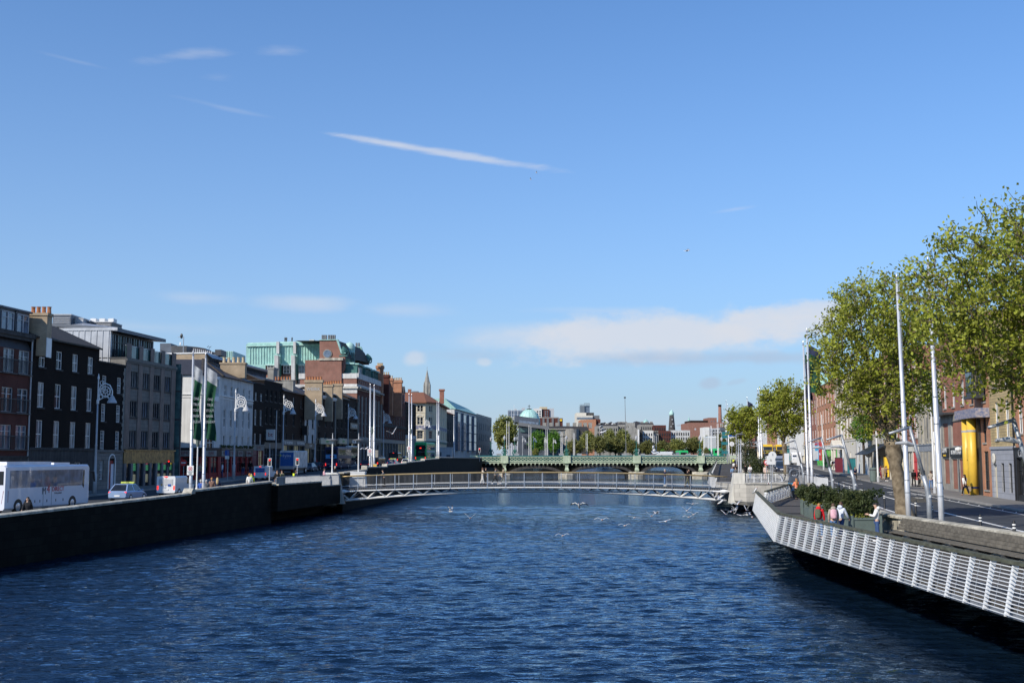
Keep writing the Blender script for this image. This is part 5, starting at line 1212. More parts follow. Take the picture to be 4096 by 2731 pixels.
for i,(x,y,w,h,lb)in enumerate(planters):
 t=thing('planter',lb,'planter',(x,y,DZ),-.17 if y>60 else-.05,'planter boxes on the boardwalk')
 b=MB(); b.box(.06,.06,.12,w-.06,w-.06,h-.12); b.build('box','sage',t)
 for xx,yy in((0,0),(w-.12,0),(0,w-.12),(w-.12,w-.12)):b=MB(); b.box(xx,yy,0,xx+.12,yy+.12,h+.06); b.build('corner_post','sage',t)
 b=MB(); b.box(.02,.02,h-.14,w-.02,w-.02,h-.03); b.box(.125,.03,.1,w-.125,.055,.22); b.build('rim','sage',t)
 b=MB(); b.box(.1,.1,h-.1,w-.1,w-.1,h-.02); b.build('soil','soil',t)
 p=thing('shrub',lb.replace('sage green planter box','dark evergreen shrub in the green planter box'),'shrub',(x,y,DZ+h-.02),0,'shrubs in the planter boxes')
 rnd=random.Random(40+i); hh=(.85,.9,1.0,1.0)[i]
 b=MB(); cx=w/2
 bush(b,(cx,cx,hh*.5),(w*.62,w*.6,hh*.55),1500,.075,rnd)
 for k in range(16):
  q=(cx+rnd.uniform(-w*.55,w*.55),cx+rnd.uniform(-.5,.5),hh*rnd.uniform(.55,1.12)); bush(b,q,(.2,.2,.22),90,.07,rnd)
 b.build('foliage','leaf_dark',p)
 s=MB()
 for k in range(9):s.tube([(cx+rnd.uniform(-.3,.3),cx+rnd.uniform(-.3,.3),0),(cx+rnd.uniform(-.5,.5),cx+rnd.uniform(-.5,.5),hh*.85)],[.025,.01],5)
 s.build('stems','bark_dark',p)
 f=MB(); bush(f,(cx*.7,.12,.06),(w*.4,.18,.14),90,.06,rnd); f.build('low_flowers','leaf_spring',p)
for i,(x,y,r,h,lb)in enumerate(((20.4,73,1.2,1.45,'broad dark hedge plant along the parapet wall behind the pink backpack'),(19.4,66,1.0,1.0,'dark hedge plant along the parapet wall above the red jacket'),(18.1,61,.6,.95,'dark hedge plant along the parapet wall beside the white hoodie'),(17.7,56.8,.6,1.6,'pale flecked shrub just left of the blue bin'))):
 p=thing('shrub',lb,'shrub',(x-.6,y,DZ+.3),0,'shrubs in the planter boxes'); rnd=random.Random(80+i); b=MB(); bush(b,(0,0,h*.55),(r,1.6,h*.55),1700,.08,rnd)
 for k in range(14):bush(b,(rnd.uniform(-r,r),rnd.uniform(-1.5,1.5),h*rnd.uniform(.8,1.1)),(.25,.25,.25),70,.07,rnd)
 b.build('foliage','leaf_hedge' if i in(1,3)else 'leaf_dark',p); b=MB(); b.box(-r*.8,-1.4,-.3,r*.6,1.4,.28); b.build('trough','sage',p)
t=thing('litter_bin','blue and black litter bin between planter boxes on the boardwalk','litter bin',(16.75,55.9,DZ))
b=MB(); b.loft([[(-.2*k,-.2*k,z),(.2*k,-.2*k,z),(.2*k,.2*k,z),(-.2*k,.2*k,z)]for k,z in((.8,0),(1,.1),(1,.95),(1.1,1.0),(1.1,1.14),(.95,1.2))]); b.build('body','blue_paint',t)
b=MB(); b.box(-.14,-.225,.72,.14,-.203,.92); b.box(.205,-.18,.2,.225,.18,.9); b.build('openings','black_paint',t); b=MB(); b.box(-.12,-.23,.93,.1,-.21,.97); b.build('chute_rim','steel',t); lettering('BIN',.14,'paint_white',t,(0,-.215,.45))
# ---------------------------------------------------------------- far stone and iron bridge
GY,GD=300.0,18.0
gb=thing('arched_bridge','stone arch bridge with pale green lattice parapet across the far river','bridge',(0,0,0))
piers=[1925,2017.5,2266.5,2546,2801,2912]; gx=[at(p,1829,GY).x for p in piers]; gx[0]-=2; gx[-1]+=1.0
zt=zat(1850,GY)
crown=[zat(1879,GY),zat(1872,GY),zat(1866,GY),zat(1864,GY),zat(1877,GY)]
for i in range(5):
 a,c=gx[i]+(1.4 if i else 0),gx[i+1]-(1.4 if i<4 else 0); b=MB(); zs_=.35; N=22
 if i==0:a=a+1.6
 pts=[(lerp(a,c,.5-.5*math.cos(PI*k/N)),zs_+(crown[i]-zs_)*math.sin(PI*k/N)**.75)for k in range(N+1)]
 for k in range(N):
  (xa,za),(xb,zb)=pts[k],pts[k+1]
  b.poly([(xa,GY,za),(xb,GY,zb),(xb,GY,zt),(xa,GY,zt)]); b.poly([(xa,GY+GD,za),(xb,GY+GD,zb),(xb,GY+GD,zt),(xa,GY+GD,zt)]); b.poly([(xa,GY,za),(xa,GY+GD,za),(xb,GY+GD,zb),(xb,GY,zb)])
 b.build('arch','quay_stone',gb)
 r=MB()
 for k in range(N):
  (xa,za),(xb,zb)=pts[k],pts[k+1]; m_=Vector(((a+c)/2,zs_-3)); pa,pb=Vector((xa,za)),Vector((xb,zb)); oa,ob=pa+(pa-m_).normalized()*.75,pb+(pb-m_).normalized()*.75
  if max(oa.y,ob.y)>zt:oa.y=min(oa.y,zt-.05); ob.y=min(ob.y,zt-.05)
  r.hexa([(pa.x,GY-.12,pa.y),(pb.x,GY-.12,pb.y),(pb.x,GY+.1,pb.y),(pa.x,GY+.1,pa.y),(oa.x,GY-.12,oa.y),(ob.x,GY-.12,ob.y),(ob.x,GY+.1,ob.y),(oa.x,GY+.1,oa.y)])
 r.build('arch_ring','stone_dark',gb)
for i,x in enumerate(gx):
 b=MB(); b.box(x-1.4,GY+.02,-1,x+1.4,GY+GD-.02,zt);
 b.build('pier','quay_stone',gb)
 b=MB(); b.loft([[(x-2.2,GY,z),(x-1.4,GY-1.7*k,z),(x,GY-2.4*k,z),(x+1.4,GY-1.7*k,z),(x+2.2,GY,z)]for k,z in((1,-1),(1,1.1),(.7,1.5),(.25,1.9))]); b.build('cutwater','limestone',gb)
 b=MB(); b.box(x-1.0,GY-1.0,zt-.1,x+1.0,GY+.3,zat(1822,GY)); b.build('pilaster','green_iron',gb)
 b=MB(); b.loft([[(x-.5*k,GY-.9*k,z),(x+.5*k,GY-.9*k,z),(x+.5*k,GY,z),(x-.5*k,GY,z)]for k,z in((.7,zt-2.5),(1.1,zt-1.9),(.7,zt-1.2),(1.0,zt-.4),(1.5,zt-.1))]); b.build('bracket','green_iron',gb)
b=MB(); b.box(gx[0],GY-.4,zt-.15,gx[-1],GY+GD+.4,zt+.25)
for i in range(64):x=lerp(gx[0],gx[-1],i/63); b.box(x-.12,GY-.75,zt-.55,x+.12,GY+.05,zt-.1)
b.build('cornice','green_iron',gb)
ztp=zat(1822,GY)
for i in range(5):
 a,c=gx[i]+1.0,gx[i+1]-1.0
 b=MB(); z0,z1=zt+.35,ztp-.28; n=max(2,round((c-a)/.95))
 for k in range(n):
  xa,xb=lerp(a,c,k/n),lerp(a,c,(k+1)/n); zm=(z0+z1)/2
  for p,q in(((xa,z0),(xb,zm)),((xb,z0),(xa,zm)),((xa,zm),(xb,z1)),((xb,zm),(xa,z1))):b.bar((p[0],GY-.5,p[1]),(q[0],GY-.5,q[1]),.05,.11)
 b.box(a,GY-.58,z0-.1,c,GY-.42,z0+.12); b.box(a,GY-.58,z1-.12,c,GY-.42,z1+.1); b.build('lattice_panel','green_iron',gb)
 b=MB(); b.box(a,GY-.38,z0,c,GY-.3,z1); b.build('backing','green_deep',gb)
b=MB(); b.box(gx[0]-1,GY-.7,ztp-.16,gx[-1]+1,GY-.2,ztp+.06); b.build('top_rim','teal',gb)
b=MB(); b.box(gx[0],GY+GD-.3,zt+.2,gx[-1],GY+GD-.1,ztp-.05); b.build('far_parapet','green_iron',gb)
b=MB(); b.box(gx[0]-3,GY+.2,zt-.1,gx[-1]+3,GY+GD-.3,zt+.28); b.build('roadway','asphalt',gb)
lampg='ornate green lamp standards on the far bridge'
def glamp(px,Y,lb,first=[None]):
 x=at(px,1829,Y).x
 if first[0]is None:
  t=thing('bridge_lamp',lb,'lamp standard',(x,Y,ztp),0,lampg)
  b=MB(); b.box(-.45,-.3,0,.45,.3,.5); b.loft([[(-.3*k,-.25*k,z),(.3*k,-.25*k,z),(.3*k,.25*k,z),(-.3*k,.25*k,z)]for k,z in((1.3,.5),(.9,.9),(1.3,1.3),(.6,1.8))]); b.tube([(-.55,0,.5),(-.7,0,1.0),(-.35,0,1.4),(-.5,0,1.8)],.12,6); b.tube([(.55,0,.5),(.7,0,1.0),(.35,0,1.4),(.5,0,1.8)],.12,6); b.build('base','green_deep',t)
  b=MB(); b.tube([(0,0,1.7),(0,0,4.0)],[.13,.08],8); b.tube([(-.5,0,3.5),(.5,0,3.5)],.05,6); b.build('column','green_deep',t)
  b=MB(); b.lathe([(.1,4.0),(.28,4.3),(.34,4.8),(.1,5.1),(.04,5.4)],(0,0,0),10); b.build('lantern','pale_grey',t); first[0]=t
 else:copy_thing(first[0],(x,Y,ztp),0,lb)
for px,Y,lb in((1964,GY+GD,'green bridge lamp nearest the left end of the lattice parapet'),(2018,GY-.5,'green bridge lamp in front of the big tree by the domed church'),(2059,GY+GD,'green bridge lamp at the foot of the dark civic building'),(2266,GY-.5,'green bridge lamp below the curved grey hotel front'),(2546,GY-.5,'green bridge lamp over the middle of the green bridge, beside the tall thin pole'),(2800,GY-.5,'green bridge lamp above the right pier of the far bridge'),(2888,GY+GD,'green bridge lamp, left of the two at the right bridge end'),(2908,GY-.5,'green bridge lamp, right of the two at the right bridge end')):glamp(px,Y,lb)
first=None
for k,(a,c)in enumerate(((1986,2006),(2056,2077),(2235,2256),(2307,2327),(2487,2507),(2562,2579),(2743,2762),(2817,2836))):
 x0,x1=at(a,1829,GY).x,at(c,1829,GY).x; t=thing('planter_box','pale blue planter box on the bridge parapet, %s from the left'%('first','second','third','fourth','fifth','sixth','seventh','eighth')[k],'planter box',(x0,GY-.45,ztp+.06),0,'pale planter boxes on the far bridge')
 b=MB(); w=x1-x0; b.hexa([(.06,.05,0),(w-.06,.05,0),(w-.06,.45,0),(.06,.45,0),(0,0,.42),(w,0,.42),(w,.5,.42),(0,.5,.42)]); b.build('box','planter_box',t); b=MB(); b.box(-.03,-.03,.424,w+.03,.53,.5); b.build('rim','pale_grey',t)
wb=thing('stone_balustrade','pale stone balustrade on the quay behind the far bridge','balustrade',(at(2535,1829,335).x,335,4.8))
b=MB(); L=at(2795,1829,335).x-wb.location.x; b.box(0,0,0,L,.4,.5); b.box(0,0,1.35,L,.4,1.6)
for i in range(int(L/.42)):b.box(i*.42,.1,.5,i*.42+.2,.3,1.35)
b.build('balusters','concrete',wb)
b2=thing('far_boardwalk','distant boardwalk between the footbridge and the green bridge','boardwalk')
e2=lambda y:prof([(128,22.7),(150,25.8),(290,51.8)])(y)
z2=lambda y:prof([(118,2.2),(290,4.0)])(y)
b=MB(); b.loft([[(e2(y),y,z2(y)-.2),(rwall(y),y,z2(y)-.2),(rwall(y),y,z2(y)),(e2(y),y,z2(y))]for y in ys(128,290,8)]); b.build('deck','boards',b2)
r2_=thing('boardwalk_railing','distant white slatted railing of the boardwalk beyond the footbridge','railing')
railrun(r2_,((22.7,128,z2(128)),(25.8,150,z2(150))),12,1.1,(-.27,.03),11); railrun(r2_,((25.8,150,z2(150)),(51.6,289,z2(289))),50,1.1,(-.27,.05),9)
railrun(r2_,((23.7,123.5,2.96),(29.6,122.2,2.96)),8,1.0,(-.05,-.15),8)
# ---------------------------------------------------------------- right bank houses
RBG='row of houses along the right bank'
def rpt(px,off=0):return meet(rface,px,off)
def right(name,label,px0,px1,H,wm,**k):
 A,B=rpt(px0),rpt(px1); z0=zr((A.y+B.y)/2); return bldg(name,label,A,B,z0+.1,H,wm,group=RBG,**k)
UP=[(4.9,7.2),(8.2,10.3),(11.2,12.9)]
WG=('glass_dark','glass_blue','glass_curtain','glass_pale')
ra0,wa0=right('shop_house','orange brick house over a black shopfront at the right edge of the picture',4066,4210,14.5,'brick_orange',n=3,rows=UP,ww=1.1,fm='paint_white',gm=WG,coping='stone',depth=10,gf=dict(h=3.9,mat='black_paint',n=3,text=[('Cafe',.2,.8,'pale_grey')]))
ra1,wa1=right('brick_house','yellow block fronted house with grey rusticated ground floor',3966,4065,14.2,'brick_yellow',n=2,rows=[(4.5,7.4),(8.6,10.9),(11.6,13.2)],ww=1.0,mx=2.1,fm='paint_white',gm=('glass_dark','glass_blue'),coping='stone',depth=10,gf=dict(h=3.75,face='rustic_grey',ops=[(.7,-.1,1.0,2.7,'door','cream'),(3.0,.5,.9,2.2,'sash'),(5.2,.5,.9,2.2,'sash')],fm='dark_grey',gm='glass_dark'))
b=MB(); b.lathe([(.3,0),(.42,.05),(.42,.12),(.28,.16)],(0,0,0),16); o=b.build('round_ornament','cream_pale',ra1); o.location=(1.2,-.06,3.05); o.rotation_euler=(PI/2,0,0)
b=MB(); b.tube([(wa1-.1,-.1,-.1),(wa1-.1,-.1,14)],.07,6); b.build('drain_pipe','black_paint',ra1)
ra2,wa2=right('pipe_house','orange brick building with two tall yellow pipes and a mural band',3879,3965,14.8,'brick_orange',n=2,rows=[(7.6,9.6),(11,13)],ww=1.2,mx=1.6,fm='dark_grey',gm=('glass_dark','glass_blue'),coping='stone',depth=10,extra=[(5.0,.5,1.5,3.1,'multi'),(5.1,4.3,1.0,2.1,'sash')])
for x in(1.6,3.5):
 b=MB(); b.tube([(x,-.55,-.3),(x,-.55,6.3)],.38,14); pp=b.build('yellow_pipe','pipe_yellow',ra2,True)
 for z,m_ in((.55,'navy'),(5.2,'planter_box')):b=MB(); b.lathe([(.395,0),(.395,.16)],(x,-.55,z),14); b.build('pipe_band',m_,pp)
b=MB(); b.box(1.98,-.7,2.9,3.12,-.4,3.9); b.build('pipe_link','pipe_yellow',ra2)
b=MB(); b.box(-.1,-1.1,6.3,wa2+.1,-.02,7.05); b.build('mural_band','mural',ra2)
b=MB(); b.box(3.6,-.9,8.2,6.0,-.02,10.6); b.box(3.4,-1.05,7.9,6.2,-.02,8.19); b.build('bay_window','dark_grey',ra2); b=MB(); b.box(3.75,-.93,8.4,5.85,-.905,10.4); b.build('bay_glass','glass_blue',ra2)
b=MB(); b.box(.8,-.05,-.2,4.3,-.004,6.3); b.build('recess_panel','dark_grey',ra2)
ra3,wa3=right('restaurant','grey stone fronted restaurant with big multi pane windows and dark sign boards',3772,3878,14.6,'brick_red',n=3,rows=[(7.6,9.8),(10.9,13)],ww=1.15,fm='paint_white',gm=WG,coping='stone',depth=10)
b=MB(); ops=[(.9,4.0,3.3,6.2),(4.6,4.0,9.6,6.3),(.9,.6,3.3,2.9),(4.4,.2,6.6,2.9),(7.3,.2,9.7,2.9)]; wall_face(b,wa3-.03,-1,6.9,ops,.3,-.12,.03); b.poly([(.03,-.12,6.9),(wa3-.03,-.12,6.9),(wa3-.03,0,6.9),(.03,0,6.9)]); b.build('stone_front','stone',ra3)
for o_ in ops:put_window(ra3,o_[0],.0,o_[1],o_[2]-o_[0],o_[3]-o_[1],'multi','pale_grey' if o_[1]>3 else 'dark_grey',('glass_dark','glass_blue'))
for x0,x1,tx in((.7,3.4,(('CROWN',.62,.18,'paint_white'),('SANDWICHES',.24,-.28,'yellow_paint'))),(4.3,9.9,(('RISTORANTE & VINERIA',.52,0,'paint_white'),))):
 b=MB(); b.box(x0,-.26,3.08,x1,-.125,3.88); sb=b.build('sign_board','black_paint',ra3)
 for t,sz,dz_,m_ in tx:lettering(t,sz,m_,sb,((x0+x1)/2,-.27,3.48+dz_),sx=.8)
b=MB(); b.box(-.5,-1.0,6.92,wa3*.55,-.0,7.1); b.build('balcony_slab','dark_grey',ra3); b=MB()
for i in range(28):b.box(-.4+i*.21,-.98,7.1,-.36+i*.21,-.95,8.1)
b.box(-.45,-1.0,8.1,wa3*.53,-.93,8.16); b.build('balcony_railing','dark_grey',ra3); b=MB(); b.ball((9.6,-.6,3.75),(.22,.3,.2),8,5); b.build('camera_housing','paint_white',ra3)
ra4,wa4=right('narrow_house','narrow cream stone strip with dark doorway left of the restaurant',3742,3771,9.5,'cream_pale',n=1,rows=[(5.2,6.6)],ww=1.2,fm='paint_white',gm=WG,coping='stone',depth=9,gf=dict(h=4.4,mat='cream_pale',n=1,doors=(0,),dm='black_paint'))
b=MB(); b.tube([(.5,-.2,-.1),(.5,-.2,5.5)],.16,8); b.build('stickered_pipe','paint_white',ra4)
ra5,wa5=right('bank_house','beige stone house with tall fluted pilasters',3682,3741,11.5,'cream',n=3,rows=[(4.8,7.0),(8.0,10.0)],ww=1.0,fm='dark_grey',gm=('glass_dark',),coping='stone',depth=10,gf=dict(h=4.3,mat='cream',fascia='zinc',n=3,doors=(1,),dm='dark_grey'))
b=MB()
for i in range(5):x=(wa5-.6)*i/4; b.box(x,-.35,-.4,x+.6,-.105,3.5); b.box(x,-.2,4.35,x+.5,-.004,10.4)
b.build('pilasters','stone',ra5)
ra6,wa6=right('brick_house','red brick house with white sash windows and a bright red door behind the big tree',3562,3681,14.6,'brick_red',n=6,rows=UP,ww=1.15,fm='paint_white',gm=WG,coping='stone',depth=10,lintel='white',gf=dict(h=4.2,mat='cream_pale',fascia='cream_pale',n=5,doors=(4,),dm='bright_red'))
ra7,wa7=right('white_house','white rendered house with dark windows, awning and grey stone courses',3475,3561,15.2,'brick_orange',n=4,rows=[(4.9,7.2),(8.2,10.4),(11.3,13)],ww=1.3,fm='paint_white',gm=WG,coping='stone',depth=10,gf=dict(h=5.4,face='ashlar_pale',ops=[(2,.2,1.6,2.6,'sash'),(5,-.1,1.6,2.7,'door','dark_grey'),(9,.2,1.6,2.6,'sash'),(13,.2,1.6,2.6,'sash')],fm='dark_grey',gm='glass_dark'))
b=MB(); b.hexa([(6,-2.6,2.9),(18,-2.6,2.9),(18,-.14,4.1),(6,-.14,4.1),(6,-2.6,3.0),(18,-2.6,3.0),(18,-.14,4.3),(6,-.14,4.3)]); b.build('awning','black_paint',ra7); b=MB(); b.box(17,-.6,.2,17.8,-.12,2.6); b.build('yellow_panel','yellow_paint',ra7)
ra8,wa8=right('white_pub','cream fronted house with small pitched awning and clipped bay tree',3428,3474,14.2,'brick_tan',n=3,rows=UP,ww=1.4,fm='paint_white',gm=WG,coping='stone',depth=10,gf=dict(h=5.3,face='render_white',ops=[(2,1.6,1.5,2.3,'sash'),(7.5,1.6,1.5,2.3,'sash')],fm='dark_grey',gm='glass_dark'))
ra9,wa9=right('brick_house','tan brick house with tall white window surrounds and stone porch',3350,3427,15,'brick_tan',n=6,rows=[(5.0,8.4),(9.3,12),(12.8,14.4)],ww=1.5,fm='paint_white',gm=('glass_curtain','glass_pale','glass_dark'),coping='stone',depth=10,lintel='white',gf=dict(h=4.6,face='cream_pale',ops=[(6,-.1,1.5,3,'door','dark_grey'),(13,-.1,1.5,3,'door','dark_grey'),(2,.3,1.4,2.6,'sash'),(17,.3,1.4,2.6,'sash')],fm='paint_white'))
b=MB(); b.box(4.8,-1.6,3.4,9,-.12,3.9); b.extr([(4.6,-1.7,3.9),(9.2,-1.7,3.9),(6.9,-1.7,4.9)],(0,1.5,0))
for x in(5,8.4):b.tube([(x+.2,-1.4,-.2),(x+.2,-1.4,3.4)],.22,8)
b.build('porch','cream_pale',ra9)
raa,waa=right('brick_house','orange red brick house with white corner quoins and advertising boards',3271,3349,15.2,'brick_orange',n=7,rows=[(4.6,7.0),(8.0,10.6),(11.6,13.6)],ww=1.4,fm='paint_white',gm=WG,coping='stone',depth=10,quoin=('white',(0,1.0)),gf=dict(h=3.9,mat='sign_green',fascia='paint_white',n=7))
for x,w,m_ in((15,4.5,'paint_white'),(20,5.5,'cyan_sign'),(26.4,4.4,'bright_red')):
 b=MB(); b.box(x,-2.4,1.2,x+w,-2.3,4.4); o=b.build('advert_board',m_,raa)
 if m_=='cyan_sign':b=MB(); b.box(x+.15,-2.44,1.4,x+w-.15,-2.405,2.9); b.build('board_panel','paint_white',o); b=MB(); b.box(x+.1,-2.44,3.9,x+w-.1,-2.405,4.3); b.build('board_panel','bright_red',o)
 if m_=='bright_red':lettering('To Let',1.0,'paint_white',o,(x+w/2,-2.43,3.4)); lettering('Fully Fitted',.6,'paint_white',o,(x+w/2,-2.43,2.3))
for px0,px1,H,wm,lb in((3222,3270,15.5,'brick_red','dark red brick house right of the leafy mid tree'),(3185,3221,14,'brick_tan','tan brick house behind the pair of flag poles'),(3150,3184,15,'cream','cream house behind the pair of yellow buses'),(3110,3149,14,'render_white','white painted house behind the first yellow bus'),(3070,3109,16,'brick_orange','orange brick house behind the mid tree crown'),(3030,3069,17,'render_white','tall white house at the far right bank bend'),(2990,3029,18,'brick_red','red brick house far along the right bank'),(2950,2989,17,'cream_pale','pale house furthest along the right bank')):
 right('town_house',lb,px0,px1,H,wm,n=max(3,int((px1-px0)/9)),rows=[(4.6,7.0),(8.0,10.4),(11.3,13)],ww=1.9,fm='paint_white',gm=WG,coping='stone',depth=12,sill=None,gf=dict(h=4,mat=R.choice(('dark_grey','cream_pale','teal')),n=5))
o=thing('domed_hall','shallow green copper dome above a white parapet on the right bank roofs','dome',(at(3215,1829,262).x+6,262,18)); b=MB(); b.box(-7,-5,-12,7,9,2.0); b.box(-7.3,-5.3,2.0,7.3,9,2.8); b.build('parapet_block','render_white',o); b=MB(); b.lathe([(5.6,2.8),(5.4,4.0),(4.4,5.4),(2.6,6.5),(.1,7.0)],(0,2,0),20); b.build('dome','copper',o)
# ---------------------------------------------------------------- skyline
SKYG='far skyline buildings'
def sky_block(name,label,pix,Y,d,m,**k):return block(name,label,pix,Y,d,m,k.get('cat','building'),4.5,SKYG)
def winrows(o,x0,y0,x1,y1,nx,ny,Y,m='glass_dark',fw=.55,fh=.6):
 for j in range(ny):
  for i in range(nx):
   cx,cy=lerp(x0,x1,(i+.5)/nx),lerp(y0,y1,(j+.5)/ny); hx,hy=(x1-x0)/nx*fw/2,(y1-y0)/ny*fh/2
   addslab(o,'window',[(cx-hx,cy+hy),(cx+hx,cy+hy),(cx+hx,cy-hy),(cx-hx,cy-hy)],Y-.12,.1,m)
s=sky_block('civic_building','dark slate and glass civic building with sloping eaves below the green dome',[(2070,1815),(2195,1815),(2195,1718),(2077,1700)],395,30,'zinc_dark')
addslab(s,'eaves',[(2074,1702),(2196,1718),(2196,1705),(2074,1688)],392,34,'mid_grey'); addslab(s,'upper_tier',[(2058,1688),(2156,1697),(2156,1674),(2058,1661)],402,20,'zinc_dark')
addslab(s,'glass_band',[(2077,1690),(2154,1698),(2154,1690),(2077,1679)],401.5,.5,'glass_sky'); addslab(s,'glass_band',[(2081,1727),(2145,1730),(2145,1712),(2081,1708)],394.5,.4,'glass_green'); winrows(s,2095,1740,2130,1800,4,2,395)
s=thing('domed_church','pale green copper dome with a cross behind the dark civic building','church',(at(2117,1829,520).x,520,5),0,SKYG); rd=44/4587*520; zb=zat(1692,520)-5; ht=zat(1636,520)-5-zb
b=MB(); b.lathe([(rd*math.cos(t),zb+ht*math.sin(t))for t in[PI/2*i/10 for i in range(10)]]+[(.25*rd,zb+ht*.985)],(0,0,0),28); b.build('dome','copper_pale',s,True)
b=MB()
for k in range(16):
 a=2*PI*k/16; b.tube([(rd*1.005*math.cos(t)*math.cos(a),rd*1.005*math.cos(t)*math.sin(a),zb+ht*1.005*math.sin(t))for t in[PI/2*i/8 for i in range(8)]],.07,4)
b.build('dome_ribs','copper',s); b=MB(); b.lathe([(rd*.25,zb+ht*.97),(rd*.2,zb+ht*1.03),(.2,zb+ht*1.06)],(0,0,0),14); b.build('cap','stone_dark',s); b=MB(); b.lathe([(rd*.99,0),(rd*.99,zb)],(0,0,0),24); b.build('drum','copper',s)
b=MB(); b.box(-.12,-.12,zb+ht,.12,.12,zb+ht+2.0); b.box(-.6,-.1,zb+ht+1.25,.6,.1,zb+ht+1.45); b.build('cross','dark_grey',s)
s=sky_block('stone_hotel','grey stone hotel with curved corner, sash windows and a row of chimneys',[(2160,1815),(2290,1815),(2290,1716),(2160,1716)],425,26,'stone'); addslab(s,'shaded_side',[(2288,1815),(2358,1815),(2356,1722),(2288,1716)],426,24,'stone_dark')  # flank away from the sun: its shade is put in as darker stone
b=MB(); p=at(2284,1829,427); b.lathe([(3.2,-3),(3.2,zat(1716,427)-4.5)],(p.x-s.location.x,p.y-s.location.y,0),20); b.build('curved_corner','stone',s)
addslab(s,'roof',[(2160,1716),(2357,1722),(2350,1706),(2235,1703),(2160,1706)],428,18,'slate'); addslab(s,'cornice',[(2160,1718),(2292,1718),(2292,1713),(2160,1713)],424.4,1,'stone'); addslab(s,'string_course',[(2160,1743),(2292,1743),(2292,1738),(2160,1738)],424.5,1,'stone')
winrows(s,2165,1719,2290,1738,6,1,425,'glass_pale',.4,.7); winrows(s,2165,1748,2290,1775,6,1,425,'glass_pale',.4,.7); winrows(s,2165,1780,2290,1805,6,1,425,'glass_pale',.4,.7)
for px in(2179,2204,2229,2273,2299,2321,2342,2362):addslab(s,'chimney',rect(px-6,1690,px+6,1712),430,4,'stone')
s=sky_block('apartment_tower','white and brick red apartment tower behind the green dome',rect(2135,1633,2167,1700),800,20,'render_white'); addslab(s,'red_bay',rect(2174,1638,2197,1700),799,14,'brick_deep_red'); addslab(s,'grey_core',rect(2167,1636,2216,1700),803,14,'mid_grey'); addslab(s,'white_end',rect(2198,1633,2216,1700),800,10,'pale_grey'); addslab(s,'roof_block',rect(2159,1627,2189,1636),802,10,'pot_pale'); winrows(s,2145,1641,2165,1668,2,3,800); winrows(s,2177,1641,2194,1668,2,3,799,'glass_pale')
s=sky_block('brick_hall','long red panelled hall with dark stripes and a round yellow sign',rect(2160,1672,2251,1712),700,30,'brick_deep_red')
for a in(2170,2187,2207,2231):addslab(s,'dark_stripe',rect(a,1673,a+8,1710),699.6,.4,'mid_grey')
addslab(s,'roof_edge',rect(2160,1668,2235,1672),701,20,'plaster_grey'); b=MB(); q=at(2244,1680,699.4)-s.location; b.extr([tuple(q+Vector((.75*math.cos(t),0,.75*math.sin(t))))for t in[2*PI*i/14 for i in range(14)]],(0,.3,0)); b.build('round_sign','yellow_paint',s)
s=sky_block('stepped_tower','stepped cream brewery building with a grey glass tower on top',rect(2306,1650,2345,1720),1300,40,'cream_pale'); addslab(s,'lower_step',rect(2306,1661,2371,1720),1296,40,'cream_pale'); addslab(s,'window_strip',rect(2307,1669,2370,1675),1295.5,.6,'glass_sky'); addslab(s,'side_wing',rect(2371,1661,2398,1690),1302,30,'mid_grey'); addslab(s,'side_step',rect(2345,1650,2376,1661),1302,20,'stone_dark')
addslab(s,'glass_tower',rect(2320,1622,2338,1650),1300,20,'glass_pale'); addslab(s,'dark_tower',rect(2338,1622,2359,1650),1302,20,'glass_sky'); b=MB()
for i in range(7):
 for dy in(0,9):b.bar(at(2320+i*6.3,1622,1300+dy)-s.location,at(2320+i*6.3,1613 if i>2 else 1617,1300+dy)-s.location,.35)
b.bar(at(2320,1618,1300)-s.location,at(2358,1618,1300)-s.location,.5); b.bar(at(2336,1613,1300)-s.location,at(2358,1613,1300)-s.location,.5); b.build('roof_frame','mid_grey',s)
s=sky_block('brick_block','orange red brick block in front of the stepped cream building',[(2322,1720),(2384,1720),(2384,1676),(2322,1679)],900,30,'brick_orange'); addslab(s,'dark_bay',rect(2384,1676,2402,1720),902,20,'brick_deep_red')
s=sky_block('glass_offices','low glass office block with roof masts left of the green dome',rect(2031,1640,2094,1680),760,30,'zinc'); addslab(s,'glass_front',rect(2033,1643,2093,1651),759.6,.5,'glass_sky'); addslab(s,'glass_front',rect(2033,1654,2093,1662),759.6,.5,'glass_sky'); addslab(s,'roof_box',rect(2058,1634,2066,1640),762,8,'pale_grey'); addslab(s,'roof_box',rect(2087,1631,2100,1640),762,8,'pale_grey')
terr=[(2386,2472,1703,'plaster_grey',470,'long grey stone terrace left of the blank gable'),(2472,2510,1697,'stone',474,'stone terrace house with roof boxes left of the blank gable'),(2552,2570,1718,'stone_dark',462,'dark glazed house right beside the blank grey gable'),(2571,2613,1722,'render_white',466,'white painted house pair below the grey terrace'),(2613,2634,1733,'plaster_grey',468,'low grey house between white house and red brick house'),(2634,2683,1722,'brick_deep_red',470,'red brick house below the stone windmill tower'),(2683,2760,1720,'render_dirty',472,'pale blue rendered building with rounded corner below the brick power house'),(2615,2664,1700,'brick_deep_red',500,'dark brick apartment block with barrel roof behind the red brick house'),(2560,2615,1697,'stone',505,'grey terrace below the small round turret')]
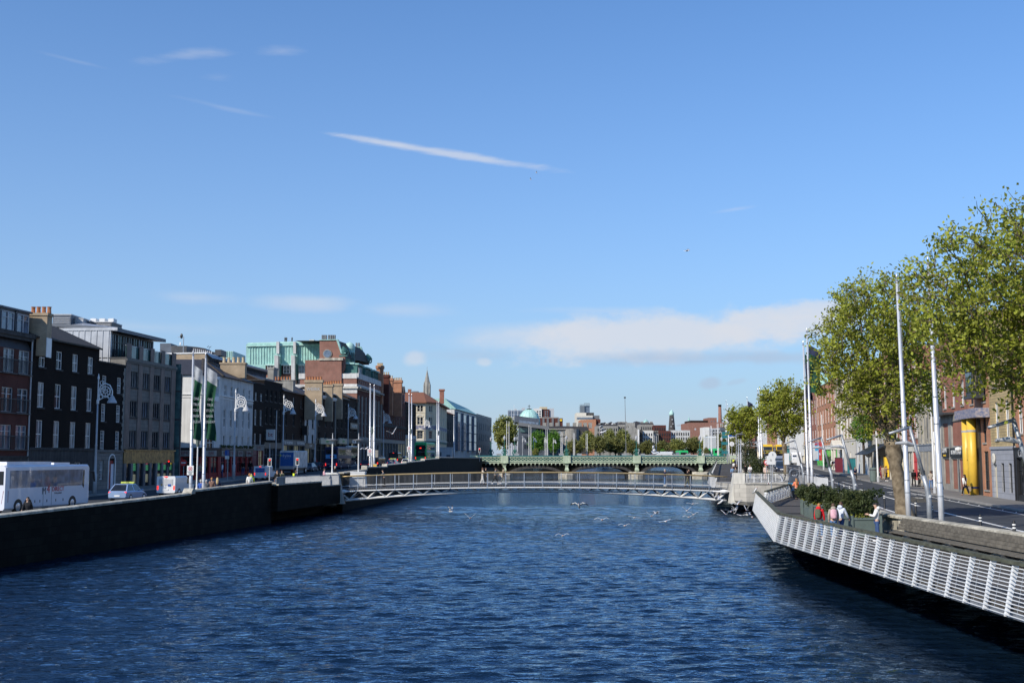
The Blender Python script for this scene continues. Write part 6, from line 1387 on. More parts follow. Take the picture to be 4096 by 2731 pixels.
for a,c,t,m_,Y,lb in terr:
 s=sky_block('terrace_house',lb,rect(a,t,c,1815),Y,12,m_); winrows(s,a+2,t+6,c-2,t+62,max(2,int((c-a)/9)),3,Y,'glass_dark',.42,.6)
 if m_ in('plaster_grey','stone'):
  addslab(s,'roof',[(a,t),(c,t),(c-3,t-6),(a+3,t-6)],Y+2,6,'slate')
  for k in range(3):x=lerp(a,c,(k+.5)/3); addslab(s,'chimney',rect(x-5,t-11,x+5,t+1),Y+3,2,'plaster_grey')
s=sky_block('gable_house','house with tall blank grey rendered gable wall in the far terrace',[(2505,1815),(2552,1815),(2552,1718),(2540,1708),(2538,1703),(2520,1703),(2518,1712),(2505,1722)],458,14,'plaster_grey'); addslab(s,'white_edge',rect(2551,1717,2557,1815),457.6,1,'paint_white')
addslab(s,'chimney',rect(2505,1690,2540,1704),462,2,'plaster_grey')
s=sky_block('roof_row','row of slate roofs and white dormers on the far skyline',[(2400,1706),(2400,1694),(2420,1688),(2432,1694),(2445,1686),(2458,1694),(2470,1687),(2490,1686),(2500,1694),(2540,1690),(2545,1684),(2570,1690),(2600,1694),(2600,1706)],620,14,'slate')
for x in(2426,2451,2475,2520):addslab(s,'white_gable',[(x-7,1706),(x+7,1706),(x+5,1694),(x,1690),(x-5,1694)],619.5,.5,'paint_white')
s=thing('round_turret','small grey round turret with pointed roof on the far terrace','turret',(at(2585,1829,640).x,640,12),0,SKYG); zt=zat(1690,640)-12; b=MB(); b.lathe([(1.65,0),(1.65,zt)],(0,0,0),16); b.build('drum','stone',s); b=MB(); b.lathe([(1.8,zt),(1.2,zt+1.1),(.05,zt+1.9)],(0,0,0),16); b.build('roof','copper',s)
s=thing('windmill_tower','tapering dark stone tower with a pale green onion cap on the skyline','tower',(at(2689,1829,900).x,900,5),0,SKYG); z1=zat(1661,900)-5; zc=zat(1637,900)-5
b=MB(); b.lathe([(4.2,0),(2.75,zat(1722,900)-5),(1.75,z1)],(0,0,0),18); b.build('tower_body','stone_dark',s,True); b=MB(); k=zc-z1; b.lathe([(1.75,z1),(1.95,z1+k*.2),(1.85,z1+k*.45),(1.2,z1+k*.68),(.3,z1+k*.85),(.1,z1+k)],(0,0,0),18); b.build('onion_cap','copper_pale',s,True); b=MB(); b.tube([(0,0,zc),(0,0,zc+1)],.08,5); b.build('finial','copper',s)
for y_,x_ in((1706,-4),(1695,3),(1678,0)):b=MB(); q=at(2689+x_,y_,897.4)-s.location; b.ball(q,(.45,.3,.6),8,5); b.build('window','pale_grey',s)
s=sky_block('power_house','red brick power house with flat roofs beside the chimney stack',rect(2755,1690,2866,1740),850,40,'brick_hotel'); addslab(s,'roof_block',rect(2762,1681,2836,1691),856,30,'brick_brown'); addslab(s,'tall_block',rect(2834,1670,2867,1692),854,24,'brick_hotel'); winrows(s,2840,1682,2862,1688,2,1,854,'glass_pale'); winrows(s,2770,1710,2860,1722,4,1,850,'pale_grey',.3,.6)
s=thing('chimney_stack','tall red brick industrial chimney on the skyline','chimney',(at(2883,1829,870).x,870,5),0,SKYG); b=MB(); z1=zat(1626,870)-5; b.lathe([(1.75,0),(1.5,zat(1690,870)-5),(1.15,z1)],(0,0,0),14); b.build('stack','brick_hotel',s,True); b=MB(); b.lathe([(1.25,z1),(1.3,zat(1618,870)-5)],(0,0,0),14); b.build('dark_cap','brick_black',s)
s=sky_block('brick_offices','pinkish brick office block with tall windows right of the power house',rect(2865,1688,2935,1740),780,30,'brick_hotel'); winrows(s,2880,1691,2910,1708,4,1,780,'pale_grey',.5,.9)
s=sky_block('white_offices','white and grey office block in front of the power house',rect(2817,1708,2838,1760),690,16,'render_white'); addslab(s,'grey_wing',rect(2838,1712,2905,1760),692,14,'pale_grey'); addslab(s,'dark_wing',rect(2882,1709,2908,1722),690,10,'zinc_dark'); winrows(s,2840,1716,2880,1740,4,2,692); winrows(s,2860,1726,2905,1740,5,1,690)
s=thing('green_spire','slim green church spire just left of the brick power house','spire',(at(2758,1829,1000).x,1000,20),0,SKYG); b=MB(); b.lathe([(1.5,0),(1.4,zat(1690,1000)-20),(.03,zat(1665,1000)-20)],(0,0,0),8); b.build('spire','copper',s)
s=thing('tower_crane','faint tower crane jib between windmill tower and power house','crane',(at(2748,1829,1500).x,1500,5),0,SKYG); b=MB(); b.tube([(0,0,0),(0,0,zat(1700,1500)-5)],.5,4); b.build('mast','pale_grey',s); b=MB()
p,q=at(2706,1703,1500)-s.location,at(2756,1700,1500)-s.location
for d_ in((0,0,0),(0,0,1.4)):b.tube([p+Vector(d_),q+Vector(d_)],.18,4)
for i in range(12):b.tube([p.lerp(q,i/12),p.lerp(q,(i+.5)/12)+Vector((0,0,1.4)),p.lerp(q,(i+1)/12)],.12,4)
b.build('jib','pale_grey',s)
s=thing('church_spire','pale grey Gothic stone spire behind the red tiled corner building','spire',(at(1706,1829,430).x,430,5),0,SKYG); zz=lambda y:zat(y,430)-5
b=MB(); b.lathe([(1.5,0),(1.4,zz(1540)),(1.0,zz(1528)),(.05,zz(1478))],(0,0,0),8); b.build('spire','stone',s); b=MB(); b.tube([(0,0,zz(1479)),(0,0,zz(1466))],.05,5); b.build('finial','stone',s)
for k in range(4):a=PI/4+k*PI/2; b=MB(); b.lathe([(.32,zz(1575)),(.3,zz(1545)),(.02,zz(1526))],(1.45*math.cos(a),1.45*math.sin(a),0),6); b.build('pinnacle','stone',s)
s=sky_block('white_flats','white flats with stepped roof showing above the right bank tree',[(2921,1720),(2980,1720),(2980,1662),(2960,1652),(2940,1650),(2935,1660),(2921,1660)],480,12,'render_white'); winrows(s,2924,1664,2976,1716,6,3,480)
for px,t,lb,m_ in((1600,1560,'low brick house roof between the hotel range and the corner building','brick_brown'),):pass
s=sky_block('brick_house','brown brick house with roof boxes behind the dark corner house',[(1640,1640),(1700,1640),(1700,1575),(1672,1568),(1640,1590)],330,10,'brick_brown')
addslab(s,'roof_box',rect(1648,1564,1672,1580),332,4,'mid_grey')
# ---------------------------------------------------------------- trees
def leaf_quad(mb,p,k,rnd):
 a=Vector((rnd.gauss(0,1),rnd.gauss(0,1),rnd.gauss(.5,1))).normalized(); q=a.orthogonal().normalized()
 t=rnd.uniform(0,2*PI); e=a.cross(q); u=q*math.cos(t)+e*math.sin(t); v=a.cross(u)
 mb.poly([p-u*k,p-v*k*.62+u*k*.1,p+u*k,p+v*k*.62+u*k*.1])
def grow_tree(base,fork,trunk_r,cc,cr,npts,nleaf,leaf,seed,mats,root,twig=.012,shell=.55,lean=(0,0),burl=.09,spread=.38,limbs=None):
 """trunk, branches and leaf faces; base/fork/cc are offsets from the root"""
 rnd=random.Random(seed); tr=MB(); lf=MB(); cc=Vector(cc)
 pts=[]
 bumps=[(Vector((rnd.gauss(0,1),rnd.gauss(0,1),rnd.gauss(.2,1))).normalized(),rnd.uniform(-.18,.16))for _ in range(14)]
 while len(pts)<npts:
  d=Vector((rnd.gauss(0,1),rnd.gauss(0,1),rnd.gauss(0,1))).normalized(); r=(shell+(1-shell)*rnd.random())if rnd.random()<.7 else rnd.uniform(.2,.8)
  for bd,ba in bumps:
   c=d.dot(bd)
   if c>.7:r*=1+ba*(c-.7)/.3
  pts.append(cc+Vector((d.x*r*cr[0],d.y*r*cr[1],d.z*r*cr[2])))
 n=10; path=[Vector(base).lerp(Vector(fork),i/n)for i in range(n+1)]
 for i,p in enumerate(path[1:-1],1):p+=Vector((rnd.uniform(-1,1),rnd.uniform(-1,1),0))*trunk_r*.10+Vector((lean[0],lean[1],0))*math.sin(PI*i/n)
 rad=[trunk_r*(1.28-.45*min(1,i/3)+(rnd.uniform(-burl,burl)if 1<i else 0)+(burl*1.2 if i>n-3 else 0))for i in range(n+1)]
 tr.tube(path,rad,12)
 def rec(p,prev,group,r,depth):
  if len(group)<=2 or depth>7:
   for q in group:
    m=p.lerp(q,.5)+Vector((rnd.uniform(-1,1),rnd.uniform(-1,1),rnd.uniform(-.3,1)))*(q-p).length*.12
    tr.tube([p,m,q],[min(r,twig*1.6),twig,twig*.5],3,False)
    for i in range(nleaf):
     t=rnd.random()**.6; o=(p.lerp(m,t*2)if t<.5 else m.lerp(q,t*2-1)); w=spread*(.4+.8*t)
     leaf_quad(lf,o+Vector((rnd.gauss(0,1),rnd.gauss(0,1),rnd.gauss(0,.9)))*w*.6,leaf*rnd.uniform(.6,1.25),rnd)
   return
  k=2 if depth else(limbs or 4)
  k=min(k+(rnd.random()<.35),len(group)); seeds=rnd.sample(group,k)
  for _ in range(3):
   cl=[[]for _ in seeds]
   for q in group:cl[min(range(len(seeds)),key=lambda i:(q-seeds[i]).length_squared)].append(q)
   cl=[c for c in cl if c]; seeds=[sum(c,Vector())/len(c)for c in cl]
  for c,s in zip(cl,seeds):
   f=.34 if depth==0 else rnd.uniform(.38,.55)
   e=p.lerp(s,f); L=(e-p).length; dirc=(e-p).normalized()
   e+=Vector((rnd.uniform(-1,1),rnd.uniform(-1,1),rnd.uniform(-.6,.8)))*L*.16
   m=p.lerp(e,.5)+(prev*.35+Vector((0,0,.10 if depth else-.12)))*L*.35+Vector((rnd.uniform(-1,1),rnd.uniform(-1,1),rnd.uniform(-1,1)))*L*.07
   r2=max(twig*1.3,r*(len(c)/len(group))**.42*(.80 if depth else.95))
   tr.tube([p,p.lerp(m,.55),m,m.lerp(e,.5),e],[r*.85 if depth else r2*1.25,r2*1.05,r2,r2*.95,r2*.9],7 if r2>.06 else 4,False)
   rec(e,(e-m).normalized(),c,r2*.9,depth+1)
 rec(path[-1],Vector((0,0,1)),pts,trunk_r*.9,0)
 tr.build('trunk',mats[0],root,True); lf.build('crown',mats[1],root)
TG='plane trees along the right bank'
t=thing('plane_tree','large plane tree with thick mottled trunk beside the boardwalk flag poles','tree',(20.9,62,zr(62)),0,TG)
grow_tree((0.3,0,-.3),(-.35,0,4.3),.46,(-.75,.3,9.0),(4.0,3.9,4.9),1250,20,.095,5,('bark','leaf_spring'),t,twig=.016,spread=.34)
t=thing('plane_tree','nearest plane tree, its crown filling the right edge of the picture','tree',(20.2,40,zr(40)),0,TG)
grow_tree((0,0,-.3),(-.1,0,3.6),.42,(-1.1,.3,8.5),(5.6,4.9,3.9),1600,20,.088,12,('bark','leaf_spring'),t,twig=.014,spread=.33,limbs=5)
t=thing('plane_tree','mid sized plane tree standing left of the pair of banner poles','tree',(35.8,150,zr(150)),0,TG)
grow_tree((0,0,-.3),(-.2,0,4.6),.33,(-.2,0,9.0),(4.1,4.0,4.0),620,14,.17,21,('bark','leaf_spring'),t,twig=.022,spread=.42)
t=thing('plane_tree','smaller plane tree further along, left of the mid sized plane','tree',(43.6,214,zr(214)),0,TG)
grow_tree((0,0,-.3),(0,0,4.2),.28,(-.2,0,8.3),(3.9,3.8,3.7),420,13,.22,33,('bark','leaf_spring'),t,twig=.025,spread=.5)
FG='trees along the quays beyond the far bridge'
protos={}
for nm,mt,sd in(('spring','leaf_far',51),('bright','leaf_bright',52),('olive','leaf_olive',53)):
 r=thing('quay_tree','x','tree',(0,0,0),0,FG); grow_tree((0,0,-1),(0,0,3.2),.3,(0,0,8),(4.6,4.6,5.2),330,15,.36,sd,('bark_dark',mt),r,twig=.03,shell=.5,spread=.75); protos[nm]=[r,False]
def ftree(kind,px,py0,py1,wpx,Y,lb):
 r,used=protos[kind]; x=at(px,1829,Y).x; zt=zat(py0,Y); H=zt-4.6
 o=copy_thing(r,(x,Y,4.6),R.uniform(0,6),lb)if used else r
 protos[kind][1]=True; o.location=(x,Y,4.6); o['label']=lb
 sx=wpx/4587*Y/9.6; o.scale=(sx,sx,H/13.3)
for a in(('spring',2022,1650,1815,112,345,'big pale green tree left of the dark civic building'),('bright',2148,1716,1815,74,372,'dense bright green tree, left one of two in front of the stone hotel'),('bright',2216,1714,1815,62,385,'dense bright green tree, right one of two in front of the stone hotel'),('olive',2300,1752,1815,76,398,'olive tree in front of the curved hotel corner'),('spring',2352,1715,1815,72,415,'pale green tree with bright top just right of the stone hotel'),('olive',2400,1735,1815,82,400,'low olive tree below the diving gull'),('spring',2440,1706,1815,62,425,'tall pale green tree right of the diving gull'),('spring',2492,1709,1815,72,430,'tall pale green tree below the blank grey gable'),('olive',2462,1742,1815,92,405,'broad low olive tree among the small white lamp posts'),('olive',2530,1752,1815,62,418,'olive tree left of the green lamp at mid bridge'),('olive',2592,1755,1815,74,430,'round olive tree in front of the white terrace houses'),('olive',2650,1757,1815,72,440,'olive tree below the red brick terrace house'),('spring',2712,1748,1815,84,450,'olive green tree in front of the pale blue building, left of the thin poles'),('olive',2775,1742,1815,84,455,'olive tree between the thin poles and the right bridge pier'),('spring',2832,1736,1815,70,440,'pale tree behind the white box lorry'),('olive',2885,1730,1815,80,430,'olive tree behind the tall white pole pair at the right bridge end'),('olive',2930,1745,1815,60,350,'olive tree beside the disc lamp on the right bank'),('bright',2652,1792,1815,26,380,'small bright green bush left of the white van on the far quay'),('spring',2142,1788,1815,30,345,'small yellow green sapling below the civic building'),('olive',2270,1785,1815,30,360,'small thin sapling below the hotel corner'),('olive',2826,1785,1822,26,325,'brownish sapling by the right end of the far bridge')):ftree(*a)
t=thing('bay_tree','clipped round bay tree against the white pub front','tree',(rpt(3455,-1.2).x,rpt(3455,-1.2).y,zr(175)+.1)); b=MB(); b.tube([(0,0,0),(0,0,4.6)],.16,6); b.build('trunk','bark_dark',t); b=MB(); rnd=random.Random(3); bush(b,(0,0,6.1),(1.7,1.7,2.0),2600,.14,rnd); b.build('crown','leaf_bright',t)
for px,Y,w,h,lb in((2985,178,1.9,5.2,'tall dark evergreen shrub at the start of the far boardwalk'),(3021,152,2.3,3.0,'round dark evergreen shrub beside the far boardwalk')):
 p=at(px,1829,Y); t=thing('shrub',lb,'shrub',(p.x,Y,zr(Y)-.2)); rnd=random.Random(px); b=MB()
 for k in range(14):bush(b,(rnd.uniform(-w*.5,w*.5),rnd.uniform(-w*.4,w*.4),h*rnd.uniform(.35,.85)),(w*.42,w*.42,h*.24),170,.12,rnd)
 b.build('foliage','leaf_dark',t); b=MB(); b.tube([(0,0,0),(0,0,h*.6)],.12,6); b.build('stem','bark_dark',t); b=MB(); b.box(-w*.5,-.6,0,w*.5,.6,.7); b.build('trough','concrete',t)
# ---------------------------------------------------------------- poles, lamps, street furniture
def tilt(o,lean):o.rotation_euler[1]=-lean
FPG='white flag poles along the quays'
def flagpole(loc,H,lb,lean=.012,first={}):
 k=round(H)
 if k in first:o=copy_thing(first[k],loc,0,lb); o.scale=(1,1,1)
 else:
  o=thing('flag_pole',lb,'flag pole',loc,0,FPG); h=k
  b=MB(); b.lathe([(.125,-.4),(.125,2.2),(.115,2.22),(.11,h*.5),(.098,h*.5+.02),(.06,h)],(0,0,0),12); b.build('pole','pole_silver',o,True)
  b=MB(); b.lathe([(.08,h),(.09,h+.05),(.03,h+.12),(.05,h+.25),(.01,h+.4)],(0,0,0),8); b.build('finial','steel',o)
  b=MB()
  for z in(1.6,2.2,h*.5,h*.5-1.2):b.lathe([(.135,z),(.135,z+.05)],(0,0,0),12)
  b.build('collar','galv',o); b=MB(); b.tube([(.13,0,1.4),(.11,0,h-.1)],.008,4); b.build('halyard','pale_grey',o); first[k]=o
 tilt(o,lean); return o
def wallpole(px,lb,line=lwall,off=-.85,H=11.4,zf=zl,lean=.010):p=meet(line,px,off); return flagpole((p.x,p.y,zf(p.y)),H,lb,lean)
fp=[]
for px,lb in((767,'flag pole with green banner in front of the white pub, left one of the pair'),(818,'flag pole with green banner in front of the white pub, right one of the pair'),(1481,'bare flag pole in front of the hotel, left one carrying a small white sign'),(1497,'bare flag pole in front of the hotel, right one of the pair'),(1637,'bare flag pole before the cream corner building, left one carrying a small sign'),(1647,'bare flag pole before the cream corner building, right one of the pair'),(1749,'bare flag pole by the green double decker, left one of the pair'),(1756,'bare flag pole by the green double decker, right one of the pair')):
 fp.append(wallpole(px,lb))
wallpole(1816,'single bare flag pole before the glazed white block',off=-6)
for px,Y,H,lb in((3627,56,11.6,'near right flag pole in front of the big plane trunk'),(3758,51,11.6,'flag pole furthest right, its top among leaves'),(3231,100,13.2,'right bank banner pole, left one of the pair with dark banners'),(3247,99,13.7,'right bank banner pole, right one of the pair with dark banners'),(3040,166,12.2,'right bank flag pole beside the mid plane tree, left one of the pair'),(3048,165,12.0,'right bank flag pole beside the mid plane tree, right one of the pair'),(2911,285,15.2,'tall far flag pole at the right bridge end, left one of the pair'),(2917,284,14.1,'tall far flag pole at the right bridge end, right one of the pair'),(2996,222,13,'far flag pole with navy banner showing above the small plane tree')):
 o=flagpole((at(px,1829,Y).x,Y,zr(Y)),H,lb,.011 if Y>90 else.016)
 if Y in(100,99,222):fp.append(o)
far_poles=[(2027,335,1682),(2036,336,1685),(2116,345,1700),(2124,346,1704),(2184,360,1715),(2190,361,1717),(2244,372,1726),(2249,373,1729),(2294,385,1730),(2299,386,1731),(2345,398,1732),(2350,399,1733),(2618,430,1740),(2626,431,1741),(2816,330,1712),(2820,331,1714),(2845,326,1702),(2848,327,1703),(2871,320,1692),(2875,321,1692),(2056,470,1618),(2071,470,1637),(2046,480,1634)]
first=None
for i,(px,Y,py)in enumerate(far_poles):
 lb='thin far white pole behind the green bridge, %s from the left'%('first second third fourth fifth sixth seventh eighth ninth tenth eleventh twelfth thirteenth fourteenth fifteenth sixteenth seventeenth eighteenth nineteenth twentieth'.split()+['twenty-first','tallest beside dome,','shortest beside dome,'])[i]
 h=zat(py,Y)-4.7
 if first is None:
  first=o=thing('flag_pole',lb,'flag pole',(0,0,0),0,FPG); b=MB(); b.lathe([(.11,-.5),(.10,h*.5),(.06,h)],(0,0,0),8); b.build('pole','paint_white',o); b=MB(); b.box(-.12,-.14,.0,.12,.14,.9); b.build('base_box','pale_grey',o); h0=h
 else:o=copy_thing(first,(0,0,0),0,lb)
 o.location=(at(px,1829,Y).x,Y,4.7); o.scale=(1,1,h/h0)
def banner(pole,h,top,L,w,dr,lb,cols,word):
 p=pole.location; t=thing('banner_flag',lb,'flag',(p.x-.011*h*0,p.y,p.z)); b=MB(); N=16; K=7
 V=[]
 for i in range(N+1):
  z=top-L*i/N; lean=-math.sin(-pole.rotation_euler[1])*z
  for k in range(K+1):
   u=k/K; fold=.16*math.sin(u*7+i*.55)*(.4+i/N); ww=w*(1-.42*math.sin(PI*i/N)**2*(i/N))if i>3 else w
   V.append((lean+.10+ww*u*dr,fold-.05,z-u*(.9 if i<4 else.45)*w*.7))
 b.v=V
 for i in range(N):
  for k in range(K):
   b.f.append((i*(K+1)+k,i*(K+1)+k+1,(i+1)*(K+1)+k+1,(i+1)*(K+1)+k)); b.m.append(1 if i<3 else 0)
 b.build('cloth',cols,t,True)
 if word:
  for j,wd in enumerate(word):lettering(wd,.28,cols[1],t,(.10+w*.48*dr-math.sin(-pole.rotation_euler[1])*(top-2.2),-.32,top-2.5-j*.42),0,ry=0,sx=.7)
 return t
banner(fp[0],11,10.3,5.4,.62,1,'green and white banner on the left pole before the white pub',['flag_green','flag_white'],['ONE','TRUE','STOUT','BANK','HOLIDAY'])
banner(fp[1],11,10.3,5.4,.8,1,'green and white banner on the right pole before the white pub',['flag_green','flag_white'],['ONE','TRUE','STOUT','BANK','HOLIDAY'])
banner(fp[8],13,12.2,3.9,.6,1,'dark green banner on the left of the right bank banner poles',['flag_navy','flag_green'],None); banner(fp[9],14,13,4.2,1.15,1,'wider dark green banner on the right of the right bank banner poles',['flag_green','flag_navy'],['BANK','HOLIDAY'])
banner(fp[10],13,12.6,2.6,1.0,1,'small dark banner on the far pole above the small plane tree',['flag_navy','flag_navy'],None)
for i,lb in((0,'white no stopping sign on the left banner pole'),(2,'white no stopping sign on the pole before the hotel'),(4,'white no stopping sign on the pole before the cream corner building')):
 p=fp[i].location; t=thing('parking_sign',lb,'sign',(p.x-.03,p.y-.16,p.z+(2.55 if i==0 else 2.9)),0,'no stopping signs on flag poles'); s=1.0 if i==0 else 1.25
 b=MB(); b.box(-.24*s,-.02,-.3*s,.24*s,0,.38*s); b.build('plate','paint_white',t); c=MB(); c.extr([(.15*s*math.cos(a),-.024,.16*s+.15*s*math.sin(a))for a in[2*PI*k/18 for k in range(18)]],(0,-.006,0)); c.build('red_ring','bright_red',t); c=MB(); c.extr([(.12*s*math.cos(a),-.032,.16*s+.12*s*math.sin(a))for a in[2*PI*k/18 for k in range(18)]],(0,-.004,0)); c.build('inner_disc','paint_white',t)
 c=MB(); c.bar((-.09*s,-.04,.07*s),(.09*s,-.04,.25*s),.03); c.bar((-.09*s,-.042,.25*s),(.09*s,-.042,.07*s),.03); c.build('red_cross','bright_red',t)
 for j,wd in enumerate(('CLEARWAY','AT ALL','TIMES')):lettering(wd,.085*s,'dark_grey',t,(0,-.026,(-.06-j*.085)*s))
OLG='ornate curled lamp standards on the left bank'
proto=None
def ornate(loc,H,lb,mir=1):
 global proto
 if proto is None:
  proto=o=thing('ornate_lamp',lb,'street lamp',loc,0,OLG); h=10.2
  b=MB(); b.lathe([(.17,-.1),(.17,1.6),(.12,1.7),(.10,4),(.115,4.05),(.085,4.2),(.07,h-2.4)],(0,0,0),10); b.build('column','pale_grey',o,True)
  b=MB(); b.lathe([(.12,h-2.6),(.12,h-2.3),(.06,h-2.2),(.05,h-.5),(.1,h-.4),(.02,h)],(0,0,0),8); b.build('spike','paint_white',o)
  b=MB(); cz=h-1.55; b.tube([(.12,0,h-2.3)]+[(.1+.62+.62*math.cos(PI-t),0,cz+.62*math.sin(PI-t)*1.0)for t in[PI*k/12*-1+PI for k in range(0)]]+[(.08,0,cz),(.2,0,cz+.48),(.6,0,cz+.72),(1.0,0,cz+.55),(1.22,0,cz+.1),(1.22,0,cz-.35)],.055,7); b.build('swan_arm','paint_white',o)
  b=MB(); rc=(.62,0,cz+.02)
  b.tube([(rc[0]+.42*math.cos(t),0,rc[2]+.42*math.sin(t))for t in[2*PI*k/20 for k in range(21)]],.05,6); b.tube([(rc[0]+.17*math.cos(t),0,rc[2]+.17*math.sin(t))for t in[2*PI*k/12 for k in range(13)]],.04,6)
  for k in range(8):a=PI*k/4; b.bar((rc[0]+.15*math.cos(a),0,rc[2]+.15*math.sin(a)),(rc[0]+.42*math.cos(a),0,rc[2]+.42*math.sin(a)),.045)
  for c in((.22,cz-.45),(.3,cz+.75),(1.0,cz-.42)):b.tube([(c[0]+.17*math.cos(t),0,c[1]+.17*math.sin(t))for t in[2*PI*k/12 for k in range(13)]],.035,5)
  b.tube([(.08,0,cz-.75),(.5,0,cz-.5),(.95,0,cz-.45)],.035,5); b.build('scrollwork','paint_white',o)
  b=MB(); b.lathe([(.42,-.98),(.40,-.88),(.22,-.55),(.14,-.4),(.05,-.3)],(1.22,0,cz),14); b.build('lamp_bell','pale_grey',o); return o
 o=copy_thing(proto,loc,0,lb); return o
for px,lb in((383,'ornate curled lamp standard, first from the left, beside the white coach'),(937,'ornate curled lamp standard in front of the white pub'),(1131,'ornate curled lamp standard before the blue box lorry'),(1259,'ornate curled lamp standard before the narrow pale blue house'),(1391,'ornate curled lamp standard left of the hotel'),(1533,'ornate curled lamp standard before the red brick range')):
 p=meet(lface,px,3.0); ornate((p.x,p.y,zl(p.y)+.12),10,lb)
for px,Y,py,lb in((1697,292,1667,'ornate curled lamp standard before the cream corner building'),(2090,340,1742,'far ornate lamp, first of four before the civic building'),(2133,352,1744,'far ornate lamp, second of four before the civic building'),(2178,362,1748,'far ornate lamp, third of four, between far pole pairs'),(2213,372,1750,'far ornate lamp, fourth of four, before the bright green tree')):
 o=ornate((at(px,1829,Y).x,Y,4.7),10,lb); s=(zat(py,Y)-4.7)/10.2; o.scale=(s,s,s)
for px,lb in((790,'slim lamp post with small lantern between the two banner poles'),(1488,'slim lamp post with small lantern between the poles before the hotel'),(1642,'slim lamp post with small lantern before the cream corner building'),(1752,'slim lamp post with small lantern by the green double decker')):
 p=meet(lwall,px,-.85); t=thing('lantern_post',lb,'street lamp',(p.x,p.y,zl(p.y)),0,'small lantern posts by the quay wall'); h=4.3 if px<800 else 5.2
 b=MB(); b.lathe([(.1,-.1),(.1,1.2),(.06,1.3),(.05,h)],(0,0,0),8); b.build('post','paint_white',t); b=MB(); b.lathe([(.07,h),(.12,h+.05),(.16,h+.5),(.17,h+.62),(.12,h+.8),(.04,h+.86),(.05,h+.95)],(0,0,0),10); b.build('lantern','sage',t)
for px,off,h,lb,z in((1103,3.0,8.2,'plain tall grey pole before the dark brick house',0),(1052+26,3.0,4.0,'short grey pole right of the white hanging sign',0),(864,-1,6.6,'tall black pole just left of the right banner pole',1)):
 p=meet(lface,px,off)if not z else meet(lwall,px-52,-3.2); t=thing('street_pole',lb,'pole',(p.x,p.y,zl(p.y))); b=MB(); b.lathe([(.09,-.1),(.08,h*.5),(.06,h)],(0,0,0),8); b.build('pole','galv' if not z else 'black_paint',t); b=MB(); b.lathe([(.12,0),(.12,.5)],(0,0,0),8); b.build('base','dark_grey',t)
for x,y,px_,lb in((-18.55,118.4,0,'disc topped mast on the left pylon of the footbridge, nearer one'),(-16.45,122.9,0,'disc topped mast on the left pylon of the footbridge, further one'),(23.0,116.4,1,'mast pair pole on the right pylon of the footbridge, left one'),(23.4,117.3,1,'mast pair pole on the right pylon of the footbridge, right one')):
 z0=4.05; h=(zat(1732,y)-z0)if not px_ else zat(1757,y)-z0; t=thing('bridge_mast',lb,'lamp mast',(x,y,z0),0,'masts at the ends of the footbridge'); b=MB(); b.lathe([(.07,0),(.06,h*.7),(.025,h)],(0,0,0),8); b.build('mast','paint_white' if not px_ else 'steel',t)
 b=MB()
 if not px_:zc=zat(1760,y)-z0; b.lathe([(.1,zc-.08),(.62,zc),(.62,zc+.05),(.1,zc+.14)],(0,0,0),18); b.build('disc','mid_grey',t)
 else:b.lathe([(.085,.2),(.085,2.0)],(0,0,0),8); b.build('sticker_sleeve','pale_grey',t)
t=thing('disc_lamp','grey disc headed street lamp with a gull perched on top','street lamp',(at(2962,1829,205).x,205,zr(205))); h=zat(1736,205)-zr(205); b=MB(); b.lathe([(.1,-.1),(.06,h)],(-.7,0,0),8); b.build('post','galv',t); b=MB(); b.lathe([(.2,h-.25),(.75,h-.05),(.75,h+.05),(.3,h+.15)],(0,0,0),16); b.build('disc','mid_grey',t); b=MB(); b.bar((-.7,0,h-.15),(0,0,h-.1),.08); b.build('arm','galv',t)
LAG='leaning galvanised arm posts on the right quay'; proto_l=None
for Y,lb in((42,'leaning arm post furthest right, only its arm in view'),(53,'leaning arm post between the two near flag poles'),(74,'leaning arm post left of the big plane trunk'),(87,'leaning arm post at the foot of the banner poles'),(112,'leaning arm post behind the banner poles'),(168,'leaning arm post beside the mid flag pole pair, right one'),(182,'leaning arm post beside the mid flag pole pair, left one'),(200,'far leaning arm post, first beyond the mid flag poles'),(214,'far leaning arm post, second beyond the mid flag poles'),(230,'far leaning arm post, third beyond the mid flag poles'),(250,'far leaning arm post, last toward the green bridge')):
 loc=(rwall(Y)+.9,Y,zr(Y))
 if proto_l is None:
  proto_l=t=thing('leaning_arm_post',lb,'lamp post',loc,0,LAG)
  b=MB(); b.tube([(0,0,-.3),(0,0,1.3),(-.06,0,1.9),(-.22,0,2.5)],[.12,.12,.12,.11],10); b.build('lower_post','galv',t,True); b=MB(); b.tube([(-.2,0,2.45),(-.78,0,4.75)],[.085,.075],10); b.build('upper_post','galv',t,True)
  b=MB(); b.tube([(-.74,.02,4.72),(-1.85,-.35,4.42)],[.07,.06],8); b.build('arm','galv',t,True); b=MB(); b.tube([(-.6,0,3.9),(-1.0,-.1,4.0),(-1.5,-.15,3.98)],[.07,.11,.05],8); b.build('bracket','pale_grey',t); b=MB(); b.lathe([(.125,1.5),(.125,1.62)],(0,0,0),10); b.build('sticker','paint_white',t)
 else:copy_thing(proto_l,loc,0,lb)
BG='black bollards with white bands along the right bank road'; pb=None
px_b=[(4044,2074),(3911,2060),(3719,2026),(3656,2013),(3612,2002),(3532,1982),(3500,1972),(3473,1965),(3446,1957),(3417,1950),(3395,1944),(3373,1937),(3353,1933),(3332,1931),(3214,1898),(3196,1892),(3178,1888),(3165,1884),(3140,1876),(3128,1872),(3118,1868)]
nb='nearest second third fourth fifth sixth seventh eighth ninth tenth eleventh twelfth thirteenth fourteenth fifteenth sixteenth seventeenth eighteenth nineteenth twentieth twenty-first'.split()
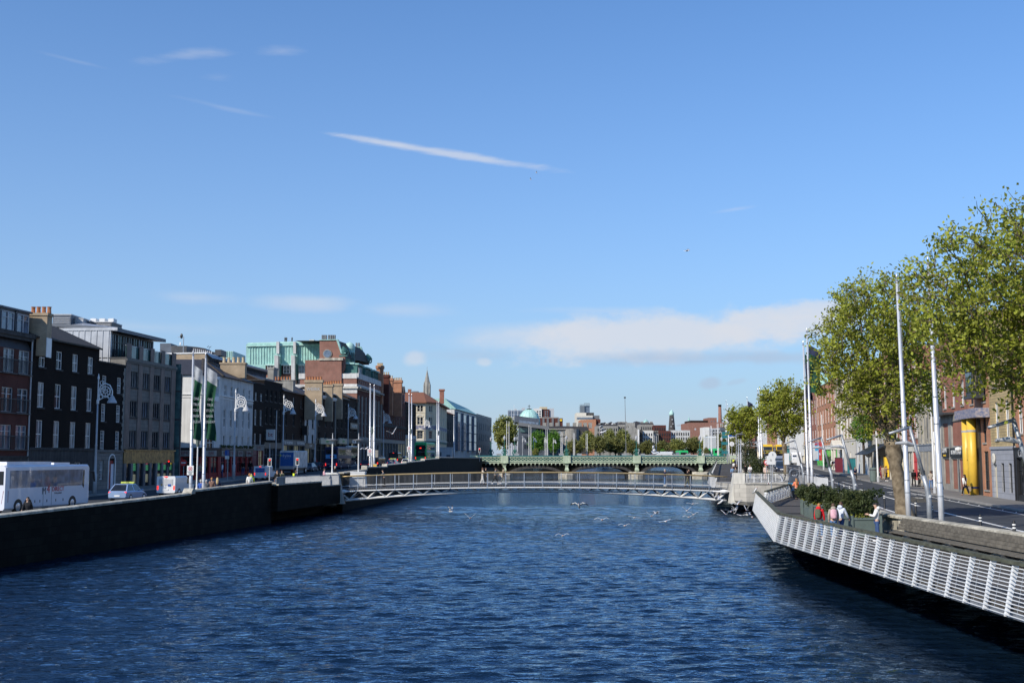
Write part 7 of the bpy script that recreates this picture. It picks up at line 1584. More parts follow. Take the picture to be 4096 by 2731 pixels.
for i,(px,py)in enumerate(px_b):
 p=meet(rboll,px,-.16); lb='black road bollard with white bands, %s counted from the right edge'%nb[i]
 if pb is None:
  pb=t=thing('bollard',lb,'bollard',(p.x,p.y,zr(p.y)+.045),0,BG); b=MB(); b.lathe([(.095,0),(.08,.05),(.065,.1),(.06,.92),(.05,.97)],(0,0,0),10); b.build('post','black_paint',t,True)
  for z in(.68,.8):b=MB(); b.lathe([(.066,z),(.066,z+.055)],(0,0,0),10); b.build('white_band','paint_white',t)
 else:copy_thing(pb,(p.x,p.y,zr(p.y)+.045),0,lb)
for px,Y,h,lb in((3735,99,7.4,'white street pole on the right pavement before the restaurant'),(3510,131,8.2,'white street pole on the right pavement left of the big trunk'),(3374,162,8.5,'white street pole on the right pavement before the tan brick house'),(3294,188,9,'white street pole on the right pavement before the quoined house'),(3238,215,9,'white street pole on the right pavement behind the banner poles'),(2505,322,17.5,'tall thin dark pole behind the middle of the green bridge')):
 x=at(px,1829,Y).x; t=thing('street_pole',lb,'pole',(x,Y,zr(Y)+.1 if px>3000 else 4.7),0,'tall poles along the streets'); b=MB(); b.lathe([(.11,0),(.09,h*.5),(.06,h)],(0,0,0),8); b.build('pole','paint_white' if px>3000 else 'mid_grey',t); b=MB(); b.lathe([(.15,0),(.15,.6)],(0,0,0),8); b.build('base','pale_grey',t)
 tilt(t,.012)
 if px==2505:t.location.z=4.7; b=MB(); b.box(-.25,-.25,h,.25,.25,h+.4); b.build('cap','dark_grey',t)
for px,py,Y,r,kind,lb in((3089,1821,118,.42,'disc','round sign seen from behind, left of the mid plane trunk'),(3474,1814,150,.5,'disc','round sign seen from behind before the white pub'),(3083,1840,112,.42,'plate','white square no entry for stopping sign on a dark leaning post'),(3066,1849,130,.32,'noturn','round red ringed sign on a short post by the far shrubs'),(2927,1775,262,.55,'disc','round sign seen from behind near the right bridge end'),(3196,1840,140,.35,'box','white back of a traffic signal, right of the dark car'),(3147,1835,128,.35,'box','white back of a traffic signal, left of the dark car'),(735,1850,117,.34,'noentry','red no entry sign below the white pub')):
 p=at(px,py,Y); zg=zr(Y)if px>2000 else zl(Y); t=thing('traffic_sign',lb,'traffic sign',(p.x,Y,zg),0,'street signs'); h=p.z-zg
 b=MB(); b.lathe([(.05,0),(.045,h+.2)],(0,0,0),8); b.build('post','galv',t); b=MB()
 circ=lambda rr,y,d:[(rr*math.cos(a),y,h+rr*math.sin(a))for a in[2*PI*k/20 for k in range(20)]]
 if kind in('disc','noturn','noentry'):b.extr(circ(r,-.06,0),(0,-.02,0)); b.build('disc',{'disc':'paint_white','noturn':'bright_red','noentry':'bright_red'}[kind],t)
 elif kind=='plate':b.box(-r,-.08,h-r,r,-.055,h+r); b.build('plate','paint_white',t)
 else:b.box(-r*.7,-.15,h-r*1.8,r*.7,.15,h+r*1.8); b.build('signal_box','paint_white',t)
 if kind=='noturn':b=MB(); b.extr(circ(r*.72,-.082,0),(0,-.006,0)); b.build('inner_disc','paint_white',t); b=MB(); b.bar((-r*.5,-.095,h-r*.5),(r*.5,-.095,h+r*.5),.06); b.build('slash','bright_red',t)
 if kind=='noentry':b=MB(); b.box(-r*.7,-.1,h-.06,r*.7,-.082,h+.06); b.build('white_bar','paint_white',t)
 if kind=='plate':b=MB(); b.tube([(.08*math.cos(a),-.09,h+.08*math.sin(a))for a in[2*PI*k/10 for k in range(11)]],.015,4); b.build('mark','dark_grey',t)
 if kind=='disc':b=MB(); b.bar((0,-.1,h-r*.7),(0,-.1,h+r*.5),.1,.04); b.build('bracket','pale_grey',t)
def signal(px,py,off,Y,lb,m_=None,line=None):
 p=at(px,py,Y); zg=zl(Y); k_=.62 if Y<200 else 1; t=thing('traffic_signal',lb,'traffic light',(p.x,Y,zg),0,'red traffic lights on the left bank'); h=(p.z-zg)/k_; t.scale=(k_,k_,k_)
 b=MB(); b.lathe([(.07,0),(.06,h)],(0,0,0),8); b.build('post','dark_grey' if m_ is None else 'pale_grey',t); b=MB(); b.box(-.2,-.13,h-.5,.2,.13,h+.5); b.build('housing','black_paint',t); b=MB(); b.box(-.27,-.11,h-.58,.27,-.08,h+.58)if m_ else b.box(-.21,-.14,h+.503,.21,.14,h+.52); b.build('backing_board','paint_white' if m_ else 'dark_grey',t)
 for k,mm in((0,'signal_red'),(1,'lamp_amber'),(2,'glass_dark')):
  b=MB(); c=h+.32-k*.32; b.extr([(.115*math.cos(a),-.135,c+.115*math.sin(a))for a in[2*PI*i/14 for i in range(14)]],(0,-.02,0)); b.build('lamp',mm if mm!='lamp_amber' else 'dark_grey',t)
 if not m_:b=MB(); b.box(.1,-.12,h-1.45,.3,.1,h-1.1); b.build('repeater','black_paint',t)
signal(676,1853,0,108,'red traffic light before the stone office block'); signal(1079,1848,0,104,'red traffic light with white backing before the small white van',1); signal(1190,1845,0,112,'red traffic light with white backing before the blue box lorry',1); signal(1708,1795,0,255,'red traffic light by the ticket kiosk near the far bridge'); signal(1918,1800,0,283,'traffic light at the left end of the green bridge',1)
p=at(912,1826,128); t=thing('bus_stop','blue and white bus stop flag on a thin pole before the white pub','bus stop',(p.x,128,zl(128)+.12)); b=MB(); b.lathe([(.05,0),(.05,3.2)],(0,0,0),6); b.build('pole','galv',t); b=MB(); b.box(-.35,-.03,2.7,.12,.03,3.3); b.build('flag','blue_paint',t); b=MB(); b.box(-.33,-.03,2.3,.12,.03,2.66); b.build('plate','paint_white',t)
p=at(1484,1862,141); t=thing('grit_bin','small yellow box at the foot of the pole before the hotel','box',(p.x+.5,141,zl(141)+.12)); b=MB(); b.hexa([(-.3,-.25,0),(.3,-.25,0),(.3,.25,0),(-.3,.25,0),(-.2,-.2,1.3),(.2,-.2,1.3),(.2,.2,1.3),(-.2,.2,1.3)]); b.build('body','yellow_paint',t); b=MB(); b.box(-.24,-.24,1.3,.24,.24,1.42); b.build('lid','pot_pale',t)
p=at(3622,1948,115); t=thing('utility_cabinet','grey green street cabinet behind the near flag pole','cabinet',(p.x,115,zr(115)+.1)); b=MB(); b.box(-.6,0,.1,.6,.5,1.5); b.build('body','planter_box',t); b=MB(); b.box(-.63,-.03,1.5,.63,.53,1.58); b.box(-.62,.0,0,.62,.5,.1); b.build('cap','sage',t); b=MB(); b.box(-.01,-.02,.15,.01,-.002,1.45); b.build('door_seam','dark_grey',t)
for px,Y,m_,lb in((3492,132,'sage','round sage green litter bin by the white street pole'),(3355,172,'maroon','tall maroon bin before the tan brick house'),(3405,166,'teal','tall dark green bin before the porch house')):
 p=at(px,1829,Y); t=thing('street_bin',lb,'litter bin',(p.x,Y,zr(Y)+.12),0,'bins on the right pavement'); b=MB(); b.lathe([(.38,0),(.42,.1),(.42,1.5),(.3,1.62)],(0,0,0),12)if m_=='sage' else b.loft([[(-.5,-.4,z),(.5,-.4,z),(.5,.4,z),(-.5,.4,z)]for z in(0,2.1)]); b.build('body',m_,t); b=MB(); b.box(-.52,-.42,2.104,.52,.42,2.2)if m_!='sage' else b.lathe([(.45,1.3),(.45,1.4)],(0,0,0),12); b.build('rim','dark_grey',t)
t=thing('life_ring_post','dark lifebuoy ring on a blue topped bin beside the person in orange','lifebuoy',(24.9,101.5,zr(101)))
b=MB(); b.tube([(.34*math.cos(a),0,1.75+.34*math.sin(a))for a in[2*PI*k/18 for k in range(19)]],.12,8); b.build('ring','zinc_dark',t,True); b=MB(); b.loft([[(-.45,-.3,.9),(.45,-.3,.9),(.45,.3,.9),(-.45,.3,.9)],[(-.35,-.25,1.45),(.35,-.25,1.45),(.35,.25,1.45),(-.35,.25,1.45)]]); b.box(-.2,-.15,-.6,.2,.15,.9); b.build('housing','zinc_dark',t); b=MB(); b.box(-.46,-.32,.8,.46,.32,.9); b.build('blue_band','cyan_sign',t)
t=thing('direction_signs','teal fingerpost with several blue direction signs at the right bridge end','fingerpost',(at(2909,1829,278).x,278,zr(278))); b=MB(); b.lathe([(.12,0),(.1,7.5)],(0,0,0),8); b.build('post','galv',t)
for z,x0,x1,m_ in((7.0,-1.2,2.6,'cyan_sign'),(6.2,-1.2,.2,'teal'),(6.6,.4,2.2,'blue_paint'),(4.6,-1.3,.2,'teal'),(2.4,-1.3,.3,'teal')):b=MB(); b.box(x0,-.1,z-.35,x1,-.04,z+.35); b.build('sign_panel','teal' if m_=='cyan_sign' else m_,t)
t=thing('kiosk','pale grey cabin with posters near the left end of the green bridge','kiosk',(at(1745,1829,262).x,262,zl(262))); b=MB(); b.box(0,0,0,3.6,3,3.2); b.box(-.1,-.1,3.2,3.7,3.1,3.4); b.build('cabin','pale_grey',t); b=MB(); b.box(2.3,-.05,.9,3.2,-.004,1.7); b.box(.5,-.05,1.4,1.2,-.004,2.3); b.build('posters','zinc_dark',t)
# ---------------------------------------------------------------- vehicles (x forward, origin on the road under the middle)
def wheel(root,x,y,r,w=.24):
 s=1 if y>0 else-1; b=MB(); b.lathe([(r*.6,-w/2),(r,-w/2),(r,w/2),(r*.6,w/2)],(0,0,0),16)
 o=b.build('wheel','tyre',root,True); o.location=(x,y-s*w/2,r); o.rotation_euler=(PI/2,0,0)
 c=MB(); c.lathe([(r*.62,0),(r*.5,.02),(r*.15,.04)],(0,0,0),12); k=c.build('rim','steel',o); k.location=(0,0,-s*w/2); k.rotation_euler=(0 if s<0 else PI,0,0)
def panel(root,name,pts,m,d=(0,0,0)):
 b=MB(); n=(Vector(pts[1])-Vector(pts[0])).cross(Vector(pts[2])-Vector(pts[0])).normalized(); b.extr([tuple(Vector(p))for p in pts],n*.015); b.extr([tuple(Vector(p))for p in pts],n*-.015); return b.build(name,m,root)
def ring(x,w,z0,z1,c=.12,k=1.0):w*=k/2; return[(x,-w+c,z0),(x,w-c,z0),(x,w,z0+c),(x,w,z1-c),(x,w-c,z1),(x,-w+c,z1),(x,-w,z1-c),(x,-w,z0+c)]
def boxveh(name,lb,cat,loc,rz,L,W,H,m,z0=.3,nose=None,wheels=(),r=.48,group=None):
 t=thing(name,lb,cat,loc,rz,group); h=L/2; b=MB()
 if nose:b.loft([ring(-h,W,z0,H,.1,.97),ring(-h+.12,W,z0,H),ring(h-nose[0],W,z0,H),ring(h-nose[1],W,z0,nose[2],.12),ring(h-.1,W,z0,nose[3],.1),ring(h,W,z0+.1,nose[3]-.12,.1,.92)])
 else:b.loft([ring(-h,W,z0,H-.06,.14,.96),ring(-h+.15,W,z0,H,.14),ring(h-.25,W,z0,H,.14),ring(h,W,z0,H-.15,.14,.95)])
 b.build('body',m,t)
 for x in wheels:
  for s in(-1,1):wheel(t,x,s*(W/2+.012),r)
  a=MB()
  for s in(-1,1):a.extr([(x+r*1.15*math.cos(k),s*(W/2+.004),r+r*1.15*math.sin(k))for k in[PI*i/10 for i in range(11)]],(0,s*.01,0))
  a.build('wheel_arch','black_paint',t)
 return t
def lights(t,x,y,z,s,m='lamp_red',name='tail_light',h=2.0):
 for k in(-1,1):b=MB(); b.box(x-.03,k*y-s/2,z-s*h/2,x+.03,k*y+s/2,z+s*h/2); b.build(name,m,t)
def plate(t,x,z,w=.5,m='paint_white'):b=MB(); b.box(x-.03,-w/2,z-.07,x+.03,w/2,z+.07); b.build('number_plate',m,t)
def sidewin(t,x0,x1,W,z0,z1,m='glass_dark',n=1,gap=.06):
 for s in(-1,1):
  for i in range(n):
   a,c=lerp(x0,x1,i/n)+gap/2,lerp(x0,x1,(i+1)/n)-gap/2; b=MB(); b.box(a,s*W/2-.02,z0,c,s*W/2+.02,z1); b.build('side_window',m,t)
def backwin(t,x,w,z0,z1,m='glass_dark',name='rear_window'):b=MB(); b.box(x-.03,-w/2,z0,x+.03,w/2,z1); return b.build(name,m,t)
def car(lb,loc,rz,m,L=4.4,W=1.78,H=1.48,group=None,taxi=False,brake=True,name='car'):
 t=thing(name,lb,'taxi' if taxi else 'car',loc,rz,group); h=L/2; b=MB(); zb=H*.61
 b.loft([ring(-h,W,.35,zb-.12,.1,.9),ring(-h+.15,W,.24,zb,.12),ring(-h+1.1,W,.2,zb+.02,.12),ring(h-1.4,W,.2,zb,.12),ring(h-.5,W,.22,zb-.12,.14,.98),ring(h-.05,W,.28,zb-.3,.1,.9),ring(h,W,.34,zb-.36,.08,.8)]); b.build('body',m,t)
 c=MB(); w0,w1=W/2-.06,W/2-.27; xr0,xr1,xf1,xf0=-h+.12,-h+.75,h-2.05,h-1.15
 q=[(xr0,-w0,zb-.03),(xf0,-w0,zb-.05),(xf0,w0,zb-.05),(xr0,w0,zb-.03),(xr1,-w1,H),(xf1,-w1,H),(xf1,w1,H),(xr1,w1,H)]; c.hexa(q); c.hexa([tuple(Vector(p)+Vector((0,0,.003)))for p in q[4:]]+[(xr1+.25,-w1+.1,H+.04),(xf1-.25,-w1+.1,H+.04),(xf1-.25,w1-.1,H+.04),(xr1+.25,w1-.1,H+.04)]); c.build('cabin',m,t)
 V=[Vector(p)for p in q]
 def inset(a,bb,cc,dd,k=.09):ctr=(a+bb+cc+dd)/4; return[tuple(ctr+(p-ctr)*(1-k*1.6))for p in(a,bb,cc,dd)]
 panel(t,'rear_window',inset(V[3],V[0],V[4],V[7]),'glass_dark'); panel(t,'windscreen',inset(V[1],V[2],V[6],V[5]),'glass_blue')
 for i,j,k,l in((0,1,5,4),(2,3,7,6)):
  mid0,mid1=V[i].lerp(V[j],.5),V[l].lerp(V[k],.5); panel(t,'side_window',inset(V[i],mid0,mid1,V[l]),'glass_blue'); panel(t,'side_window',inset(mid0,V[j],V[k],mid1),'glass_blue')
 lights(t,-h+.06,W/2-.17,zb-.2,.17,'lamp_red' if brake else 'lamp_red_dull',h=1.7); lights(t,h-.12,W/2-.3,zb-.42,.26,'lamp_white','headlight',.6); plate(t,-h-.0,zb-.42); plate(t,h+.0,.42)
 for x in(-h+.85,h-.85):
  for s in(-1,1):wheel(t,x,s*(W/2+.01),.32,.2)
 for s in(-1,1):b=MB(); b.ball((xf0-.35,s*(W/2+.1),zb+.06),(.1,.12,.08),6,4); b.build('wing_mirror',m,t)
 if taxi:b=MB(); b.box(-.2,-.62,H+.06,.06,.62,H+.2); s_=b.build('roof_sign','taxi_lime',t); lettering('TAXI',.14,'dark_grey',s_,(-.205,0,H+.13),-PI/2); b=MB(); b.box(-h+.05,-.18,H*.9,-h+.6,.18,H*.93);
 return t
def van(lb,loc,rz,m,L=5.0,W=1.95,H=2.05,group=None,back='paint_white'):
 t=boxveh('van',lb,'van',loc,rz,L,W,H,m,.3,(1.9,1.0,H*.62,H*.56),(-L/2+.95,L/2-.85),.34,group); h=L/2
 backwin(t,-h,W*.72,H*.56,H*.86,back); lights(t,-h+.02,W/2-.14,H*.42,.15,h=2.6); plate(t,-h-.01,.62); b=MB(); b.box(-h-.05,-.16,H-.1,-h+.02,.16,H-.03); b.build('brake_light','lamp_red',t)
 b=MB(); b.box(-h-.025,-.012,.5,-h-.0,.012,H-.15); b.build('door_seam','mid_grey',t); sidewin(t,h-1.95,h-1.45,W,H*.6,H*.85); panel(t,'windscreen',[(h-1.02,-W*.42,H*.63),(h-1.02,W*.42,H*.63),(h-1.86,W*.40,H*.96),(h-1.86,-W*.40,H*.96)],'glass_blue'); lights(t,h-.03,W/2-.3,H*.42,.26,'lamp_white','headlight',.6); return t
def L3(px,Y):return(at(px,1829,Y).x,Y,zl(Y)+.004)
HL=math.atan2(1,.10)
def sc(k,f):
 def g(*a,**kw):
  t=f(*a,**kw); o=t[0]if isinstance(t,tuple)else t; o.scale=(k,k,k); return t
 return g
co_=sc(.86,boxveh)('coach','white touring coach with red lettering on the left bank road','coach',(at(206,1829,78.5).x-1.0,78.5,zl(78.5)),math.atan2(12,1.75),12.2,2.5,3.65,'coach_white',.32,None,(-3.1,-4.4,3.4),.52)
sidewin(co_,-5.6,4.9,2.5,1.95,3.25,'glass_sky',5,.02)
b=MB(); b.box(-5.6,-.95,3.655,.5,.95,3.9); b.box(1,-.9,3.655,3.4,.9,3.82); b.build('roof_unit','coach_white',co_); backwin(co_,-6.1,2.1,2.2,3.2); panel(co_,'windscreen',[(6.08,-1.15,1.2),(6.08,1.15,1.2),(5.98,1.12,3.3),(5.98,-1.12,3.3)],'glass_dark')
for s in(-1,1):b=MB(); b.hexa([(4.9,s*1.24,1.9),(6.0,s*1.18,.95),(6.02,s*1.2,.95),(4.92,s*1.265,1.9),(5.0,s*1.24,3.2),(6.0,s*1.17,3.2),(6.0,s*1.2,3.2),(5.0,s*1.265,3.2)]); b.build('front_side_window','glass_dark',co_); b=MB(); b.tube([(6.0,s*1.1,3.1),(6.6,s*1.3,3.0),(6.7,s*1.35,2.2)],.09,6); b.build('mirror','black_paint',co_); b=MB(); b.hexa([(-6.12,s*.95,.8),(-5.75,s*1.27,.9),(-5.75,s*1.2,.9),(-6.06,s*.9,.8),(-6.12,s*1.1,1.75),(-5.75,s*1.27,1.75),(-5.75,s*1.2,1.75),(-6.06,s*1.0,1.75)]); b.build('tail_light','lamp_red_dull',co_)
b=MB();
for x in(-1.0,.2):b.box(x,-1.262,.45,x+.03,-1.25,2.0)
for x in(-2.2,-1.5,-.5,.8,1.9):b.box(x,-1.262,.75,x+.12,-1.25,.95)
b.build('panel_seams','mid_grey',co_)
for tx,x,z,sz,mm in(('M',-.9,1.6,.78,'zinc_dark'),('4',-.28,1.72,.9,'bright_red'),('DIRECT',1.15,1.72,.52,'bright_red'),('YOUR JOURNEY',1.15,1.4,.16,'mid_grey')):lettering(tx,sz,mm,co_,(x,-1.268,z),0)
lettering('DIRECT',.34,'maroon',co_,(-6.12,.2,1.55),-PI/2)
TXG='cars in the left bank queue'
p=L3(517,90); t=sc(.86,car)('pale blue taxi hatchback with lime roof sign behind the white coach',p,HL,'car_blue',4.5,1.8,1.52,TXG,True)
p=L3(706,97); t=sc(.86,van)('white van with lit tail lights and small pictures on its rear doors',(p[0],p[1],p[2]),HL,'car_white',4.8,1.9,1.9,TXG,'pale_grey')
b=MB(); b.box(-2.45,.35,.98,-2.42,.5,1.2); b.build('sticker','bronze',t); b=MB(); b.box(-2.45,-.5,.95,-2.42,-.2,1.15); b.build('sticker','blue_paint',t)
p=L3(1062,132); t=sc(.74,van)('white van with a blue rear window panel ahead of the traffic light',p,HL,'car_white',5.0,2.0,2.05,TXG,'blue_paint'); lettering('EV TRADE & FLEET',.17,'pale_grey',t,(-2.54,0,1.45),-PI/2); b=MB(); b.bar((-1.5,-.5,2.1),(1,-.5,2.25),.05); b.bar((-1.5,.5,2.1),(1,.5,2.25),.05); b.build('roof_rack','steel',t)
p=L3(1176,150); t=sc(.77,boxveh)('lorry','box lorry with blue rear door and pale printed side','lorry',p,HL,8.2,2.5,3.9,'truck_film',.95,None,(-2.6,2.9),.48); backwin(t,-4.1,2.25,1.35,3.6,'truck_blue','rear_door'); lettering('frylite',.62,'paint_white',t,(-4.145,0,3.05),-PI/2); lettering('recycle our oil',.17,'pale_grey',t,(-4.145,0,2.6),-PI/2); b=MB(); b.box(-4.16,.95,2.95,-4.13,1.2,3.25); b.build('emblem','taxi_lime',t); b=MB(); b.box(-4.3,-1.2,.85,-4.1,1.2,1.3); b.build('tail_lift','steel',t); b=MB(); b.box(-4,-1.1,.5,4,1.1,.95); b.build('chassis','black_paint',t); lights(t,-4.2,1.0,.7,.18,'lamp_red_dull')
p=L3(1243,160); sc(.78,car)('dark silver car just right of the blue box lorry',p,HL,'car_grey',group=TXG,brake=False); p=L3(1271,166); sc(.78,car)('black car parked beyond the dark silver one before the navy bus',p,HL,'car_black',group=TXG,brake=False)
def bus(lb,px,Y,mr,ms,zf,rz,L=11,rear=True,H=4.3,advert=None):
 x=at(px,1829,Y).x; t=boxveh('double_decker',lb,'bus',(x,Y+L/2,zf(Y)),rz,L,2.55,H,mr,.3,None,(-L/2+2.6,L/2-2.6),.5,'double decker buses'); h=L/2
 sidewin(t,-h+.5,h-.5,2.55,2.75,3.75,'glass_blue',5); sidewin(t,-h+1.2,h-.7,2.55,1.15,2.1,'glass_blue',5)
 if ms:
  for s in(-1,1):b=MB(); b.box(-h+.6,s*1.27-.02,2.2,h-.3,s*1.27+.02,2.6); b.build('side_band',ms,t)
 if rear:backwin(t,-h,2.0,2.95,3.75); lights(t,-h+.02,1.05,1.0,.16,h=3); plate(t,-h-.01,.7)
 return t,h
t,h=sc(.78,bus)('navy double decker seen from behind with a pale blue advert across its rear',1331,168,'navy',None,zl,HL); backwin(t,-h-.012,2.1,2.1,2.85,'sky_blue','advert_panel')
for y,mm in((-.42,'navy'),(.02,'bright_red')):b=MB(); b.extr([(-h-.05,y+.24*math.cos(a),2.47+.24*math.sin(a))for a in[2*PI*k/14 for k in range(14)]],(-.01,0,0)); b.build('round_logo',mm,t)
lettering('Dublin Express',.36,'pale_grey',t,(-h-.04,0,1.1),-PI/2); lettering('book now for the airport',.12,'paint_white',t,(-h-.045,.55,2.5),-PI/2)
t,h=sc(.78,bus)('dark double decker just beyond the navy one before the hotel',1367,190,'car_navy',None,zl,HL)
t,h=bus('bright green double decker seen from behind near the far bridge',1692,243,'bus_green','pale_grey',zl,HL); backwin(t,-h-.01,2.2,1.35,3.45,'glass_dark','rear_panel')
for s in(-1,1):b=MB(); b.box(-h-.06,s*1.13-.16,1.7,-h+.3,s*1.13+.16,2.9); b.build('green_corner','bus_green',t)
lettering('TFI',.34,'bus_green',t,(-h-.05,.3,2.3),-PI/2); lettering('Transport for Ireland',.14,'paint_white',t,(-h-.05,-.4,2.3),-PI/2); b=MB(); b.box(-h-.045,-.2,3.0,-h-.03,.2,3.2); b.build('red_light','lamp_red',t)
p=L3(1506,178); t=sc(.74,boxveh)('flatbed_lorry','dark flatbed lorry loaded with pale crates before the hotel','lorry',p,HL,7,2.4,2.2,'car_black',.7,None,(-2.2,2.2),.45); lights(t,-3.5,1.0,1.0,.2)
b=MB(); b.box(-3.4,-1.15,2.2,1.5,-1.1,2.6); b.box(-3.4,1.1,2.2,1.5,1.15,2.6); b.build('side_boards','dark_grey',t)
cg=thing('crate_stack','pale boxes stacked on the dark flatbed lorry','crates',(p[0],p[1],p[2]+2.2*.74),HL); cg.scale=(.74,.74,.74)
for i in range(3):
 for j in range(3):b=MB(); b.box(-3.3,-1.05+i*.7,.02+j*.5,-2.2,-.42+i*.7,.48+j*.5); b.build('box','stone',cg)
p=L3(1470,172); sc(.78,car)('dark red car with lit tail lights left of the flatbed lorry',p,HL,'maroon',4.6,1.85,1.7,TXG)
p=L3(1584,200); t=sc(.8,van)('black panel van with white lettering on its rear doors',p,HL,'car_black',5.6,2.05,2.6,TXG,'black_paint'); lettering('PHARAC',.42,'pale_grey',t,(-2.85,0,1.4),-PI/2)
p=L3(1573,186); t=sc(.8,car)('silver taxi with white lettering in its rear window',p,HL,'car_silver',group=TXG,taxi=True); lettering('Lexar',.3,'paint_white',t,(-2.1,0,1.2),-PI/2)
p=L3(1614,205); sc(.85,car)('dark hatchback right of the silver taxi',p,HL,'car_grey',4.5,1.85,1.65,TXG); p=L3(1627,192); sc(.75,car)('white car with taxi sign close behind the quay wall',p,HL,'car_white',group=TXG,taxi=True)
HR=math.atan2(-1,-.17); RG='traffic on the right bank road'
def R3(px,Y):return(at(px,1829,Y).x,Y,zr(Y)+.004)
t=car('dark navy car driving towards the camera, half behind a tree trunk',R3(3122,178),HR,'car_navy',4.7,1.8,1.62,RG,brake=False); t=van('silver people carrier behind the dark navy car',R3(3118,206),HR,'car_silver',5.0,2.0,2.2,RG,'glass_dark'); t=van('white van facing the camera right of the yellow buses',R3(3185,245),HR,'car_white',5.4,2.1,2.6,RG,'pale_grey')
for px,Y,lb in((3086,288,'blue and yellow double decker facing the camera, left of two'),(3142,292,'yellow and blue double decker facing the camera, right of two')):
 t,h=bus(lb,px,Y-11,'yellow_paint','teal',zr,HR,11,False,4.35); backwin(t,h,2.2,2.9,3.8,'glass_blue','upper_windscreen'); backwin(t,h,2.2,.9,2.2,'glass_dark','lower_windscreen'); b=MB(); b.box(h-.02,-1.1,2.3,h+.04,1.1,2.8); s_=b.build('destination_blind','black_paint',t); lettering('46a',.4,'taxi_lime',s_,(h+.05,0,2.55),PI/2); lights(t,h+.01,1.0,.7,.25,'lamp_white','headlight',.7); b=MB(); b.box(h-.1,-1.29,.5,h+.03,1.29,.85); b.build('bumper','teal',t)
for px,Y,m_,lb in((2736,345,'bus_green','green double decker among the trees behind the far bridge'),(2873,330,'bus_green','green double decker by the right end of the far bridge')):
 t,h=bus(lb,px,Y,m_,'pale_grey',const(3.4 if px<2800 else 3.9),PI*.5,9,True)
p=at(2668,1829,338); t=van('white van on the far quay behind the bridge balustrade',(p.x,338,4.7),0,'car_white',6.5,2.1,2.6,RG,'pale_grey'); t.rotation_euler[2]=.1
p=at(2842,1829,345); t=boxveh('lorry','white box lorry behind the thin white poles at the far quay','lorry',(p.x,345,4.7),PI/2,7,2.5,7.2,'car_white',.8,None,(-2.2,2.2),.45); backwin(t,-3.5,2.2,1.2,6.8,'pale_grey','rear_door'); lights(t,-3.5,1.0,1.0,.2,'lamp_red_dull')
# ---------------------------------------------------------------- people
def skinmesh(name,V,Ed,Rd,root=0,sub=1):
 me=bpy.data.meshes.new(name); me.from_pydata(V,Ed,[]); o=bpy.data.objects.new(name,me); COL.objects.link(o)
 md=o.modifiers.new('s','SKIN'); md.use_smooth_shade=True
 for i,r in enumerate(Rd):me.skin_vertices[0].data[i].radius=r if hasattr(r,'__len__')else(r,r)
 me.skin_vertices[0].data[root].use_root=True
 o.modifiers.new('u','SUBSURF').levels=sub; o.modifiers['u'].render_levels=sub
 return o
POSES={'stand':((4,12),(-4,12),(3,3),(-3,3),0),'walk':((24,18),(-24,22),(-20,12),(22,6),3),'walkb':((-22,20),(22,16),(20,5),(-18,14),3),'hold':((22,80),(18,88),(3,3),(-4,4),2),'phone':((30,95),(2,12),(8,4),(-10,6),2),'run':((40,80),(-40,85),(-32,50),(38,25),8),'face':((95,115),(4,14),(16,5),(-14,8),2),'lean':((40,40),(40,40),(2,3),(-6,8),14),'point':((80,10),(6,14),(4,4),(-4,4),0)}
PM={}; raw=[]
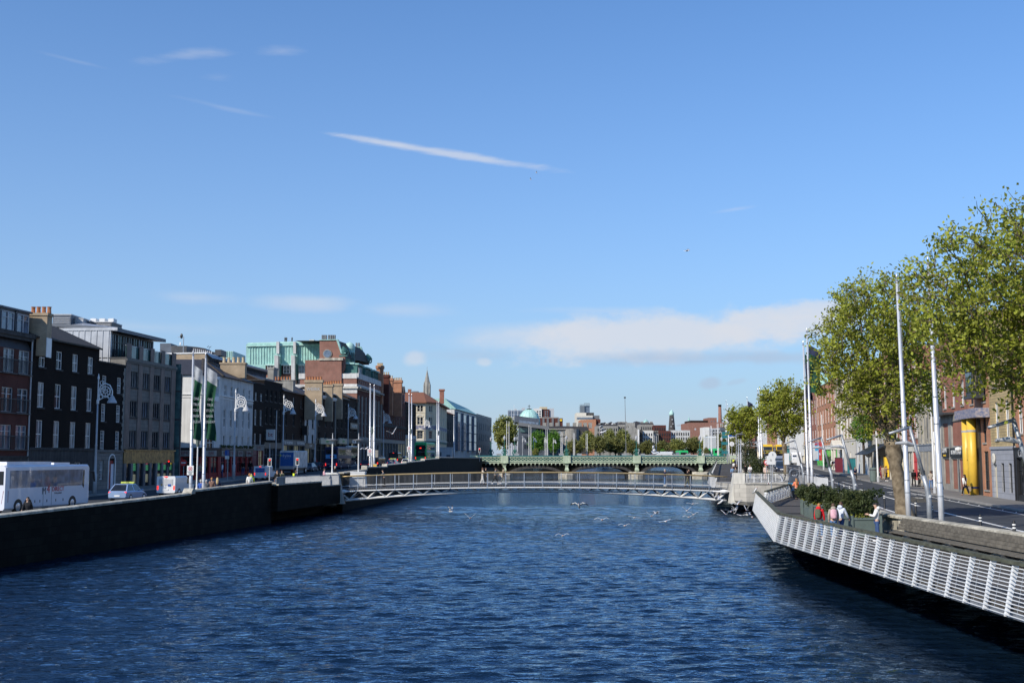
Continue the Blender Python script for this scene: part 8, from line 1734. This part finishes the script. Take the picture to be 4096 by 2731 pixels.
def posemesh(pose):
 ar,al,lr,ll,ln=POSES[pose]; D=math.radians; sl=math.sin(D(ln))
 T=lambda z:sl*(z-.95)
 V,E,Rr=[],[],[]
 def add(p,r,par=None):
  V.append(p); Rr.append(r); i=len(V)-1
  if par is not None:E.append((par,i))
  return i
 pel=add((0,0,.95),(.125,.10)); sp=add((0,T(1.12),1.12),(.12,.085),pel); ch=add((0,T(1.32),1.32),(.15,.10),sp); nb=add((0,T(1.47),1.47),.062,ch); nk=add((0,T(1.53)+.01,1.53),.052,nb)
 jw=add((0,T(1.6)+.02,1.585),(.062,.075),nk); hd=add((0,T(1.66)+.012,1.655),(.074,.09),jw); tp=add((0,T(1.7),1.72),(.05,.06),hd); add((0,T(1.6)+.125,1.63),.013,hd); [add((s*.088,T(1.6),1.635),.016,hd)for s in(-1,1)]
 J={}
 for s,(sw,bd),(ls,kn)in((1,ar,lr),(-1,al,ll)):
  a=D(sw); b=D(sw+bd); sh=add((s*.175,T(1.42),1.42),.055,ch); el=Vector((s*.225,T(1.42)+.29*math.sin(a),1.42-.29*math.cos(a))); wr=el+Vector((-s*.05*(bd>50),.25*math.sin(b),-.25*math.cos(b))); f=(wr-el).normalized()
  ei=add(tuple(el),.042,sh); wi=add(tuple(wr),.027,ei); pm=add(tuple(wr+f*.07),(.036,.018),wi); sd=Vector((0,1,0))if abs(f.y)<.7 else Vector((0,0,1)); sd=(sd-f*sd.dot(f)).normalized(); cu=Vector((-s,0,0))
  for k,l in enumerate((.062,.075,.07,.055)):q=wr+f*.10+sd*(.03-k*.02); i1=add(tuple(q),.0095,pm); i2=add(tuple(q+f*l*.55+cu*.012),.0085,i1); add(tuple(q+f*l*.9+cu*.035),.007,i2)
  q=wr+f*.04+sd*.045; i1=add(tuple(q),.011,pm); add(tuple(q+f*.04+sd*.015+cu*.012),.009,i1)
  c=D(ls); d=D(ls-kn); hp=add((s*.09,0,.89),.085,pel); kp=Vector((s*.10,.43*math.sin(c),.89-.43*math.cos(c))); ak=kp+Vector((0,.41*math.sin(d),-.41*math.cos(d))); ki=add(tuple(kp),.056,hp); ai=add(tuple(ak),.036,ki); add(tuple(ak+Vector((0,.13,-.03))),.03,ai); J[s]=(sh,el,wr,kp,ak)
 fz=min(J[1][4].z,J[-1][4].z)-.075
 o={'body':skinmesh('body',V,E,Rr)}
 def limbs(rs,rz):
  V2=[(0,T(.9),.90),(0,T(1.1),1.12),(0,T(1.33),1.33),(0,T(1.46)-.01,1.47)]; R2=[(.165,.13),(.16,.125),(.185,.14),(.085,.085)]; E2=[(0,1),(1,2),(2,3)]
  for s in(1,-1):
   b=len(V2); V2+=[(s*.18,T(1.42),1.41),tuple(J[s][1]),tuple(J[s][1].lerp(J[s][2],.93))]; R2+=[.085,.064,.05]; E2+=[(2,b),(b,b+1),(b+1,b+2)]
  return V2,E2,R2
 o['jacket']=skinmesh('jacket',*limbs(0,0))
 V2,E2,R2=limbs(0,0); V2+=[(0,.01,.62)]; R2+=[(.2,.17)]; E2+=[(0,len(V2)-1)]; o['coat']=skinmesh('coat',V2,E2,R2)
 V3,E3,R3_=[(0,0,.97)],[],[(.135,.115)]
 for s in(1,-1):b=len(V3); V3+=[(s*.09,0,.88),tuple(J[s][3]),tuple(J[s][3].lerp(J[s][4],.92))]; R3_+=[.10,.072,.058]; E3+=[(0,b),(b,b+1),(b+1,b+2)]
 o['trousers']=skinmesh('trousers',V3,E3,R3_)
 sh=MB(); hr=MB(); lh=MB(); hood=MB(); ey=MB(); bp=MB()
 for s in(1,-1):a=J[s][4]; sh.ball((a.x,a.y+.06,a.z-.03),(.048,.135,.052),8,5)
 y0=T(1.66); hr.ball((0,y0-.015,1.685),(.092,.108,.085),10,6); hr.ball((0,y0-.06,1.62),(.082,.06,.09),8,5)
 lh.v,lh.f,lh.m=list(hr.v),list(hr.f),list(hr.m); lh.loft([[(w*math.cos(t),y0-.07-(1.66-z)*.1+.045*math.sin(t),z)for t in[2*PI*k/8 for k in range(8)]]for w,z in((.08,1.66),(.10,1.52),(.11,1.36),(.06,1.2))])
 hood.ball((0,y0-.10,1.52),(.14,.09,.10),10,6); bp.loft([[(w*math.cos(t),T(1.3)-.2+.1*math.sin(t),z)for t in[2*PI*k/10 for k in range(10)]]for w,z in((.12,1.02),(.16,1.08),(.17,1.28),(.15,1.42),(.08,1.48))])
 for s in(1,-1):ey.ball((s*.032,T(1.6)+.098,1.655),(.012,.012,.009),6,4)
 ey.box(-.024,T(1.6)+.094,1.585,.024,T(1.6)+.102,1.593)
 return o,dict(shoes=sh,hair=hr,long_hair=lh,hood=hood,backpack=bp,face_features=ey),fz
def bake_poses(names):
 tmp={}
 for n in names:tmp[n]=posemesh(n)
 bpy.context.view_layer.update(); dgr=bpy.context.evaluated_depsgraph_get()
 for n,(o,mbs,fz)in tmp.items():
  d={}
  for k,ob in o.items():
   me=bpy.data.meshes.new_from_object(ob.evaluated_get(dgr)); me.name=k; me.materials.clear(); me.materials.append(M['skin']); d[k]=me; bpy.data.objects.remove(ob)
  for k,mb in mbs.items():d[k]=mb.mesh(k,'skin',True)
  PM[n]=(d,fz)
bake_poses(POSES)
def person(px,Y,z,pose,yaw,lb,top,legs='jeans',hair='hair_dark',h=1.74,x=None,skin='skin',coat=False,long=False,hood=False,pack=None,shoes='cloth_dark',bag=None,group=None,dx=0):
 """yaw: degrees, 0 walks away from the camera, 180 faces it"""
 X=x if x is not None else at(px,1829,Y).x; d,fz=PM[pose]; s=h/1.77
 t=thing('person',lb,'person',(X+dx,Y,z-fz*s),math.radians(yaw),group); t.scale=(s,s,s)
 def pt(k,m,nm=None):
  o=link(nm or k,d[k],t); o.material_slots[0].link='OBJECT'; o.material_slots[0].material=M[m]; return o
 pt('body',skin); pt('coat' if coat else 'jacket','cloth_'+top,'coat' if coat else 'jacket'); pt('trousers','cloth_'+legs); pt('shoes',shoes); pt('long_hair' if long else 'hair',hair,'hair'); pt('face_features','eye_dark')
 if hood:pt('hood','cloth_'+top)
 if pack:b=pt('backpack','cloth_'+pack)
 if bag:
  g=thing('bag',bag[1],'bag',(X+dx+bag[2],Y+.02,z+.35)); b=MB(); b.loft([[(-.16*k,-.06,zz),(.16*k,-.06,zz),(.16*k,.06,zz),(-.16*k,.06,zz)]for k,zz in((.9,0),(1,.1),(1,.34))]); b.build('pouch','cloth_'+bag[0],g); b=MB(); b.tube([(-.1,0,.34),(-.06,0,.45),(.06,0,.45),(.1,0,.34)],.012,4); b.build('handle','cloth_'+bag[0],g)
 return t
BWG='people on the near boardwalk'; D0=1.8
person(0,95,dz(95),'hold',12,'person in orange jacket and black leggings with long ginger hair, seen from behind','orange','black','hair_ginger',1.72,x=23.5,long=True,group=BWG)
person(0,54.2,D0,'stand',-35,'person in red hooded jacket and pale jeans with green scarf','red','denim','hair_ginger',1.64,x=14.45,hood=True,pack='khaki',group=BWG,shoes='gull_white')
person(0,53.8,D0,'stand',-10,'person in beige puffer jacket carrying a pink backpack','beige','denim','hair_brown',1.66,x=15.0,hood=True,pack='pink',group=BWG)
person(0,54.5,D0,'walk',-50,'person in pale grey hoodie with dark backpack straps','hoodie','jeans','hair_brown',1.74,x=15.55,hood=True,group=BWG)
person(0,52.3,D0,'hold',75,'person in white hooded puffer jacket holding a phone','white','jeans','hair_dark',1.74,x=16.55,hood=True,group=BWG,shoes='gull_white')
FBG='people crossing the footbridge'; fz_=lambda px:zdk(at(px,1829,119.6).x)
for px,pose,yaw,lb,kw in((2658,'hold',-95,'person in dark jacket and blue jeans looking at a phone on the footbridge',dict(top='navy',legs='denim',hair='hair_grey',shoes='gull_white')),(2748,'face',-95,'person in black top and olive trousers with a hand raised to the face',dict(top='black',legs='olive')),(2935,'walk',-100,'person in long black coat at the right end of the footbridge',dict(top='black',legs='black',hair='hair_brown',long=True,coat=True)),(1930,'phone',-80,'person in long white skirt and black top on the footbridge',dict(top='cream',legs='white',hair='hair_brown',coat=True,long=True)),(1943,'stand',-90,'person all in black beside the white skirted one on the footbridge',dict(top='black',legs='black',coat=True)),(1981,'walk',-90,'person in grey t-shirt holding a cup on the footbridge',dict(top='grey',legs='black',shoes='gull_white')),(2013,'walkb',-90,'person in mauve top with beard on the footbridge',dict(top='tan',legs='grey',shoes='gull_white')),(1538,'lean',95,'person in grey green jacket leaning forward on the left half of the footbridge',dict(top='grey',legs='black'))):person(px,119.6 if px!=1538 else 119.2,fz_(px),pose,yaw,lb,group=FBG,**kw)
LPG='people behind the left quay wall'
for px,Y,pose,yaw,lb,kw in((119,59.5,'walk',185,'person with sunlit face behind the wall in front of the white coach',dict(top='dark',h=1.66)),(1000,94.4,'stand',10,'person in white with ginger hair beside the lime jacket',dict(top='white',hair='hair_ginger')),(1007,93.6,'walk',10,'person in bright lime jacket behind the quay wall',dict(top='lime',hair='hair_blond',hood=True)),(828,84,'stand',20,'grey haired person in dark coat right of the banner poles',dict(top='grey',hair='hair_grey',h=1.62)),(850,85.2,'stand',0,'ginger haired person in brown coat behind the quay wall',dict(top='brown',hair='hair_ginger')),(872,86,'walk',10,'blond person in navy coat behind the quay wall',dict(top='navy',hair='hair_blond',long=True)),(806,83.4,'walk',-20,'person in bright blue coat half hidden by the banner poles',dict(top='blue',hair='hair_grey')),(1110,105,'stand',180,'person in black beside the brown jacketed one at the landing',dict(top='black',hair='hair_brown',long=True)),(1129,105.5,'stand',180,'person in olive brown jacket and sunglasses at the landing',dict(top='olive')),(1184,107,'walk',-60,'person in dark jacket with a lime bag at the landing',dict(top='navy',pack='lime',hair='hair_brown')),(1297,114,'walk',-90,'person in pink patterned top walking onto the footbridge',dict(top='pink',legs='dark',hair='hair_dark')),(1341,121.2,'stand',60,'bald person in dark jacket between the bridge pylons',dict(top='dark',hair='hair_grey'))):
 off=-1.1 if px<1080 else 0; P_=meet(lwall,px,off)if px<1080 else Vector((at(px,1829,Y).x,Y)); person(px,P_.y,zl(P_.y)+.12,pose,yaw,lb,group=LPG,**kw)
for px,Y,pose,yaw,lb,kw in((612,120,'stand',40,'dark silhouette of a person before the lit shop windows, left one',dict(top='black')),(660,121,'walk',-90,'dark silhouette of a person before the lit shop windows, right one',dict(top='black')),(890,134,'stand',90,'person in pale top standing at the red pub front',dict(top='hoodie')),(802,129.5,'stand',180,'person in white and tan at the pub corner',dict(top='tan',hair='hair_ginger')),(973,141,'stand',0,'tall dark person at the pale shop doorway',dict(top='black',h=1.8)),(1003,144,'stand',180,'dark coated person right of the pale shop doorway',dict(top='black',coat=True)),(1428,196,'walk',180,'person in black with white shoes near the hotel',dict(top='black',legs='black',shoes='gull_white'))):
 person(px,Y,zl(Y)+.12,pose,yaw,lb,group='people on the left pavement',**kw)
RPG='people on the right pavement'; rp=lambda px,off:meet(rface,px,off)
for px,off,pose,yaw,lb,kw in((3856,-1.5,'walk',15,'person in white jacket with long black hair carrying a yellow bag',dict(top='white',legs='black',long=True,shoes='cloth_brown',bag=('tan','small yellow bag carried by the person in the white jacket',.3))),(3720,-1.6,'hold',-30,'person in beige jacket and wide pale jeans in the group by the white pole',dict(top='beige',legs='denim',hair='hair_brown')),(3729,-1.2,'stand',-60,'person in white top half hidden behind the beige jacket',dict(top='white',legs='dark',long=True)),(3694,-1.7,'phone',60,'person in grey top looking at a phone in the group',dict(top='hoodie',legs='dark',long=True)),(3652,-1.5,'walk',170,'person in black sports kit left of the group by the white pole',dict(top='black',legs='black',skin='skin_dark')),(3673,-1.0,'stand',90,'dark dressed person behind the leaning arm post',dict(top='black',legs='dark',bag=('cream','cream tote bag held behind the leaning arm post',.25))),(3543,-1.5,'point',-90,'person in brown coat stretching an arm out towards the yellow panel',dict(top='brown',legs='black',hair='hair_brown',coat=True,shoes='gull_white')),(3531,-1.3,'stand',-40,'person in tan coat beside the brown coated one',dict(top='tan',legs='tan',hair='hair_brown',coat=True)),(3524,-.9,'stand',20,'dark haired person mostly hidden behind the tan coat',dict(top='maroon',legs='maroon',long=True)),(3418,-4.2,'run',180,'person in navy jacket running towards the camera',dict(top='navy',legs='black')),(3328,-2.0,'walk',5,'person in white hoodie with a black backpack on the right pavement',dict(top='white',legs='dark',pack='black',shoes='gull_white',hood=True)),(3340,-1.6,'walkb',5,'person in dark jacket beside the white hoodie on the right pavement',dict(top='navy',legs='dark',shoes='gull_white')),(3170,-3.0,'stand',180,'dark dressed person beside the second yellow bus',dict(top='black',legs='dark'))):
 P_=rp(px,off); person(px,P_.y,zr(P_.y)+(.12 if px!=3418 else 0),pose,yaw,lb,group=RPG,**kw)
for px,Y,pose,yaw,lb,kw in((2999,140,'hold',180,'person in cream jacket with sunglasses by the far boardwalk rail',dict(top='white',legs='lightblue',hair='hair_brown',long=True)),(2981,146,'stand',0,'person in long black coat near the tall evergreen shrub',dict(top='black',legs='black',coat=True)),(2928,158,'walk',180,'person in patterned blue jacket on the far boardwalk',dict(top='lightblue',legs='jeans')),(2941,155,'walk',180,'person in grey brown jacket on the far boardwalk',dict(top='grey',legs='dark',hair='hair_brown')),(2946,178,'walk',180,'person in black jacket behind the grey brown one on the far boardwalk',dict(top='black',legs='grey')),(2935,205,'walk',0,'person in white top walking away on the far boardwalk',dict(top='white',legs='black')),(2944,235,'walk',0,'person in navy shirt with white number further along the far boardwalk',dict(top='navy',legs='dark')),(2934,262,'walk',0,'person in lime vest at the top of the far boardwalk',dict(top='lime',legs='black')),(3061,135,'stand',180,'person in blush coat beside the red ringed sign',dict(top='blush',legs='blush',hair='hair_blond',coat=True))):
 person(px,Y,(z2(Y)if px<2960 else 2.96 if Y<142 else zr(Y)+.1),pose,yaw,lb,group='people by the far boardwalk',**kw)
for px,lb in((2373,'tiny person in tan on the green bridge, left one of two'),(2389,'tiny person in brown on the green bridge, right one of two'),(2176,'tiny dark person on the green bridge below the bright tree'),(2478,'tiny dark person on the green bridge near its middle'),(2647,'tiny dark person on the green bridge above the third arch')):person(px,GY+2,zt+.0 if False else zat(1844,GY),'walk',90,lb,'tan' if px==2373 else 'brown' if px==2389 else 'dark',group='people on the green bridge')
# ---------------------------------------------------------------- gulls
def gull_mesh(up,tipd,sweep,fold=0):
 b=MB(); prof_=[(-.20,.004,.01),(-.14,.045,.0),(-.05,.058,.0),(.06,.058,.0),(.13,.045,.012),(.18,.036,.03),(.215,.03,.035),(.24,.012,.03),(.275,.004,.022)]
 b.loft([[(r*math.cos(t),y,z+r*.9*math.sin(t))for t in[2*PI*k/8 for k in range(8)]]for y,r,z in prof_]); b.m[-18:]=[3]*18
 b.hexa([(-.03,-.16,.0),(.03,-.16,.0),(.06,-.31,.005),(-.06,-.31,.005),(-.03,-.16,.012),(.03,-.16,.012),(.06,-.31,.01),(-.06,-.31,.01)])
 if fold:
  for s in(1,-1):b.hexa([(s*.045,.08,-.03),(s*.062,.08,.02),(s*.03,-.3,.04),(s*.02,-.3,.02),(s*.06,.09,.03),(s*.05,.09,.05),(s*.02,-.3,.05),(s*.01,-.3,.045)],1)
  b.tube([(.02,0,-.04),(.02,0,-.14)],.008,4,mi=3); b.tube([(-.02,0,-.04),(-.02,0,-.14)],.008,4,mi=3); return b.mesh('gull',['gull_white','gull_grey','gull_black','gull_bill'],True)
 for s in(1,-1):
  a1,a2=math.radians(up),math.radians(tipd); r0=Vector((s*.045,.03,.03)); r1=r0+Vector((s*.23*math.cos(a1),.05,.23*math.sin(a1))); r2=r1+Vector((s*.22*math.cos(a2),-.02-sweep,.22*math.sin(a2))); r3=r2+Vector((s*.13*math.cos(a2),-.06-sweep,.13*math.sin(a2)))
  ch=(.13,.12,.085,.012)
  for i,(p,q)in enumerate(((r0,r1),(r1,r2),(r2,r3))):
   u=Vector((0,0,.007)); b.hexa([p+Vector((0,.06,0))-u,q+Vector((0,.05,0))-u,q-Vector((0,ch[i+1],0))-u,p-Vector((0,ch[i],0))-u,p+Vector((0,.06,0))+u,q+Vector((0,.05,0))+u,q-Vector((0,ch[i+1],0))+u,p-Vector((0,ch[i],0))+u],2 if i==2 else 0)
   if i<2:b.m[-5]=1
 return b.mesh('gull',['gull_white','gull_grey','gull_black','gull_bill'],True)
GM={'v':gull_mesh(48,35,.02),'arch':gull_mesh(30,-28,.03),'flat':gull_mesh(8,4,.05),'m':gull_mesh(38,-5,.08),'up':gull_mesh(68,55,.06),'sit':gull_mesh(0,0,0,1)}
def gull(px,py,Y,k,yaw,lb,s=1.15,pitch=0,roll=0):
 p=at(px,py,Y); o=link('gull',GM[k],None,p); o.rotation_euler=(math.radians(pitch),math.radians(roll),math.radians(yaw)); o.scale=(s,s,s); tag(o,lb,'gull','gulls around the river'); return o
for a in((2251,2142,78,'arch',180,'gull with arched wings nearest the camera, lowest over the open water'),(2408,2079,84,'arch',178,'gull with arched wings, left one of two above the middle of the water',1.3),(2499,2102,86,'arch',182,'gull with arched wings, right one of two above the middle of the water'),(2660,2085,92,'flat',200,'gull gliding with drooping right wing, right of the arched pair',1.15,0,12),(2316,2022,88,'m',170,'gull with fanned tail braking high above the open water',1.2,35),(1881,2072,90,'v',180,'gull with wings in a V, second from the left over the water'),(1802,2045,95,'up',230,'grey gull with raised wings furthest left over the water',.95),(2537,2070,96,'flat',185,'gull gliding low with tilted wings, left of the crossing pair',1.1,0,-10),(2606,2064,97,'v',175,'gull with wings in a wide V in the crossing pair',1.2),(2626,2053,99,'m',120,'gull behind the V winged one in the crossing pair',1.1),(2770,2015,102,'flat',180,'gull with level wings just below the truss',1.15),(2747,2042,103,'v',182,'gull with wings in a narrow V below the truss',1.15),(2774,2057,102,'m',180,'gull with M shaped wings, upper one of the stacked pair',1.2),(2754,2068,100,'arch',180,'gull with arched wings, lower one of the stacked pair',1.2),(2884,2006,104,'up',60,'white gull swooping in front of the bottom chord of the bridge',1.6,-40),(2948,2016,106,'m',200,'gull flying under the right abutment',1.3,0,15),(2905,2057,103,'v',150,'leftmost gull of the flock landing by the abutment',1.2),(2920,2046,105,'m',200,'second gull from the left in the flock by the abutment',1.2),(2938,2038,106,'v',220,'gull with spread wings at the top of the flock',1.1),(2938,2052,104,'up',180,'gull facing the camera low in the flock',1.1),(2988,2040,104,'up',140,'gull with both wings raised at the right of the flock',1.1),(2965,2061,101,'flat',120,'gull with lowered wings at the front of the flock',1.1),(2992,2058,102,'m',240,'gull settling on the water by the white railing',1.3),(3009,2067,97,'sit',180,'gull floating just beside the white railing',1.1),(3072,1934,96,'m',175,'gull with wings spread in front of the abutment railing',1.3),(3132,1924,98,'up',300,'gull with raised wings hovering before the curved panel',1.2),(2415,1726,62,'up',90,'large white gull diving in front of the far trees',.9,-25),(2623,1812,70,'up',95,'gull banking in front of the green lattice bridge',1.0,-20,40),(1571,1734,95,'v',200,'gull gliding across the red brick range with level wings',1.2,0,20),(1462,1795,100,'arch',215,'gull gliding with bent wings in front of the hotel ground floor',1.2,0,10),(2748,1003,95,'flat',250,'lone gull high in the blue sky',1.0,0,15),(2146,693,160,'v',100,'tiny dark bird high in the sky, right one of two',.6),(2123,719,170,'v',80,'tiny dark bird high in the sky, left one of two',.6)):gull(*a)
for x,y,z,yaw,lb,s in((17.75,83.9,3.05+.16,200,'white gull perched on the boardwalk railing corner',1.35),(at(2943,1829,205).x,205,zat(1733,205)+.45,160,'gull perched on the disc headed lamp',1.6)):
 o=link('gull',GM['sit'],None,(x,y,z)); o.rotation_euler=(math.radians(35),0,math.radians(yaw)); o.scale=(s,s,s); tag(o,lb,'gull','gulls around the river')
bpy.context.view_layer.update(); dg=bpy.context.evaluated_depsgraph_get()
txt=[o for o in S.objects if o.type=='FONT']; done=[]
for o in txt:
 me=bpy.data.meshes.new_from_object(o.evaluated_get(dg)); me.name=o.name; done.append((o,me))
for o,me in done:
 n=link('x',me,o.parent); n.location=o.location; n.rotation_euler=o.rotation_euler; n.scale=o.scale
 for k in('kind','label'):
  if k in o:n[k]=o[k]
 nm=o.name; bpy.data.objects.remove(o); n.name=nm
